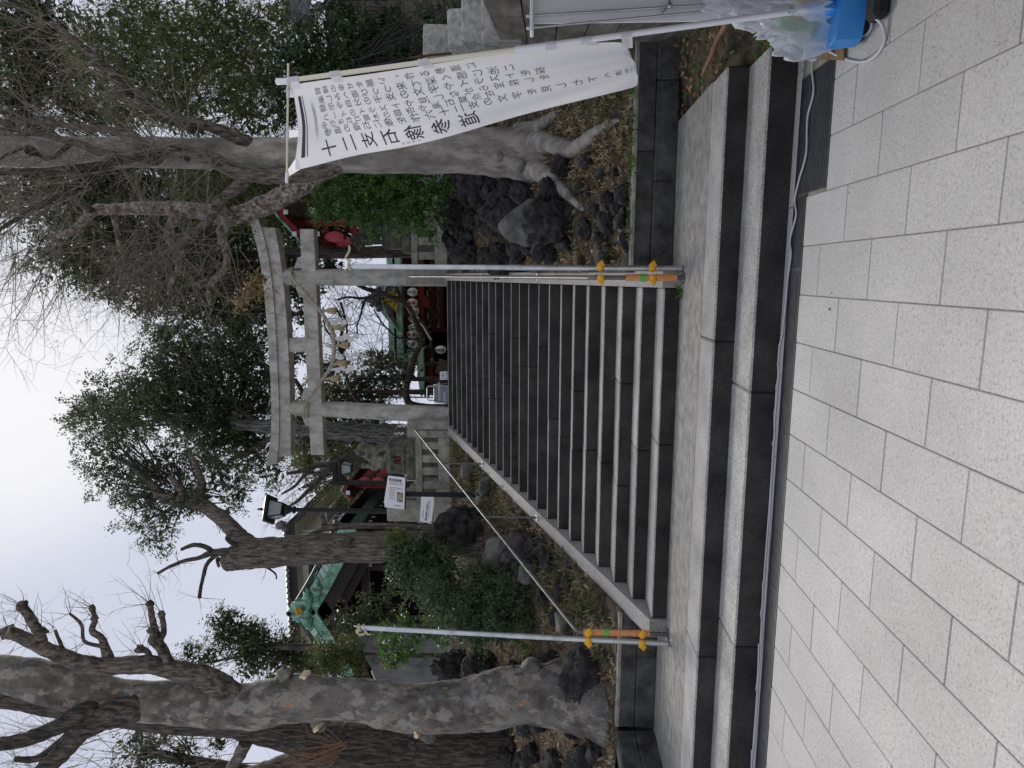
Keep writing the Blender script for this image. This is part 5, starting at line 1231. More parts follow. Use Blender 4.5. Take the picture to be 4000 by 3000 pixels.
for x0 in (1668, 1700):
    m_ = MB(); hb(m_, x0, 1284, x0 + 18, 1110, HY + .9, .1); m_.build('white_panel', M['cream'], e)
    m_ = MB(); p = h(x0 + 9, 1190, HY + .85)
    for k in range(7): m_.blob(p + Vector(((k - 3) * .25, 0, .05 * (-1) ** k)), (.13, .04, .08), 2, .4, 2, seed=k)
    m_.build('carving', M['darkcopper'], e)
for y0, y1 in ((1165, 1115), (1215, 1170), (1255, 1220)):
    m_ = MB(); hb(m_, 1628, y1 + 40, 1648, y0 - 20, HY + .3, .08); m_.build('gilded_panel', M['gold'], e)
m_ = MB(); p = h(1660, 1180, HY - .1); m_.prism([p + Vector(q_) for q_ in ((-.3, 0, .1), (.3, 0, .1), (.22, 0, -.08), (0, 0, -.22), (-.22, 0, -.08))], (0, .05, 0)); m_.build('gable_pendant', M['red'], e)
# long roof: dark courses between pale copper ridges
m_ = MB(); hb(m_, 1521, 1424, 1530, 960, HY - .35, .3); m_.build('upper_ridge', M['copperpale'], e)
m_ = MB(); hb(m_, 1530, 1424, 1552, 960, HY - .2, 3); m_.build('roof_band', M['tile'], e)
for x in (1536, 1544):
    m_ = MB(); hb(m_, x - 1.5, 1424, x + 1.5, 960, HY - .26, .06); m_.build('roof_course', M['darkwood'], e)
m_ = MB(); hb(m_, 1552, 1430, 1563, 960, HY - .45, .4); m_.build('lower_ridge', M['copperpale'], e)
for y in (1311, 940, 1395):
    m_ = MB(); c_ = h(1537, y, HY - .27); m_.blob(c_, (.06, .03, .06), 2, .1); m_.build('gilded_boss', M['gold'], e)
# dormer gable with a curved pale roof and a dark carved ridge tile
g = lambda x, y: h(x, y, HY - .6)
lft = spl([g(1462, 1168), g(1478, 1205), g(1508, 1245), g(1535, 1272), g(1556, 1296)], 16)
axx = g(1462, 1168).x
for side_ in (0, 1):
    f_ = (lambda p: p) if side_ == 0 else (lambda p: Vector((2 * axx - p.x, p.y, p.z)))
    rs = MB(); A_ = [f_(p) for p in lft]; n = len(A_); B_ = [f_(p + Vector((.06, 0, -.30 + .02 * i))) for i, p in enumerate(lft)]
    vs = A_ + B_ + [p + Vector((0, 1.2, 0)) for p in A_] + [p + Vector((0, 1.2, 0)) for p in B_]
    rs.add(vs, [q_ for i in range(n - 1) for q_ in ((i, i + 1, n + i + 1, n + i), (i, 2 * n + i, 2 * n + i + 1, i + 1))]); rs.build('gable_roof', M['copperpale'], e)
    rs = MB(); C_ = [f_(p + Vector((.10, .05, -.31 + .02 * i))) for i, p in enumerate(lft)]; D_ = [f_(p + Vector((.12, .05, -.62 + .04 * i))) for i, p in enumerate(lft)]
    rs.add(C_ + D_, [(i, i + 1, n + i + 1, n + i) for i in range(n - 1)]); rs.build('gable_board', M['tile'], e)
m_ = MB(); m_.prism([g(1495, 1168), g(1552, 1225), g(1552, 1111)], (0, .1, 0)); o_ = m_.build('gable_carving', M['gold'], e)
m_ = MB(); c_ = h(1462, 1168, HY - .75)
m_.blob(c_, (.28, .15, .26), 4, .6, 2.6); m_.blob(c_ + Vector((-.36, 0, -.18)), (.18, .1, .14), 2, .3); m_.blob(c_ + Vector((.36, 0, -.18)), (.18, .1, .14), 2, .3); m_.blob(c_ + Vector((0, 0, .32)), (.10, .1, .12), 2, .2)
m_.build('ridge_tile', M['tile'], e)
# side porch roof, pale copper, long and low
m_ = MB(); P_ = [h(x, y, HY - 1.2) for x, y in ((1652, 1362), (1640, 1366), (1632, 1390), (1628, 1425), (1632, 1470), (1638, 1520), (1644, 1552), (1652, 1545), (1656, 1480))]; m_.prism(P_, (0, 2.4, 0)); m_.build('porch_roof', M['copperpale'], e)
m_ = MB(); P_ = [h(x, y, HY - .2) for x, y in ((1590, 1364), (1608, 1366), (1612, 1378), (1602, 1392), (1602, 1414), (1575, 1420), (1560, 1400), (1566, 1385), (1588, 1380))]; m_.prism(P_, (0, 1.5, 0)); m_.build('side_roof', M['copperpale'], e)
m_ = MB(); hb(m_, 1657, 1550, 1672, 1366, HY - .9, 1.2); m_.build('porch_eave', M['darkwood'], e)
m_ = MB(); hb(m_, 1673, 1540, 1684, 1380, HY - .7, .4); m_.build('porch_beam', M['red'], e)
m_ = MB(); hb(m_, 1684, 1545, 1770, 1420, HY + .3, .3); m_.build('porch_dark', M['darkred'], e)
for y in (1532, 1408): 
    m_ = MB(); hb(m_, 1680, y + 8, 1692, y - 8, HY - .75, .1); m_.build('gilded_cap', M['gold'], e)
for y in (1300, 1312): 
    m_ = MB(); hb(m_, 1668, y + 7, 1682, y - 4, HY - .12, .1); m_.build('gilded_cap', M['gold'], e)
m_ = MB(); m_.tube([h(1640, 1245, HY - .4), h(1660, 1272, HY - .4), h(1686, 1330, HY - .4), h(1683, 1345, HY - .4), h(1690, 1395, HY - .4)], .07, 8); m_.build('gutter', M['darkcopper'], e)
m_ = MB(); m_.tube([h(1642, 1262, HY - .5), h(1655, 1278, HY - .5), h(1684, 1328, HY - .5)], .035, 6); m_.build('white_rib', M['white'], e)
for i, (y, t, c_) in enumerate(((1062, '氏子中', 'ink'), (1141, '氏子中', 'ink'), (1182, '御祭', 'red'), (1216, '渡辺', 'ink'), (1245, '渡', 'ink'), (1280, '会', 'ink'), (1306, '奉納', 'red'), (1342, '天神', 'ink'))):
    paper_lantern(h(1612 + (6 if 1200 < y < 1300 else 0), y, HY - .35), .19, .44, M['whitepaper'], ('white lantern at the post end of the row under the hall eave', 'first whole white lantern beside the torii post under the hall eave', 'white lantern with red writing second beside the torii post', 'third white lantern in the hall row, left of the gold panel', 'fourth white lantern in the hall row, partly crossed by a bough', 'white lantern low behind the dark bough in the hall row', 'white lantern with red writing near the end of the hall row', 'last white lantern of the hall row next to the pale copper roof')[i], 'white lanterns hanging along the hall', t, c_)
paper_lantern(h(1722, 1366, HY - 1.4), .17, .44, M['whitepaper'], 'white lantern with three black characters hanging low just above the top step', 'white lanterns hanging along the hall', '御神燈')
m_ = MB(); p = h(1740, 1440, HY - 2); m_.box((p.x - .3, HY - 2, p.z - .5), (p.x + .3, HY - 1.98, p.z + .35), rot=Matrix.Rotation(.3, 3, 'Y')); tag(m_.build('wooden_plaque', M['wood']), 'tilted brown wooden plaque standing before the hall porch', 'plaque')
# white pole behind the torii
m_ = MB(); a_ = h(1330, 1549, 20); m_.tube([(a_.x, 20, TOP), (a_.x, 20, a_.z)], .035, 8); tag(m_.build('white_pole', M['white']), 'thin white pole standing behind the torii beside the conifers', 'pole')

# ---------------------------------------------------------------- tiled house, bamboo fence and dark wall beyond the ivy
e = empty('tiled_house', (5.5, 8.5, 3.0), 'dark house with curved grey roof tiles and ridge end tile above the ivy', 'house')
t_ = lambda x, y, Y=7.6: atY(x, y, Y)
a_ = t_(1200, 30); rt0 = Vector((0, 0, 0))
for i in range(5):
    m_ = MB(); c_ = t_(1150 + 7 * i, 68 - 17 * i); m_.tube([c_, c_ + Vector((.25, 1.6, .9))], .055, 10); m_.build('roof_tile', M['tile'], e)
m_ = MB(); m_.prism([t_(1148, 78), t_(1205, 66), t_(1240, -150), t_(1130, -150)], (.3, 1.8, .9)); m_.build('roof_slope', M['tile'], e)
m_ = MB(); c_ = t_(1200, 62); m_.blob(c_, (.10, .10, .15), 3, .2); m_.tube([c_ + Vector((0, -.1, .16)), c_ + Vector((.1, 1.4, .9))], .085, 12); m_.build('ridge_end_tile', M['tile'], e)
m_ = MB(); c_ = t_(1250, 26); m_.tube([c_, c_ + Vector((.1, 1.4, .8))], .10, 12); m_.tube([t_(1225, 40), t_(1295, 8)], .06, 10); m_.build('valley_tile', M['tile'], e)
m_ = MB(); z0 = t_(1700, 20).z; m_.box((t_(1300, 345).x + .1, 8.3, 1.5), (t_(1300, -400).x, 8.5, t_(1225, 0).z)); m_.build('wall', M['darkwood'], e)
bf = empty('bamboo_fence', (4.2, 7.4, 2.6), 'old fence of upright bamboo canes behind the ivy', 'bamboo fence')
for i in range(52):
    y = 335 - i * 6.4; p = atY(1760, y, 7.4); q_ = atY(1310 + 30 * noise.noise(Vector((i * .7, 0, 0))), y, 7.4)
    m_ = MB(); m_.tube([p, q_ + Vector((random.uniform(-.03, .03), 0, 0))], .014, 6); m_.build('cane', M['leafcane'] if 'leafcane' in M else M['wood'], bf)
for x in (1420, 1580): m_ = MB(); m_.tube([atY(x, 345, 7.36), atY(x, 0, 7.36)], .016, 6); m_.build('cross_cane', M['wood'], bf)
m_ = MB(); p0, p1 = atY(1640, 60, 5.2), atY(1722, 185, 5.2); m_.tube([p0, p1], .10, 8); tag(m_.build('timber_beam', M['wood']), 'weathered grey beam sloping in front of the dark house wall', 'beam')

m_ = MB(); a_, c_ = atY(1905, 215, 6.0), atY(1600, -500, 6.0); m_.box((a_.x, 6.0, a_.z - .4), (c_.x, 6.2, c_.z), bev=.01)
for k in range(5): z_ = a_.z + .1 + k * .24; m_.box((a_.x - .01, 5.985, z_), (c_.x, 6.0 - .002, z_ + .02))
tag(m_.build('garden_wall', M['darkwood']), 'dark weathered plank garden wall behind the ivy and sloping beam', 'garden wall')
# ---------------------------------------------------------------- leaves and twigs
RG = np.random.default_rng(7)
def unit(v): return v / (np.linalg.norm(v, axis=1, keepdims=True) + 1e-9)
def leaves_mesh(name, mat, cen, axis, nrm, ln, wd, tint, fold=.25):
    """one pointed leaf per row; two folded halves"""
    n = len(cen); side = unit(np.cross(axis, nrm)); up = np.cross(side, axis)
    ln = np.asarray(ln)[:, None]; wd = np.asarray(wd)[:, None]
    a = cen; b = cen + axis * ln * .45 + side * wd * .5 + up * wd * fold; c = cen + axis * ln - up * ln * .12; d = cen + axis * ln * .45 - side * wd * .5 + up * wd * fold
    V = np.stack([a, b, c, d], 1).reshape(-1, 3)
    idx = np.arange(n)[:, None] * 4
    F = np.concatenate([idx + np.array([[0, 1, 2]]), idx + np.array([[0, 2, 3]])], 1).reshape(-1)
    me = bpy.data.meshes.new(name); me.vertices.add(len(V)); me.vertices.foreach_set("co", V.ravel().astype(np.float32))
    me.loops.add(len(F)); me.loops.foreach_set("vertex_index", F.astype(np.int32))
    me.polygons.add(n * 2); me.polygons.foreach_set("loop_start", np.arange(0, n * 6, 3, dtype=np.int32)); me.polygons.foreach_set("loop_total", np.full(n * 2, 3, dtype=np.int32))
    at = me.attributes.new("tint", 'FLOAT', 'POINT'); at.data.foreach_set("value", np.repeat(np.clip(tint, 0, 1), 4).astype(np.float32))
    me.materials.append(mat); me.update(); me.validate(); return me
def put(name, me, parent=None, kind=None):
    if parent is not None: me.transform(Matrix.Translation(-Vector(parent.location)))
    o = bpy.data.objects.new(name, me); COL.objects.link(o); o.parent = parent
    if kind: o['kind'] = kind
    return o
def sprays(centers, rad, per, leaf, spread=.5, droop=.2, up=.5, twigs=None, aspect=.42, base_t=None, seed=0, mode='spray'):
    """leaf rows for twig sprays about each centre. centers (N,3); rad spray length; per leaves per spray"""
    rg = np.random.default_rng(seed); N = len(centers)
    d = unit(rg.normal(size=(N, 3)) + np.array([0, 0, up])); t = rg.uniform(.0, 1, (N, per))
    dr = np.repeat(d[:, None, :], per, 1); pos = centers[:, None, :] + dr * (t * rad)[..., None]
    pos[..., 2] -= droop * rad * t ** 2
    if mode == 'spray': pos += rg.normal(size=pos.shape) * rad * .16
    else: pos += rg.normal(size=pos.shape) * rad * spread
    ax = unit((dr + rg.normal(size=pos.shape) * (.75 if mode == 'spray' else 1.2)).reshape(-1, 3)); ax[:, 2] -= droop; ax = unit(ax)
    nr = unit(rg.normal(size=ax.shape) * .8 + np.array([0, 0, 1.]))
    n = N * per; ln = leaf * rg.uniform(.6, 1.25, n)
    bt = rg.uniform(0, 1, N) if base_t is None else base_t
    tint = np.repeat(bt, per) * .65 + rg.uniform(-.1, .45, n)
    return pos.reshape(-1, 3), ax, nr, ln, ln * aspect * rg.uniform(.8, 1.2, n), tint
def ell(c, r, n, seed, shell=.45):
    rg = np.random.default_rng(seed); v = unit(rg.normal(size=(n, 3))); k = rg.uniform(shell, 1.0, (n, 1)) ** .6
    bump = 1 + .22 * np.sin(v[:, :1] * 5 + seed) * np.cos(v[:, 1:2] * 6 + seed * 2) + .16 * np.sin(v[:, 2:3] * 9 + seed)
    return np.array(c)[None] + v * k * bump * np.array(r)[None]
class Twigs:
    """thin woody growth gathered in one mesh"""
    def __init__(s): s.mb = MB(); s.n = 0; s.tips = []
    def seg(s, p, d, L, r, lvl, rg, bend=.25, up=.1, kids=3, nseg=4, n=4, ratio=.55, ang=.7):
        pts = [Vector(p)]; d = Vector(d).normalized()
        for i in range(nseg):
            d = (d + Vector((rg.gauss(0, bend), rg.gauss(0, bend), rg.gauss(0, bend) + up)) * .5).normalized()
            pts.append(pts[-1] + d * L / nseg)
        s.mb.tube(pts, [r * (1 - .75 * i / nseg) for i in range(nseg + 1)], n, cap=False, smooth=False); s.n += 1
        if lvl > 0:
            for k in range(kids):
                i = rg.randint(1, nseg); q = pts[i]; t = (pts[i] - pts[i - 1]).normalized()
                o = t.orthogonal(); o.rotate(Matrix.Rotation(rg.uniform(0, 2 * pi), 3, t)); nd = (t * cos(ang) + o * sin(ang) * rg.uniform(.6, 1.3))
                s.seg(q, nd, L * ratio * rg.uniform(.7, 1.3), max(r * (1 - .7 * i / nseg) * .6, .0022), lvl - 1, rg, bend, up, kids, max(2, nseg - 1), 3, ratio, ang)
        else: s.tips.append(pts[-1])
def px_path(pts, Y0, dY=0.0):
    """photo path (x, y, radius px[, depth offset]) -> world points, radii"""
    P, Rr = [], []; n = len(pts)
    for i, q in enumerate(pts):
        Y = Y0 + dY * i / max(n - 1, 1) + (q[3] if len(q) > 3 else 0); P.append(atY(q[0], q[1], Y)); Rr.append(q[2] * pxm(Y))
    return P, Rr
def rspl(P, Rr, n):
    a = spl(P, n); m_ = len(Rr) - 1; r = []
    for i in range(n + 1):
        t = i / n * m_; k = min(int(t), m_ - 1); r.append(Rr[k] + (Rr[k + 1] - Rr[k]) * (t - k))
    return a, r
def limb(name, pts, Y0, mat, parent, dY=0., n=None, sides=14, wob=.16, bury=0.):
    P, Rr = px_path(pts, Y0, dY)
    if bury: P = [P[0] - Vector((0, 0, bury))] + P; Rr = [Rr[0] * 1.15] + Rr
    a, r = rspl(P, Rr, n or (len(P) - 1) * 6); m_ = MB(); m_.tube(a, r, sides, wob=wob); m_.build(name, mat, parent); return a, r
def knobs(parent, mat, spots, Y0):
    for i, (x, y, r) in enumerate(spots):
        m_ = MB(); c = atY(x, y, Y0); k = r * pxm(Y0); m_.blob(c, (k, k, k), 2, .5, 2.2, seed=i + x); m_.build('burl', mat, parent)

# ================================================================ big plane tree
YA = 1.25
A = empty('plane_tree', bank_px(2290, 2715), 'massive plane tree with flaking grey and tan bark and pollarded bare limbs', 'tree')
PB = M['bark_plane']
limb('trunk', [(2300, 2712, 172), (2230, 2712, 150), (2130, 2712, 122), (2010, 2716, 116), (1900, 2738, 116), (1810, 2753, 103), (1675, 2768, 100), (1539, 2756, 97), (1403, 2734, 83), (1268, 2730, 86), (1127, 2728, 97), (994, 2758, 95), (862, 2758, 90), (663, 2745, 85), (464, 2735, 86), (331, 2705, 92), (200, 2670, 90), (66, 2642, 80), (-150, 2620, 75)], YA, PB, A, n=110, sides=28, wob=.10, bury=.3)
limb('limb', [(960, 2745, 40), (890, 2700, 52), (830, 2662, 50), (762, 2632, 43), (660, 2612, 40), (597, 2596, 38), (500, 2598, 38), (398, 2603, 36), (320, 2590, 34), (265, 2570, 33), (200, 2545, 30), (130, 2510, 28), (60, 2478, 26), (28, 2470, 27)], YA, M['bark_brown'], A, dY=-.5, n=60, wob=.14)
limb('limb', [(170, 2545, 22), (165, 2500, 20), (140, 2450, 20), (110, 2400, 18), (86, 2368, 19)], YA - .4, M['bark_brown'], A, n=20)
limb('limb', [(640, 2612, 16), (650, 2570, 16), (620, 2530, 15), (590, 2500, 14), (600, 2480, 12), (590, 2462, 11)], YA - .2, M['bark_brown'], A, n=20)
limb('limb', [(430, 2590, 26), (410, 2530, 18), (395, 2490, 14), (360, 2465, 13), (370, 2420, 11), (360, 2375, 9)], YA - .2, M['bark_brown'], A, n=24)
limb('limb', [(400, 2525, 9), (330, 2505, 7), (318, 2440, 7), (270, 2395, 5)], YA - .2, M['bark_brown'], A, n=14)
limb('limb', [(680, 2640, 24), (660, 2590, 24), (617, 2500, 20), (600, 2440, 14), (586, 2362, 11)], YA - .15, M['bark_brown'], A, n=24)
limb('limb', [(625, 2500, 14), (640, 2465, 12), (632, 2400, 10)], YA - .15, M['bark_brown'], A, n=10)
limb('limb', [(590, 2580, 12), (575, 2545, 12), (545, 2535, 15)], YA - .15, M['bark_brown'], A, n=8)
limb('limb', [(300, 2585, 8), (250, 2540, 8), (215, 2460, 6)], YA - .3, M['bark_brown'], A, n=10)
limb('limb', [(560, 2750, 60), (470, 2775, 66), (390, 2810, 55), (320, 2850, 48), (250, 2930, 42), (190, 2990, 38), (120, 3060, 36)], YA - .1, M['bark_dark'], A, dY=-.5, n=36)
limb('limb', [(470, 2770, 50), (390, 2780, 48), (330, 2785, 45), (200, 2850, 34), (90, 2890, 32), (-30, 2910, 30), (-120, 2920, 28)], YA - .1, M['bark_dark'], A, dY=-.6, n=36)
limb('limb', [(260, 2880, 20), (150, 2960, 16), (60, 2965, 12)], YA - .4, M['bark_dark'], A, n=14)
knobs(A, M['bark_brown'], [(86, 2366, 24), (30, 2470, 30), (590, 2460, 17), (586, 2360, 17), (545, 2535, 20), (360, 2375, 14), (632, 2398, 15), (160, 2470, 24), (370, 2415, 15), (600, 2500, 18)], YA - .3)
knobs(A, PB, [(1675, 2868, 34), (1640, 2858, 24), (2080, 2610, 44), (1110, 2640, 36), (1250, 2820, 40), (2000, 2640, 40), (1880, 2690, 40), (1930, 2650, 30)], YA + .02)
for x, y, r in ((1628, 2872, 11), (1190, 2644, 9), (1232, 2852, 8), (1240, 2846, 7), (790, 2822, 9), (786, 2810, 8), (810, 2782, 7), (1178, 2642, 6), (1624, 2858, 8)):
    c = atY(x, y, YA - .22); m_ = MB(); d = Vector((0, -1, .15)).normalized(); k = r * pxm(1); m_.tube([c - d * .10, c + d * .02, c + d * .024], [k * 1.2, k, k * .96], 10); m_.build('cut_stub', M['cutwood'], A)
tw = Twigs(); rg = random.Random(3)
for x, y, k in ((700, 2620, 5), (540, 2590, 6), (420, 2590, 6), (300, 2575, 6), (120, 2500, 8), (240, 2560, 6), (86, 2366, 12), (30, 2470, 10), (590, 2460, 7), (586, 2360, 9), (545, 2535, 6), (360, 2375, 8), (632, 2398, 7), (270, 2395, 5), (215, 2460, 6), (370, 2415, 5), (160, 2470, 10), (330, 2505, 4), (640, 2450, 4), (120, 2400, 8), (60, 2965, 8), (200, 2850, 6), (110, 3000, 6)):
    for _ in range(k): tw.seg(atY(x + rg.uniform(-8, 8), y + rg.uniform(-8, 8), YA - .3), (rg.gauss(.05, .8), rg.gauss(0, .5), abs(rg.gauss(.5, .5))), rg.uniform(.22, .62), .0042, 1 if rg.random() < .6 else 0, rg, .22, .1, 2, 5, 3, .5)
tw.mb.build('twigs', M['twig'], A)['kind'] = 'stuff'

# ================================================================ dark trunk behind it
YB = 4.2
Bt = empty('dark_trunked_tree', bank_px(1990, 2960), 'dark furrowed leaning tree close behind the flaking plane tree', 'tree')
limb('trunk', [(2040, 2965, 125), (1985, 2960, 96), (1850, 2935, 92), (1700, 2925, 95), (1500, 2912, 112), (1380, 2915, 110), (1290, 2905, 92), (1150, 2870, 75), (1000, 2840, 62), (860, 2822, 56), (650, 2812, 55), (400, 2785, 52), (200, 2758, 46), (60, 2735, 40), (-100, 2720, 36)], YB, M['bark_dark'], Bt, n=80, sides=20, wob=.14, bury=.4)
limb('limb', [(1400, 2925, 80), (1290, 2960, 72), (1150, 3000, 66), (980, 3050, 58), (800, 3110, 50)], YB, M['bark_brown'], Bt, n=30, wob=.14)
limb('limb', [(960, 2900, 30), (930, 2960, 26), (900, 3005, 22)], YB - .2, M['bark_brown'], Bt, n=10)
tw = Twigs(); rg = random.Random(5)
for x, y, k, d in ((1345, 2915, 16, (0, -.2, 1)), (1310, 2960, 8, (-.2, -.2, 1))):
    for _ in range(k): tw.seg(atY(x + rg.uniform(-15, 15), y + rg.uniform(-20, 20), YB - .42), (rg.gauss(d[0], .35), rg.gauss(d[1], .2), abs(rg.gauss(d[2], .3))), rg.uniform(.5, 1.1), .010, 1, rg, .12, .05, 2, 5, 4, .45)
tw.mb.build('shoots', M['redtwig'], Bt)['kind'] = 'stuff'
tw = Twigs()
for _ in range(60): tw.seg(atY(rg.uniform(100, 1000), rg.uniform(2830, 3050), YB + rg.uniform(0, 1)), (rg.gauss(0, .3), 0, abs(rg.gauss(1, .3))), rg.uniform(.8, 2.0), .008, 2, rg, .18, .06, 3, 5, 4, .5)
tw.mb.build('twigs', M['twig'], Bt)['kind'] = 'stuff'
# leafy growth at the far edge behind it
def crown(parent, name, mat, blobs, per_area, leaf, rad, per, seed, core=1.0, **kw):
    """blobs: (x, y, rpx, Y, depth radius); small leaves outside, larger leaves inside, tinted dark for the shade there"""
    C = []; D = []
    for i, (x, y, r, Y, dr) in enumerate(blobs):
        k = r * pxm(Y); c = atY(x, y, Y); n = max(6, int(per_area * k * k * DEN)); C.append(ell(c, (k, dr, k), n, seed + i))
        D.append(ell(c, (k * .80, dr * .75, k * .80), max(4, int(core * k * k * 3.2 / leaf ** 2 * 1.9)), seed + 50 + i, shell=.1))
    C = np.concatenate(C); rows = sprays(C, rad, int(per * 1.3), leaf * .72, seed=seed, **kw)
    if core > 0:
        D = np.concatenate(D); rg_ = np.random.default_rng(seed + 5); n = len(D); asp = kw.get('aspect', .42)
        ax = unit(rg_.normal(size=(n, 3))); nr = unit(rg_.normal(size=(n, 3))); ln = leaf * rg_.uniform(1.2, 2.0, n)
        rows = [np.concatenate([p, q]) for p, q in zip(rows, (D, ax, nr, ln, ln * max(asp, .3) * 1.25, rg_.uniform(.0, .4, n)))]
    NL[0] += len(rows[0])
    return put(name, leaves_mesh(name, mat, *rows), parent), C
NL = [0]; DEN = 3.3
def tree(name, label, foot, cat='tree', group=None): return empty(name, foot, label, cat, group)
def inner_twigs(parent, C, root, n, r, mat, seed, L=None):
    rg = random.Random(seed); tw = MB(); root = Vector(root)
    for _ in range(n):
        c = Vector(C[rg.randrange(len(C))]); q = root.lerp(c, rg.uniform(.15, .55)); mid = q.lerp(c, .5) + Vector((rg.gauss(0, .12), rg.gauss(0, .12), rg.gauss(.05, .12)))
        tw.tube([q, mid, c], [r, r * .6, r * .25], 4, cap=False)
    tw.build('branches', mat, parent)['kind'] = 'stuff'
foot = lambda x, y: Vector((x, y, GZ(x, y)))
T1 = tree('evergreen_tree', 'open leafy evergreen behind the dark furrowed trunk at the picture edge', foot(-13.5, 7))
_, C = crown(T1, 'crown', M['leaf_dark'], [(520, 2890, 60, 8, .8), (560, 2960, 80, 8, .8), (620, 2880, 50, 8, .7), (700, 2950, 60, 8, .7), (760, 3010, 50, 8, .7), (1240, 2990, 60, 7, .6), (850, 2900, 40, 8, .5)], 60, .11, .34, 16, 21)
limb('trunk', [(1700, 3080, 40), (1200, 3050, 30), (800, 2980, 22), (560, 2930, 12)], 8, M['bark_dark'], T1, bury=1.)
inner_twigs(T1, C, atY(800, 2980, 8), 30, .02, M['darktwig'], 4)

# ================================================================ ridged brown tree with the dead boughs, by the nandina
YC = 5.8
Ct = empty('brown_ridged_tree', bank_px(1885, 2130), 'ridged brown tree before the green gable with one leafy bough and dead black boughs', 'tree')
BB = M['bark_brown']
limb('trunk', [(1890, 2125, 64), (1800, 2118, 56), (1700, 2120, 52), (1600, 2128, 54), (1503, 2134, 62), (1400, 2138, 62), (1262, 2143, 62), (1180, 2150, 62), (1080, 2156, 62), (960, 2166, 60), (920, 2180, 52), (880, 2198, 36)], YC, BB, Ct, n=70, sides=20, wob=.13, bury=.5)
limb('limb', [(1040, 2155, 40), (985, 2135, 42), (940, 2105, 37), (895, 2052, 31), (815, 1986, 28), (760, 1965, 27), (729, 1960, 26), (690, 1955, 25), (636, 1940, 22), (597, 1900, 18), (540, 1840, 12), (480, 1800, 7)], YC, M['bark_brown'], Ct, dY=1.5, n=50, wob=.12)
limb('limb', [(800, 1980, 22), (775, 1930, 20), (790, 1890, 16), (770, 1830, 12), (740, 1770, 8)], YC + .5, M['bark_brown'], Ct, dY=1, n=20)
limb('limb', [(700, 1956, 16), (715, 1925, 18), (690, 1890, 14), (660, 1860, 9)], YC + .6, M['bark_brown'], Ct, n=12)
for pts in ([(930, 2155, 22), (900, 2155, 18), (829, 2159, 15), (780, 2178, 9), (716, 2192, 8), (660, 2215, 7), (617, 2240, 6)], [(860, 2160, 10), (829, 2180, 9), (805, 2210, 8), (796, 2245, 8), (785, 2290, 7), (779, 2335, 8)], [(935, 2170, 15), (940, 2140, 12), (900, 2118, 9), (885, 2100, 6), (905, 2085, 5)], [(830, 2155, 12), (800, 2135, 10), (756, 2129, 9), (709, 2146, 7)], [(870, 2190, 9), (850, 2185, 8), (855, 2215, 5)]):
    limb('dead_bough', pts, YC - .1, M['bark_dark'], Ct, n=24, sides=9, wob=.2)
m_ = MB(); c = atY(1338, 2107, YC - .25); m_.blob(c, (.12, .10, .16), 3, .5, 1.8); m_.build('burl', BB, Ct)
tw = Twigs(); rg = random.Random(8)
for x, y, k in ((617, 2240, 3), (700, 2200, 3), (779, 2335, 3), (660, 2215, 2), (716, 2192, 2), (1040, 2215, 3), (905, 2085, 2)):
    for _ in range(k): tw.seg(atY(x, y, YC - .1), (rg.gauss(-.4, .6), rg.gauss(0, .3), rg.gauss(.2, .5)), rg.uniform(.2, .6), .006, 1, rg, .2, 0, 2, 4, 4)
tw.mb.build('twigs', M['darktwig'], Ct)['kind'] = 'stuff'
cb = [(430, 1650, 110, 8, .8), (420, 1760, 110, 8, .8), (470, 1880, 110, 8, .8), (560, 1990, 95, 8, .7), (600, 2080, 55, 7.5, .6), (640, 2130, 35, 7.2, .4), (850, 1860, 110, 8, .7), (700, 1900, 110, 8, .8), (890, 1990, 45, 8, .4), (930, 1930, 60, 8.3, .4), (640, 1800, 120, 8.5, .8), (780, 1960, 70, 6.4, .3), (700, 1930, 60, 6.6, .3), (560, 1900, 80, 7, .4), (640, 2030, 60, 6.8, .3)]
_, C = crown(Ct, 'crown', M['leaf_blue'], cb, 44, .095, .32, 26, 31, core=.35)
inner_twigs(Ct, C, atY(720, 1950, YC + .8), 90, .018, M['darktwig'], 9)
o_, r_ = limb('shoot_leafy', [(1040, 2215, 5), (1075, 2240, 4), (1080, 2262, 3)], YC - .1, M['darktwig'], Ct, n=6, sides=6)

# small forked trunk beside the lamp
Et = empty('small_forked_tree', bank_px(1790, 2065), 'slim knotty forked trunk between the lamp post and the ridged brown tree', 'tree')
limb('trunk', [(1800, 2066, 26), (1740, 2066, 18), (1650, 2062, 15), (1530, 2056, 13), (1420, 2054, 13), (1345, 2056, 13), (1300, 2060, 17), (1272, 2060, 13), (1262, 2030, 10), (1256, 2008, 11)], 6.1, BB, Et, n=50, sides=10, wob=.3, bury=.5)
limb('limb', [(1285, 2062, 11), (1230, 2080, 9), (1180, 2105, 8), (1165, 2120, 7)], 6.1, BB, Et, n=14, sides=8, wob=.2)
# ================================================================ old silvery trunk with paper streamers, and the tall crown over the torii
YD = 13.0
Dt = empty('old_cedar', (atY(1600, 1700, YD).x, YD, TOP), 'old leaning silver furrowed cedar behind the torii post with a huge dark crown', 'tree')
limb('trunk', [(1640, 1715, 52), (1563, 1700, 46), (1450, 1692, 40), (1300, 1682, 35), (1180, 1672, 31), (1050, 1665, 27), (900, 1655, 22), (760, 1640, 16), (600, 1620, 10), (450, 1600, 5)], YD, M['bark_grey'], Dt, n=70, sides=18, wob=.22, bury=.6)
limb('limb', [(1020, 1664, 16), (940, 1600, 12), (850, 1540, 9), (760, 1480, 6)], YD, M['bark_dark'], Dt, n=16, sides=9)
limb('limb', [(1130, 1672, 14), (1010, 1740, 10), (900, 1800, 8)], YD, M['bark_dark'], Dt, n=16, sides=9)
limb('limb', [(1260, 1680, 12), (1200, 1560, 10), (1150, 1480, 8)], YD, M['bark_dark'], Dt, n=16, sides=9)
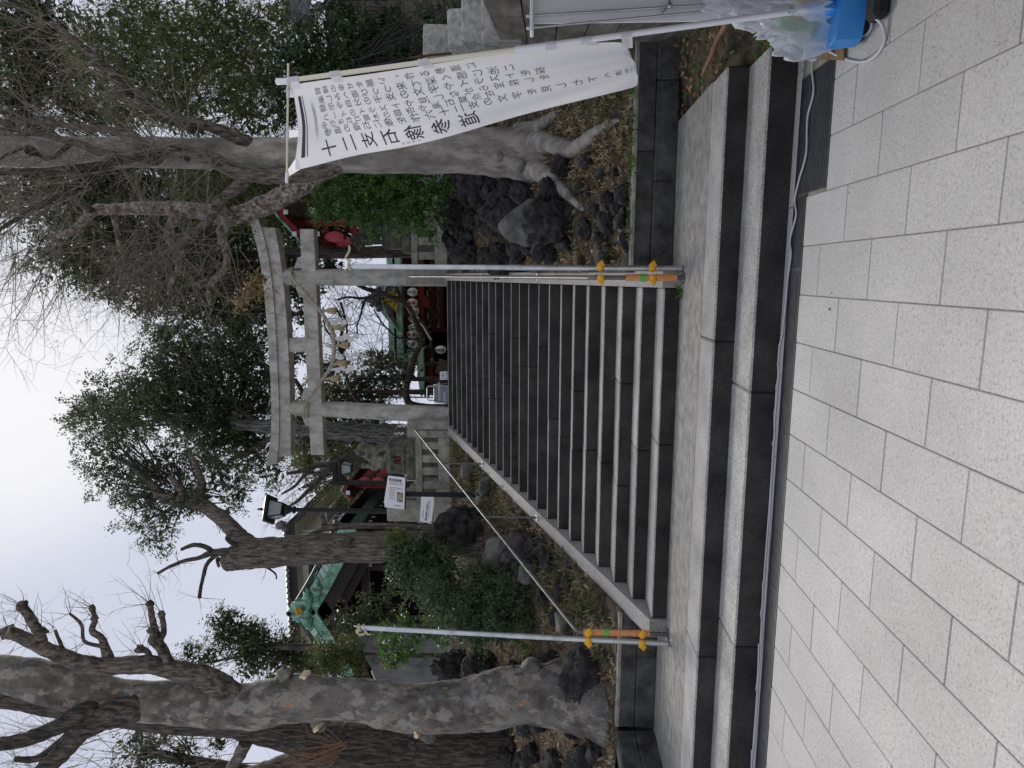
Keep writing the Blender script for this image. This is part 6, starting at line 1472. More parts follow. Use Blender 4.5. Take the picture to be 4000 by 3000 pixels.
cb = [(450, 1580, 120, 13, 1.2), (620, 1480, 120, 13, 1.2), (560, 1600, 140, 13, 1.2), (700, 1400, 100, 13, 1.2), (660, 1320, 70, 13, .9), (610, 1290, 40, 13, .6), (800, 1430, 150, 13.5, 1.4), (720, 1570, 150, 13, 1.3), (820, 1650, 140, 13, 1.3), (820, 1760, 90, 12.5, 1), (920, 1500, 130, 13.5, 1.3), (930, 1660, 120, 13.5, 1.2), (1010, 1420, 100, 14, 1.2), (1020, 1560, 90, 14, 1), (1010, 1700, 90, 14, 1), (980, 1800, 90, 13.5, 1), (1060, 1850, 60, 13.5, .8), (900, 1350, 110, 13.5, 1.2), (350, 1600, 60, 13, .7), (300, 1640, 40, 13, .5), (760, 1290, 60, 13, .7), (1100, 1480, 70, 14, .8), (1160, 1400, 50, 14, .6), (1000, 1300, 90, 14, 1)]
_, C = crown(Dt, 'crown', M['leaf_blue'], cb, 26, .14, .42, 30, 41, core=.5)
inner_twigs(Dt, C, atY(900, 1650, YD), 150, .03, M['darktwig'], 10)
# cord with two streamers
m_ = MB(); pts = spl([atY(x, y, 12.5) for x, y in ((1560, 1640), (1555, 1660), (1545, 1680), (1535, 1700), (1525, 1725))], 20); m_.tube(pts, .012, 6); cd = tag(m_.build('tree_rope', M['rope']), 'thin cord tied about the leaning silver cedar with two paper streamers', 'cord')
streamer(atY(1553, 1663, 12.45), .62, 'white zigzag paper streamer on the cedar cord nearest the torii post', 'streamers on the cedar cord', 21)
streamer(atY(1540, 1693, 12.45), .62, 'white zigzag paper streamer on the cedar cord nearest the guardian lion', 'streamers on the cedar cord', 22)

# ================================================================ bare dark tree before the hall
YH = 13.6
Ht = empty('bare_dark_tree', (atY(1600, 1590, YH).x, YH, TOP), 'bare black tree with long sideways bough seen through the torii', 'tree')
limb('trunk', [(1760, 1600, 22), (1660, 1592, 17), (1598, 1575, 15), (1586, 1526, 13), (1597, 1472, 13), (1610, 1420, 12), (1630, 1370, 12), (1652, 1330, 11), (1640, 1300, 10), (1622, 1255, 10), (1603, 1208, 10), (1573, 1177, 10), (1530, 1160, 10), (1476, 1140, 9), (1430, 1128, 8), (1386, 1105, 7), (1330, 1060, 6)], YH, M['bark_dark'], Ht, n=90, sides=10, wob=.2, bury=.3)
hl = [[(1575, 1178, 8), (1560, 1150, 7), (1540, 1110, 6), (1520, 1060, 5)], [(1500, 1150, 7), (1447, 1160, 6), (1400, 1165, 5), (1360, 1160, 4), (1318, 1172, 4)], [(1445, 1160, 5), (1420, 1180, 4), (1410, 1230, 4), (1395, 1270, 3), (1398, 1320, 3)], [(1650, 1325, 5), (1560, 1320, 4), (1500, 1270, 3), (1460, 1210, 3)], [(1330, 1180, 5), (1345, 1230, 4), (1355, 1290, 4), (1350, 1350, 4), (1340, 1400, 4)], [(1590, 1500, 6), (1540, 1440, 5), (1500, 1400, 3), (1470, 1370, 3)], [(1590, 1560, 5), (1540, 1470, 4), (1490, 1420, 3), (1450, 1370, 2)], [(1420, 1590, 10), (1380, 1540, 8), (1355, 1480, 6), (1345, 1400, 7), (1330, 1330, 6), (1340, 1260, 5), (1310, 1200, 4)], [(1340, 1400, 5), (1310, 1330, 4), (1270, 1280, 3), (1262, 1200, 3)]]
for pts in hl: limb('bough', pts, YH, M['bark_dark'], Ht, n=20, sides=7, wob=.15)
tw = Twigs(); rg = random.Random(12)
for pts in hl + [[(1610, 1420, 1), (1652, 1330, 1), (1573, 1177, 1), (1430, 1128, 1)]]:
    for q0, q1 in zip(pts[:-1], pts[1:]):
        for _ in range(6):
            u = rg.random(); tw.seg(atY(q0[0] + (q1[0] - q0[0]) * u, q0[1] + (q1[1] - q0[1]) * u, YH), (rg.gauss(0, .8), rg.gauss(0, .5), rg.gauss(.35, .6)), rg.uniform(.5, 1.3), .011, 2, rg, .2, .05, 3, 5, 4, .55)
for _ in range(16): tw.seg(atY(rg.uniform(1330, 1480), rg.uniform(850, 1040), YH + 1), (rg.gauss(0, .5), 0, abs(rg.gauss(.8, .4))), rg.uniform(.5, 1.2), .012, 2, rg, .2, .05, 3, 5, 4, .55)
tw.mb.build('twigs', M['darktwig'], Ht)['kind'] = 'stuff'
# conifers behind
for i, (bl, lb, mt) in enumerate((([(1420, 1480, 60, 19, 1), (1500, 1450, 60, 19, 1), (1560, 1500, 55, 19, 1), (1600, 1450, 45, 19, 1), (1480, 1540, 60, 19, 1), (1370, 1500, 40, 19, 1)], 'feathery dark conifer beside the porch roof seen through the torii', 'leaf_blue'), ([(1300, 1530, 70, 18, 1), (1380, 1560, 60, 18, 1), (1270, 1450, 60, 18, 1), (1330, 1420, 40, 18, .8), (1450, 1590, 60, 18, 1)], 'dark evergreen against the torii post on the cedar side', 'leaf_dark'), ([(1450, 1420, 36, 21, .8), (1490, 1395, 30, 21, .8), (1530, 1400, 30, 21, .7), (1450, 1385, 20, 21, .5)], 'pointed conifer top over the end of the hall roof', 'leaf_blue'))):
    t = tree('conifer', lb, (atY(1600, 1500, bl[0][3]).x, bl[0][3], TOP)); _, C = crown(t, 'crown', M[mt], bl, 30, .15, .5, 18, 60 + i * 9, up=1.2)
    P = atY(1700, bl[0][1], bl[0][3]); P.z = TOP; m_ = MB(); m_.tube([P, atY(bl[0][0], bl[0][1], bl[0][3])], [.14, .05], 8); m_.build('trunk', M['bark_dark'], t)

# ================================================================ greenery behind the pale lion and lamp
G1 = tree('bare_branching_tree', 'half bare tree with thick dark forks behind the lamp post lantern', (atY(1500, 1800, 17).x, 17, TOP))
for pts in ([(1560, 1700, 22), (1420, 1760, 18), (1330, 1800, 15), (1270, 1850, 13), (1220, 1900, 10), (1170, 1950, 7), (1120, 1985, 5)], [(1300, 1820, 12), (1240, 1820, 9), (1180, 1840, 8), (1120, 1850, 6)], [(1265, 1855, 9), (1200, 1850, 7), (1150, 1900, 6), (1100, 1930, 4)], [(1240, 1885, 7), (1180, 1905, 5)]): limb('limb', pts, 17, M['bark_dark'], G1, n=30, sides=8, wob=.2)
tw = Twigs(); rg = random.Random(31)
for _ in range(95): tw.seg(atY(rg.uniform(1130, 1480), rg.uniform(1700, 1960), 17 + rg.uniform(-.5, .5)), (rg.gauss(-.2, .7), rg.gauss(0, .4), rg.gauss(.35, .6)), rg.uniform(.7, 1.8), .013, 2, rg, .22, .04, 3, 5, 4, .5)
tw.mb.build('twigs', M['twig'], G1)['kind'] = 'stuff'
crown(G1, 'crown', M['leaf_olive'], [(1330, 1790, 90, 19, 1), (1250, 1880, 80, 19, 1), (1420, 1900, 70, 19.5, .8), (1470, 1960, 60, 19.5, .8), (1350, 1960, 60, 20, .8), (1200, 1800, 70, 18, 1), (1420, 1740, 60, 18, .8)], 22, .12, .5, 14, 77)
tw = Twigs()
for _ in range(26): tw.seg(atY(rg.uniform(1060, 1230), rg.uniform(1960, 2060), 15), (rg.gauss(-.3, .5), 0, rg.gauss(.3, .5)), rg.uniform(.5, 1.3), .008, 1, rg, .2, .02, 3, 5, 4, .5)
tw.mb.build('hanging_twigs', M['twig'], G1)['kind'] = 'stuff'

# ================================================================ evergreens left of the gable
S1 = tree('evergreen_shrub', 'tall dark glossy evergreen with open top sprays between the plane tree and the green gable', foot(-11.5, 9.6))
_, C = crown(S1, 'crown', M['leaf_dark'], [(760, 2600, 50, 9.5, .5), (820, 2560, 45, 9.5, .5), (740, 2550, 40, 9.5, .4), (870, 2420, 60, 9.5, .5), (930, 2460, 60, 9.5, .5), (880, 2500, 50, 9.5, .5), (960, 2530, 70, 9.5, .6), (985, 2450, 30, 9.5, .3), (1050, 2540, 80, 9.8, .7), (1110, 2530, 60, 10, .6), (1200, 2570, 80, 10, .7), (1110, 2590, 80, 10, .7), (1230, 2600, 60, 10.5, .6), (980, 2600, 60, 9.5, .5), (650, 2690, 30, 9.5, .4), (700, 2660, 36, 9.5, .4), (1000, 2480, 60, 9.5, .5)], 70, .095, .30, 18, 91)
limb('trunk', [(1700, 2540, 22), (1300, 2530, 17), (1000, 2520, 10), (840, 2480, 5)], 9.6, M['bark_dark'], S1, bury=.5)
limb('limb', [(1060, 2525, 9), (960, 2560, 7), (800, 2590, 4)], 9.6, M['bark_dark'], S1); limb('limb', [(1000, 2500, 7), (960, 2450, 6), (900, 2430, 4)], 9.6, M['bark_dark'], S1)
inner_twigs(S1, C, atY(1050, 2530, 9.6), 80, .014, M['darktwig'], 14)
S2 = tree('yellow_green_shrub', 'yellowish green feathery shrub just over the slate monument', foot(-9.4, 8.6))
_, C = crown(S2, 'crown', M['leaf_olive'], [(1310, 2545, 45, 8.6, .4), (1370, 2540, 60, 8.6, .5), (1310, 2590, 70, 8.6, .5), (1390, 2580, 50, 8.6, .4), (1270, 2560, 60, 8.6, .5), (1400, 2640, 40, 8.6, .4), (1390, 2470, 36, 8.5, .4)], 90, .065, .28, 22, 95, up=1.)
limb('trunk', [(1760, 2560, 10), (1500, 2560, 8), (1330, 2540, 4)], 8.7, M['bark_dark'], S2, bury=.3)
S3 = tree('leafy_sapling', 'open grey green sapling rising before the dark wooden hall', foot(-7.2, 8.0))
_, C = crown(S3, 'crown', M['leaf_dark'], [(1390, 2420, 45, 8, .3), (1330, 2400, 35, 8, .3), (1440, 2380, 45, 8, .3), (1480, 2420, 40, 8, .3), (1430, 2450, 45, 8, .3), (1500, 2340, 40, 8, .3), (1540, 2410, 45, 8, .3), (1440, 2330, 22, 8, .2), (1360, 2440, 40, 8, .3)], 60, .085, .24, 12, 97, up=.9)
limb('trunk', [(1800, 2420, 9), (1560, 2410, 7), (1400, 2410, 4)], 8, M['bark_dark'], S3, bury=.3); inner_twigs(S3, C, atY(1560, 2410, 8), 40, .008, M['darktwig'], 3)

# ================================================================ nandina and laurel on the bank beside the stairs
N1 = tree('nandina_bush', 'dense blue green nandina bush on the bank beside the stairway handrail', bank_px(2120, 2330), 'bush')
_, C = crown(N1, 'foliage', M['leaf_nandina'], [(1760, 2290, 110, 4.3, .4), (1850, 2380, 120, 3.8, .4), (1900, 2270, 110, 3.9, .4), (1980, 2370, 110, 3.4, .4), (2010, 2260, 75, 3.6, .35), (1830, 2440, 90, 3.7, .35), (1960, 2450, 80, 3.3, .35), (2050, 2330, 60, 3.2, .3), (1760, 2400, 90, 4.2, .4), (1690, 2330, 60, 4.6, .35), (2060, 2440, 50, 3.0, .25), (1880, 2490, 50, 3.4, .3)], 240, .058, .20, 16, 101, up=.6)
limb('stem', [(2150, 2340, 6), (1950, 2340, 5), (1800, 2340, 3)], 3.8, M['bark_brown'], N1, bury=.3, sides=7); limb('stem', [(2140, 2400, 6), (1950, 2410, 5), (1820, 2420, 3)], 3.7, M['bark_brown'], N1, bury=.3, sides=7)
N2 = tree('laurel_bush', 'grey green bush with larger pale leaves below the ridged brown trunk', bank_px(1900, 2190), 'bush')
_, C = crown(N2, 'foliage', M['leaf_nandina'], [(1570, 2140, 45, 5.2, .3), (1620, 2170, 65, 5.1, .35), (1680, 2210, 70, 5.0, .35), (1600, 2230, 55, 5.1, .3), (1560, 2200, 45, 5.2, .3), (1740, 2180, 55, 5.0, .3), (1660, 2110, 40, 5.1, .25), (1560, 2260, 40, 5.3, .3), (1640, 2290, 60, 5.2, .3)], 150, .085, .22, 13, 103, up=.6)
crown(N2, 'young_leaves', M['leaf_lime'], [(1555, 2105, 26, 5.1, .15), (1535, 2120, 20, 5.1, .12), (1520, 2090, 14, 5.1, .1), (1580, 2090, 22, 5.1, .12)], 220, .075, .15, 9, 104, up=1.)
crown(N2, 'big_leaves', M['leaf_nandina'], [(1690, 2180, 60, 4.8, .3), (1750, 2230, 60, 4.7, .3)], 18, .16, .10, 3, 105)
N3 = tree('arching_shrub', 'loose shrub arching across the slate monument beside the tall pole', bank_px(2060, 2470), 'bush')
_, C = crown(N3, 'foliage', M['leaf_fresh'], [(1500, 2530, 40, 5.4, .2), (1550, 2500, 40, 5.4, .2), (1560, 2560, 45, 5.4, .2), (1600, 2540, 40, 5.3, .2), (1620, 2480, 50, 5.3, .25), (1680, 2450, 50, 5.2, .25), (1720, 2500, 40, 5.1, .2), (1520, 2585, 22, 5.4, .12), (1500, 2460, 40, 5.4, .2), (1580, 2420, 45, 5.4, .2)], 75, .075, .2, 11, 107, droop=.5)
crown(N3, 'yellow_leaves', M['leaf_lime'], [(1510, 2590, 14, 5.3, .08), (1530, 2605, 14, 5.3, .08), (2060, 2540, 26, 2.6, .1), (2030, 2520, 20, 2.6, .1)], 300, .06, .1, 6, 108)
for pts in ([(2000, 2400, 9), (1850, 2380, 7), (1720, 2400, 6), (1600, 2480, 4), (1530, 2560, 2)], [(1980, 2360, 8), (1760, 2330, 6), (1640, 2300, 4), (1560, 2380, 3)], [(1780, 2420, 5), (1660, 2440, 4), (1560, 2470, 2)]): limb('stem', pts, 5.1, M['bark_brown'], N3, sides=7)

# ================================================================ pale trunk, mottled bough and mass of evergreens on the far side
YF = 3.16
Ft = empty('pale_smooth_tree', bank_px(2080, 620), 'tall smooth pale trunk with spreading surface roots behind the white banner', 'tree')
PP = M['bark_pale']
limb('trunk', [(2120, 600, 120), (2050, 600, 100), (1960, 594, 88), (1880, 592, 82), (1780, 592, 78), (1650, 602, 70), (1500, 606, 66), (1300, 606, 64), (1050, 602, 60), (800, 600, 57), (500, 594, 56), (250, 594, 56), (0, 594, 57), (-200, 594, 56)], YF, PP, Ft, n=80, sides=24, wob=.08, bury=.5)
def root(pts, r0=None):
    P = []; Rr = []
    for x, y, r in pts:
        p = bank_px(x, y); k = r * pxm(p.y); P.append(p + Vector((0, .0, k * .35))); Rr.append(k)
    a, r = rspl(P, Rr, len(P) * 6); m_ = MB(); m_.tube(a, r, 14, wob=.16); m_.build('root', PP, Ft)
root([(2030, 575, 52), (2090, 560, 44), (2150, 556, 38), (2200, 572, 34), (2240, 584, 32), (2275, 570, 28), (2315, 535, 25), (2355, 505, 21), (2395, 480, 13), (2425, 468, 5)])
root([(2020, 640, 52), (2080, 652, 44), (2130, 675, 36), (2175, 710, 28), (2215, 752, 21), (2250, 790, 14), (2285, 820, 7)])
root([(2050, 520, 40), (2110, 500, 30), (2150, 470, 22), (2180, 440, 12)])
knobs(Ft, PP, [(1945, 612, 22), (2030, 645, 24), (2020, 600, 26)], YF - .28)
limb('limb', [(1330, 640, 30), (1230, 672, 30), (1108, 688, 28), (1020, 686, 28), (950, 680, 28), (880, 650, 28), (823, 620, 27), (700, 592, 25), (570, 597, 22), (440, 610, 19), (300, 560, 14), (130, 520, 9), (-50, 500, 7)], YF - .05, M['bark_brown'], Ft, dY=-.7, n=60)
limb('limb', [(1060, 600, 26), (985, 570, 28), (905, 525, 22), (800, 490, 20), (665, 465, 22), (590, 420, 18), (506, 354, 20), (450, 290, 15), (392, 240, 14), (300, 160, 9), (200, 80, 6)], YF, M['bark_brown'], Ft, dY=-1.0, n=50, wob=.22)
limb('limb', [(640, 610, 18), (560, 560, 16), (500, 520, 15), (300, 495, 12), (150, 480, 9), (20, 470, 6)], YF - .4, M['bark_brown'], Ft, dY=-.5, n=40)
limb('limb', [(455, 620, 14), (330, 720, 12), (180, 790, 10), (60, 860, 8), (-60, 930, 6)], YF - .5, M['bark_dark'], Ft, dY=-.7, n=34)
limb('limb', [(560, 610, 16), (420, 640, 13), (300, 655, 12), (130, 670, 10), (-30, 680, 8)], YF - .5, M['bark_dark'], Ft, dY=-.5, n=34)
limb('limb', [(280, 560, 10), (190, 620, 8), (100, 580, 6), (0, 620, 5)], YF - .6, M['bark_dark'], Ft, n=24)
knobs(Ft, M['bark_dark'], [(560, 600, 34), (600, 620, 28), (730, 620, 12), (750, 500, 20), (500, 350, 22), (120, 590, 22), (330, 740, 14)], YF - .7)
tw = Twigs(); rg = random.Random(17)
for (x, y) in ((392, 240), (506, 354), (300, 160), (665, 465), (750, 500), (440, 610), (300, 560), (130, 520), (570, 597), (600, 620), (330, 720), (180, 790), (60, 860), (300, 655), (100, 580), (150, 480), (30, 470), (200, 80), (60, 700), (130, 670), (0, 620), (700, 592), (823, 620)):
    for _ in range(9): tw.seg(atY(x + rg.uniform(-40, 40), y + rg.uniform(-40, 40), YF - .8 + rg.uniform(-.4, .3)), (rg.gauss(.0, .7), rg.gauss(-.1, .4), rg.gauss(.55, .5)), rg.uniform(.5, 1.4), .007, 2, rg, .16, .05, 3, 5, 4, .55)
for (x, y, dx) in ((30, 900, -.8), (60, 1000, -.9), (120, 960, -.9), (200, 1040, -.9), (20, 860, -.8), (250, 1100, -.8), (150, 1080, -.9)):
    for _ in range(4): tw.seg(atY(x, y, YF - .8), (dx + rg.gauss(0, .3), rg.gauss(0, .2), .45 + rg.gauss(0, .4)), rg.uniform(.7, 1.4), .007, 2, rg, .14, .03, 3, 6, 4, .5)
tw.mb.build('twigs', M['twig'], Ft)['kind'] = 'stuff'
YG = 4.8
Gt = empty('mottled_tree', foot(2.3, 5.1), 'crooked tree with mottled brown and cream bark leaning over the torii end', 'tree')
MM = M['bark_mottle']
limb('trunk', [(1800, 600, 40), (1500, 610, 36), (1290, 655, 35), (1171, 728, 36), (1090, 775, 36), (1013, 810, 36), (940, 835, 34), (886, 842, 36), (790, 825, 30), (696, 816, 29), (560, 812, 25), (443, 818, 22), (380, 818, 20), (354, 835, 18), (320, 870, 15), (272, 905, 12), (200, 930, 8)], YG, MM, Gt, n=90, wob=.18, bury=.6)
limb('limb', [(890, 850, 28), (870, 890, 20), (868, 930, 17), (886, 985, 15), (880, 1050, 12), (830, 1100, 12), (815, 1150, 9), (822, 1190, 7)], YG, MM, Gt, dY=.4, n=36, wob=.25)
limb('limb', [(700, 830, 24), (668, 880, 18), (660, 920, 17), (684, 980, 15), (700, 1050, 13), (675, 1090, 11), (660, 1150, 8)], YG, MM, Gt, dY=.4, n=36, wob=.25)
limb('limb', [(445, 830, 14), (452, 870, 12), (462, 930, 10), (468, 985, 6)], YG, MM, Gt, n=16, wob=.25)
limb('limb', [(960, 705, 26), (900, 755, 20), (855, 791, 20), (823, 855, 15), (760, 905, 13), (696, 960, 12), (640, 990, 9), (560, 1050, 6), (500, 1090, 4)], YG - .4, M['bark_brown'], Gt, dY=-.2, n=40)
limb('limb', [(360, 825, 14), (300, 780, 12), (240, 760, 10), (150, 800, 8), (60, 830, 6)], YG - .2, M['bark_dark'], Gt, n=26)
knobs(Gt, MM, [(890, 850, 34), (780, 1110, 14), (440, 818, 22), (354, 830, 20), (868, 790, 26)], YG - .15)
tw = Twigs(); rg = random.Random(23)
for (x, y) in ((822, 1190), (660, 1150), (696, 960), (560, 1050), (468, 985), (272, 905), (200, 930), (700, 1050), (868, 930), (780, 860), (560, 850), (60, 830), (150, 800), (640, 990), (880, 1050), (500, 1000), (400, 900), (720, 900), (600, 930), (330, 960), (900, 950), (760, 1080), (620, 1100), (480, 1080)):
    for _ in range(8): tw.seg(atY(x + rg.uniform(-40, 40), y + rg.uniform(-40, 40), YG - .4 + rg.uniform(-.4, .4)), (rg.gauss(-.35, .7), rg.gauss(-.1, .4), rg.gauss(.25, .6)), rg.uniform(.6, 1.5), .008, 2, rg, .2, .0, 3, 5, 4, .55)
tw.mb.build('twigs', M['twig'], Gt)['kind'] = 'stuff'
crown(Gt, 'withered_leaves', M['leaf_tan'], [(1000, 1090, 40, 6, .3), (1010, 1130, 35, 6, .3), (940, 1190, 30, 6, .25), (960, 1140, 30, 6, .25)], 60, .10, .22, 9, 111, droop=.4)
# evergreen masses
EV = [('evergreen_tree', 'far dark evergreen filling the background behind the pale lion and the leaning cedar', (-6.5, 23), 'leaf_dark',
       [(1180, 1650, 110, 22, 1.2), (1300, 1640, 90, 22, 1), (1200, 1760, 90, 22, 1), (1330, 1740, 110, 22, 1), (1440, 1660, 90, 22, 1), (1430, 1780, 80, 22, 1), (1250, 1560, 70, 22, 1), (1480, 1880, 60, 24, 1), (1400, 1850, 60, 24, 1)], 20, .16, .5, 20, 221, (1700, 1720, 1200, 1720)),
      ('evergreen_tree', 'dark evergreen behind the red lantern rack near the dark lion', (5.5, 17), 'leaf_dark',
       [(1280, 800, 100, 17, 1), (1400, 830, 90, 17, 1), (1480, 760, 110, 17, 1), (1560, 850, 80, 17, 1), (1620, 760, 100, 17, 1), (1330, 680, 110, 17, 1), (1500, 620, 130, 17, 1)], 20, .15, .5, 20, 231, (1700, 780, 1300, 780)),
      ('evergreen_tree', 'broad dark evergreen filling the sky above the torii end with a fringe against the clouds', (3.0, 12.5), 'leaf_dark',
       [(250, 1000, 110, 12, 1.2), (350, 930, 130, 12, 1.4), (330, 1060, 70, 12, 1), (480, 1010, 140, 12, 1.4), (440, 1120, 80, 12, 1), (600, 1100, 120, 12, 1.2), (560, 1200, 60, 12, .8), (700, 1000, 150, 12.5, 1.4), (700, 1180, 100, 12, 1), (830, 1120, 140, 12, 1.2), (820, 1240, 70, 12, .9), (900, 1000, 150, 12.5, 1.3), (950, 1150, 130, 12.5, 1.2), (930, 1270, 70, 12.5, .9), (1040, 1230, 70, 13, .9), (1050, 1080, 110, 13, 1.1), (1140, 1150, 80, 13, 1), (1220, 1100, 60, 13, .9), (1290, 1040, 60, 13.5, .8), (1160, 1030, 80, 13, 1), (1120, 920, 110, 16.5, 1), (1240, 930, 60, 17, .8), (1100, 1290, 50, 13, .6), (1180, 1240, 45, 13, .6), (560, 880, 150, 13, 1.5), (400, 800, 150, 13, 1.5), (760, 850, 160, 13.5, 1.5), (980, 850, 150, 13.5, 1.4)], 34, .13, .45, 24, 121, (1750, 980, 700, 1000)),
      ('evergreen_tree', 'dark evergreen behind the pale trunk with small gaps of sky', (6.2, 12.0), 'leaf_dark',
       [(150, 760, 150, 11, 1.3), (100, 640, 130, 11, 1.3), (300, 700, 150, 11, 1.3), (500, 720, 150, 11.5, 1.3), (680, 700, 150, 11.5, 1.3), (880, 700, 150, 11.5, 1.3), (1050, 720, 110, 12.5, 1.2), (1180, 820, 110, 16, 1.2), (80, 500, 140, 11, 1.3), (60, 350, 140, 11, 1.3), (80, 200, 150, 11, 1.3), (60, 50, 150, 11, 1.3), (200, 100, 120, 11, 1.2), (30, 800, 60, 11, .8), (1300, 760, 120, 16, 1.2), (230, 280, 120, 11.5, 1.2), (330, 430, 120, 12, 1.2)], 30, .13, .45, 22, 141, (1700, 700, 700, 700)),
      ('bamboo_grove', 'yellow green bamboo foliage hanging in a soft mass above the tiled house', (5.4, 9.5), 'leaf_bamboo',
       [(420, 120, 130, 8.5, .9), (420, 300, 130, 8.5, .9), (560, 60, 130, 8.5, .9), (560, 220, 140, 8.3, .9), (600, 380, 130, 8.3, .9), (720, 120, 140, 8.2, .9), (740, 300, 140, 8.2, .9), (860, 60, 130, 8.2, .9), (880, 220, 140, 8.2, .9), (900, 380, 120, 8.2, .9), (1010, 120, 120, 8.2, .8), (1030, 280, 110, 8.2, .8), (740, 450, 110, 8.4, .8), (980, 450, 110, 8.4, .8), (1180, 60, 80, 8.4, .7), (1100, 40, 80, 8.4, .7), (330, 200, 90, 8.8, .8), (480, 420, 110, 8.6, .8), (900, 760, 120, 9, .8), (760, 760, 110, 9, .8), (1000, 760, 90, 9, .7)], 70, .125, .40, 20, 161, (1500, 250, 700, 200)),
      ('ivy_covered_tree', 'ivy clad dark mass of glossy leaves hanging before the bamboo fence', (4.0, 7.0), 'leaf_ivy',
       [(1130, 200, 90, 6.8, .5), (1220, 150, 90, 6.8, .5), (1200, 300, 100, 6.8, .5), (1130, 420, 110, 6.8, .5), (1290, 250, 70, 6.8, .4), (1320, 340, 70, 6.8, .4), (1380, 280, 60, 6.8, .4), (1440, 90, 40, 6.6, .3), (1510, 80, 55, 6.6, .3), (1560, 130, 60, 6.6, .3), (1560, 230, 60, 6.6, .3), (1510, 300, 55, 6.6, .3), (1600, 40, 55, 6.6, .3), (1590, 180, 55, 6.6, .3), (1280, 420, 60, 6.8, .4), (1060, 330, 70, 7, .5), (1250, 500, 60, 7, .4), (1800, 50, 40, 4, .25), (1850, 90, 35, 4, .2), (1330, 40, 70, 7, .4), (1370, 130, 70, 7, .4), (1400, 200, 60, 7, .4), (1340, 430, 60, 7, .4), (1450, 230, 60, 7, .4), (1480, 160, 50, 7, .35), (1690, 70, 50, 5, .3), (1730, 130, 40, 4.6, .25), (1760, 30, 60, 4.4, .3), (1660, 150, 40, 5, .25), (1820, 40, 45, 3.8, .25), (1620, 250, 45, 6, .3), (1700, 190, 30, 4.6, .2)], 120, .075, .22, 13, 181, (1760, 300, 1300, 280)),
      ('fresh_green_shrub', 'bright fresh green shrub spilling over the dark lion and lava rocks', (1.9, 7.2), 'leaf_fresh',
       [(1290, 770, 80, 6.8, .5), (1255, 835, 40, 6.6, .3), (1365, 835, 50, 6.5, .35), (1400, 770, 80, 6.6, .5), (1440, 870, 50, 6.4, .35), (1500, 800, 80, 6.4, .45), (1580, 850, 55, 6.2, .35), (1560, 760, 80, 6.4, .45), (1640, 880, 45, 6.1, .3), (1640, 790, 70, 6.2, .4), (1700, 730, 60, 6.2, .4), (1260, 700, 70, 7, .45), (1360, 690, 80, 7, .45), (1480, 700, 70, 6.8, .4), (1690, 920, 25, 6, .2), (1470, 920, 26, 6.3, .2), (1600, 700, 70, 6.6, .4)], 120, .082, .22, 14, 201, (1740, 740, 1350, 760))]
for nm, lb, (fx_, fy_), mt, bl, pa, lf, rd, pr_, sd, tr in EV:
    t = tree(nm, lb, foot(fx_, fy_), 'tree' if 'tree' in nm else ('bamboo' if 'bamboo' in nm else 'bush'))
    kw = dict(aspect=.16, droop=.7, up=.0) if 'bamboo' in nm else dict(droop=.45) if nm == 'fresh_green_shrub' else {}
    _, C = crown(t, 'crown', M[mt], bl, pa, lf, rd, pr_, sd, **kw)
    Y = bl[0][3] + .5; limb('trunk', [(tr[0], tr[1], 26 if 'tree' in nm else 8), ((tr[0] + tr[2]) / 2, (tr[1] + tr[3]) / 2, 20 if 'tree' in nm else 6), (tr[2], tr[3], 10 if 'tree' in nm else 3)], Y, M['bark_dark'], t, bury=.5, sides=10)
    inner_twigs(t, C, atY(tr[2], tr[3], Y), 130 if 'tree' in nm else 60, .022 if 'tree' in nm else .009, M['darktwig'], sd)
# ---------------------------------------------------------------- rocks on the banks
RK = {}
HEAP = {}
for g_, px_, lb_ in (('lava rocks heaped on the bank', (1950, 860), 'steep heap of rough black lava rocks between the pale trunk and the stairway'),
                     ('lava rocks above the low wall', (2330, 830), 'scatter of small black lava rocks in dead leaves just above the low dark wall'),
                     ('lava rocks behind the pale trunk', (1830, 620), 'black lava rocks in deep shade behind the pale trunk and the banner'),
                     ('lava rocks around the plane tree', (2100, 2780), 'dark lava rocks set among dry grass around the foot of the plane tree'),
                     ('dark rocks below the nandina', (2100, 2280), 'half buried dark rocks on the bank below the nandina bush')):
    HEAP[g_] = empty('rockery', bank_px(*px_), lb_, 'rockery')
def rock_mesh(kind, i):
    if (kind, i) not in RK:
        bm = bmesh.new(); bmesh.ops.create_icosphere(bm, subdivisions=5 if kind == 'lava' else 4, radius=1); o_ = Vector((i * 5.7, i * 2.3, i * 9.1))
        for v in bm.verts:
            q = v.co.copy(); k = 1 + .42 * noise.noise(q * 1.1 + o_)
            if kind == 'lava':
                k += .26 * (abs(noise.noise(q * 2.3 + o_)) * -1 + .25) + .20 * noise.noise(q * 4.3 + o_) + .10 * noise.noise(q * 9 + o_) + .05 * noise.noise(q * 19 + o_)
            else: k += .16 * noise.noise(q * 2.2 + o_) + .05 * noise.noise(q * 6 + o_)
            # a few flattened faces
            v.co = q * k
            for d in range(4):
                n_ = Vector((sin(i * 3 + d * 2.1), cos(i * 1.7 + d * 1.3), sin(d * 1.9 + i))).normalized(); h_ = v.co.dot(n_) - .78
                if h_ > 0: v.co -= n_ * h_ * .8
        me = bpy.data.meshes.new('rock'); bm.to_mesh(me); bm.free(); me.materials.append(M['lava'] if kind == 'lava' else M['rock']); me.polygons.foreach_set('use_smooth', [True] * len(me.polygons)); RK[kind, i] = me
    return RK[kind, i]
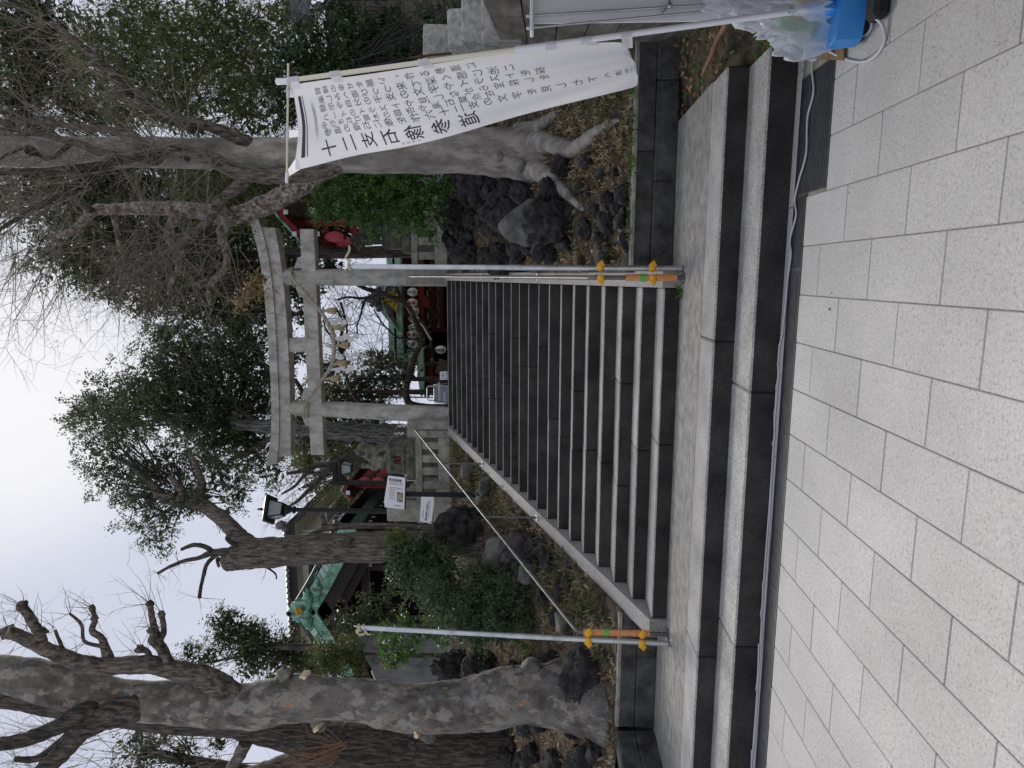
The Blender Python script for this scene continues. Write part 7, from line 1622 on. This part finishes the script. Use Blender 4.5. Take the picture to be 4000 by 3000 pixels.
def rock(x, y, r, mat, label, group=None, flat_=(1, 1, .8), sub=3, amp=.45, seed=None, sink=.35):
    """photo point of the rock's middle, radius in photo px"""
    p = bank_px(x + r * .5, y); k = r * pxm(p.y); kind = 'rock' if mat is M['rock'] else 'lava'; s_ = seed if seed is not None else x + y * 1.7
    if -3.6 < p.x < .2: p.x = -3.45 - k if p.x < -1.6 else .17 + k
    rz = (s_ * 1.37) % 6.28
    par = HEAP.get(group); loc = p + Vector((0, 0, k * (1 - sink) * flat_[2]))
    if par: loc -= par.location
    o = inst('rock', rock_mesh(kind, int(s_) % 7), par, loc, (sin(s_) * .5, cos(s_ * 2) * .5, rz), (k * flat_[0] * 1.1, k * flat_[1] * 1.1, k * flat_[2] * 1.1))
    if not par: tag(o, label, 'rock')
    return o
rock(2070, 872, 78, M['rock'], 'rounded grey rock with a pale worn face on the dark lava bank', None, (1.0, .8, 1.0), 3, .2)
rock(2165, 868, 92, M['lava'], 'big black lava rock just below the rounded grey rock', None, (1.0, .8, 1.0), 4, .4)
rock(2275, 2615, 105, M['lava'], 'large smooth dark boulder at the foot of the plane tree by the tall pole', None, (1.2, .8, .75), 4, .22)
rock(2290, 2765, 58, M['rock'], 'small blue grey stone at the foot of the plane tree', None, (1.1, .8, .9), 3, .25)
rock(1830, 2070, 95, M['lava'], 'black lava rock below the white notice and slim forked trunk', None, (.9, .7, 1.2), 4, .5)
rock(1790, 2610, 85, M['lava'], 'dark lava rock stack between the monument base and plane tree', None, (.9, .8, 1.0), 4, .4)
rock(1880, 2600, 85, M['lava'], 'dark lava boulder right beside the burl of the plane tree', None, (1, .8, .9), 4, .4)
rock(1950, 2160, 80, M['rock'], 'grey weathered rock below the ridged brown trunk', None, (1, .8, .8), 3, .4)
rock(2050, 2140, 80, M['lava'], 'dark lava rock between the nandina and the stair wall', None, (1, .8, .9), 4, .45)
rock(1830, 1840, 40, M['rock'], 'flat grey stone in the dry grass near the top of the stair wall', None, (1, .8, .8), 3, .35)
rock(1900, 1900, 36, M['rock'], 'grey stone in the dry grass below the sign post', None, (1.2, .8, .8), 3, .35)
rock(2200, 2440, 60, M['rock'], 'low grey rock in dry grass beside the orange tape', None, (1.3, .8, .6), 3, .35)
rock(2070, 2230, 55, M['rock'], 'grey rock among dry grass under the sloping handrail', None, (1, .8, .8), 3, .35)
rock(1830, 2860, 90, M['lava'], 'dark lava rock left behind the plane tree trunk', None, (1, .8, 1), 4, .45)
rr = random.Random(2)
for i in range(64):
    x = rr.uniform(1740, 2180); y = rr.uniform(700, 1035)
    rock(x, y, rr.uniform(24, 52), M['lava'], 'rough black lava rock heaped on the steep bank between the pale trunk and the stairs', 'lava rocks heaped on the bank', (1, .8, rr.uniform(.7, 1.1)), 3, .55, seed=i * 3.3)
for i in range(30):
    x = rr.uniform(2180, 2440); y = rr.uniform(620, 1035)
    rock(x, y, rr.uniform(18, 40), M['lava'], 'small black lava rock in the dry grass above the low dark wall', 'lava rocks above the low wall', (1.1, .8, rr.uniform(.6, .9)), 3, .55, seed=100 + i * 3.3)
for i in range(16):
    x = rr.uniform(1760, 1900); y = rr.uniform(380, 520) if i % 2 else rr.uniform(690, 740)
    rock(x, y, rr.uniform(28, 55), M['lava'], 'black lava rock in shade behind the pale trunk and banner', 'lava rocks behind the pale trunk', (1, .8, .9), 3, .5, seed=200 + i * 3.3)
for i in range(34):
    x = rr.uniform(1800, 2330); y = rr.uniform(2560, 3010)
    rock(x, y, rr.uniform(26, 60), M['lava'], 'dark lava rock among dry grass around the plane tree foot', 'lava rocks around the plane tree', (1, .8, rr.uniform(.7, 1.1)), 3, .5, seed=300 + i * 3.3)
for i in range(22):
    x = rr.uniform(1900, 2250); y = rr.uniform(2080, 2480)
    rock(x, y, rr.uniform(20, 40), M['lava'], 'dark rock half buried in the bank below the nandina', 'dark rocks below the nandina', (1, .8, .8), 3, .5, seed=400 + i * 3.3)
# rubble seen through the fences
for i in range(14):
    x0 = -4.6 + i * .19 if i < 9 else .3 + (i - 9) * .3
    if i in (0, 9): RB = empty('rubble_bank', (x0, 9.35, TOP), 'rough rubble stones showing between the fence balusters below the pale lion' if i == 0 else 'rough rubble stones showing between the fence balusters below the dark lion', 'rubble')
    e = MB(); e.blob((x0, 9.35, TOP + .1), (.16, .13, .2), 3, .4, seed=i); e.build('stone', M['lava'], RB)

# ---------------------------------------------------------------- grass, litter (uncountable)
def ground_pts(n, seed, box, keep=lambda x, y: True):
    rg = np.random.default_rng(seed); out = []
    while len(out) < n:
        x = rg.uniform(box[0], box[1]); y = rg.uniform(box[2], box[3])
        if keep(x, y): out.append((x, y, GZ(x, y)))
    return np.array(out)
def tufts(name, mat, pts, per, leaf, asp, up, seed, tint=(.0, 1.), lift=.0):
    rg = np.random.default_rng(seed); N = len(pts); n = N * per
    base = np.repeat(pts, per, 0) + np.c_[rg.normal(0, .035, (n, 2)), np.full(n, lift)]
    ax = unit(rg.normal(size=(n, 3)) * np.array([1, 1, .6]) + np.array([0, 0, up])); nr = unit(rg.normal(size=(n, 3)) + np.array([0, 0, .6]))
    ln = leaf * rg.uniform(.5, 1.4, n); t = np.repeat(rg.uniform(tint[0], tint[1], N), per) + rg.uniform(-.25, .25, n)
    return put(name, leaves_mesh(name, mat, base, ax, nr, ln, ln * asp, t, fold=.1), None, 'stuff')
def clump(sc, th): return lambda x, y: noise.noise(Vector((x * sc, y * sc, 5.5))) > th
P1 = ground_pts(1500, 1, (-10, -3.5, .55, 8.2), clump(1.3, -.12)); tufts('dry_grass', M['grass'], P1, 11, .085, .17, .8, 1, (-.1, 1.05))
P2 = ground_pts(560, 2, (.25, 2.6, .5, 4.2), clump(1.6, .0)); tufts('dry_grass', M['grass'], P2, 11, .075, .18, .7, 2, (.05, 1.1))
P2b = ground_pts(160, 12, (.25, 2.2, 4.2, 8.2), clump(1.6, .1)); tufts('dry_grass', M['grass'], P2b, 10, .10, .14, .7, 12, (.3, 1))
P3 = ground_pts(300, 3, (-4.2, -3.45, .5, 8.2)); tufts('sasa_edge', M['grass'], P3, 16, .12, .17, .9, 3, (.0, .6))
P4 = ground_pts(4200, 4, (-9, -3.45, .5, 8)); tufts('leaf_litter', M['litter'], P4, 2, .06, .5, .15, 4, lift=.012)
P5 = ground_pts(2600, 5, (.2, 2.6, .5, 6)); tufts('leaf_litter', M['litter'], P5, 2, .055, .5, .15, 5, lift=.012)
rgx = np.random.default_rng(9)
P6 = np.array([(x, y, max(-.33, dz_(x, y))) for x, y in zip(rgx.uniform(1.55, 2.3, 130), rgx.uniform(-1.6, .35, 130))])
tufts('leaf_litter', M['litter'], P6, 2, .06, .5, .2, 6, lift=.012); tufts('weeds', M['leaf_fresh'], P6[:45], 7, .06, .4, .6, 7)
P7 = np.array([(x, .47, .405) for x in rgx.uniform(.4, 2.0, 60)]); tufts('weeds', M['leaf_fresh'], P7, 8, .045, .4, .5, 8)
# a sapling of fern at the foot of the cheek wall
P8 = np.array([(-.03, -.05, .0)] * 4); tufts('weeds', M['leaf_fresh'], P8, 8, .06, .35, .8, 10)
# odd leaves and specks on the paving
P9 = np.array([(*atZ(x, y, ZP).to_2d(), ZP + .003) for x, y in ((3255, 1204), (3045, 1490), (3078, 1415), (3318, 768), (3234, 1158), (3910, 235), (3540, 516), (2985, 2374), (3120, 380), (2720, 2430))]); tufts('leaf_litter', M['litter'], P9, 1, .022, .6, .1, 11)
m_ = MB(); pts = spl([bank_px(x, y) + Vector((0, -.02, .10)) for x, y in ((1890, 838), (1894, 790), (1898, 760), (1900, 720))], 14); m_.tube(pts, .012, 6); tag(m_.build('dead_stick', M['redtwig']), 'thin dead stick standing on the black lava heap', 'stick')
print('LEAVES', NL[0])
bpy.data.objects.remove(_tob); bpy.data.curves.remove(_tcv)
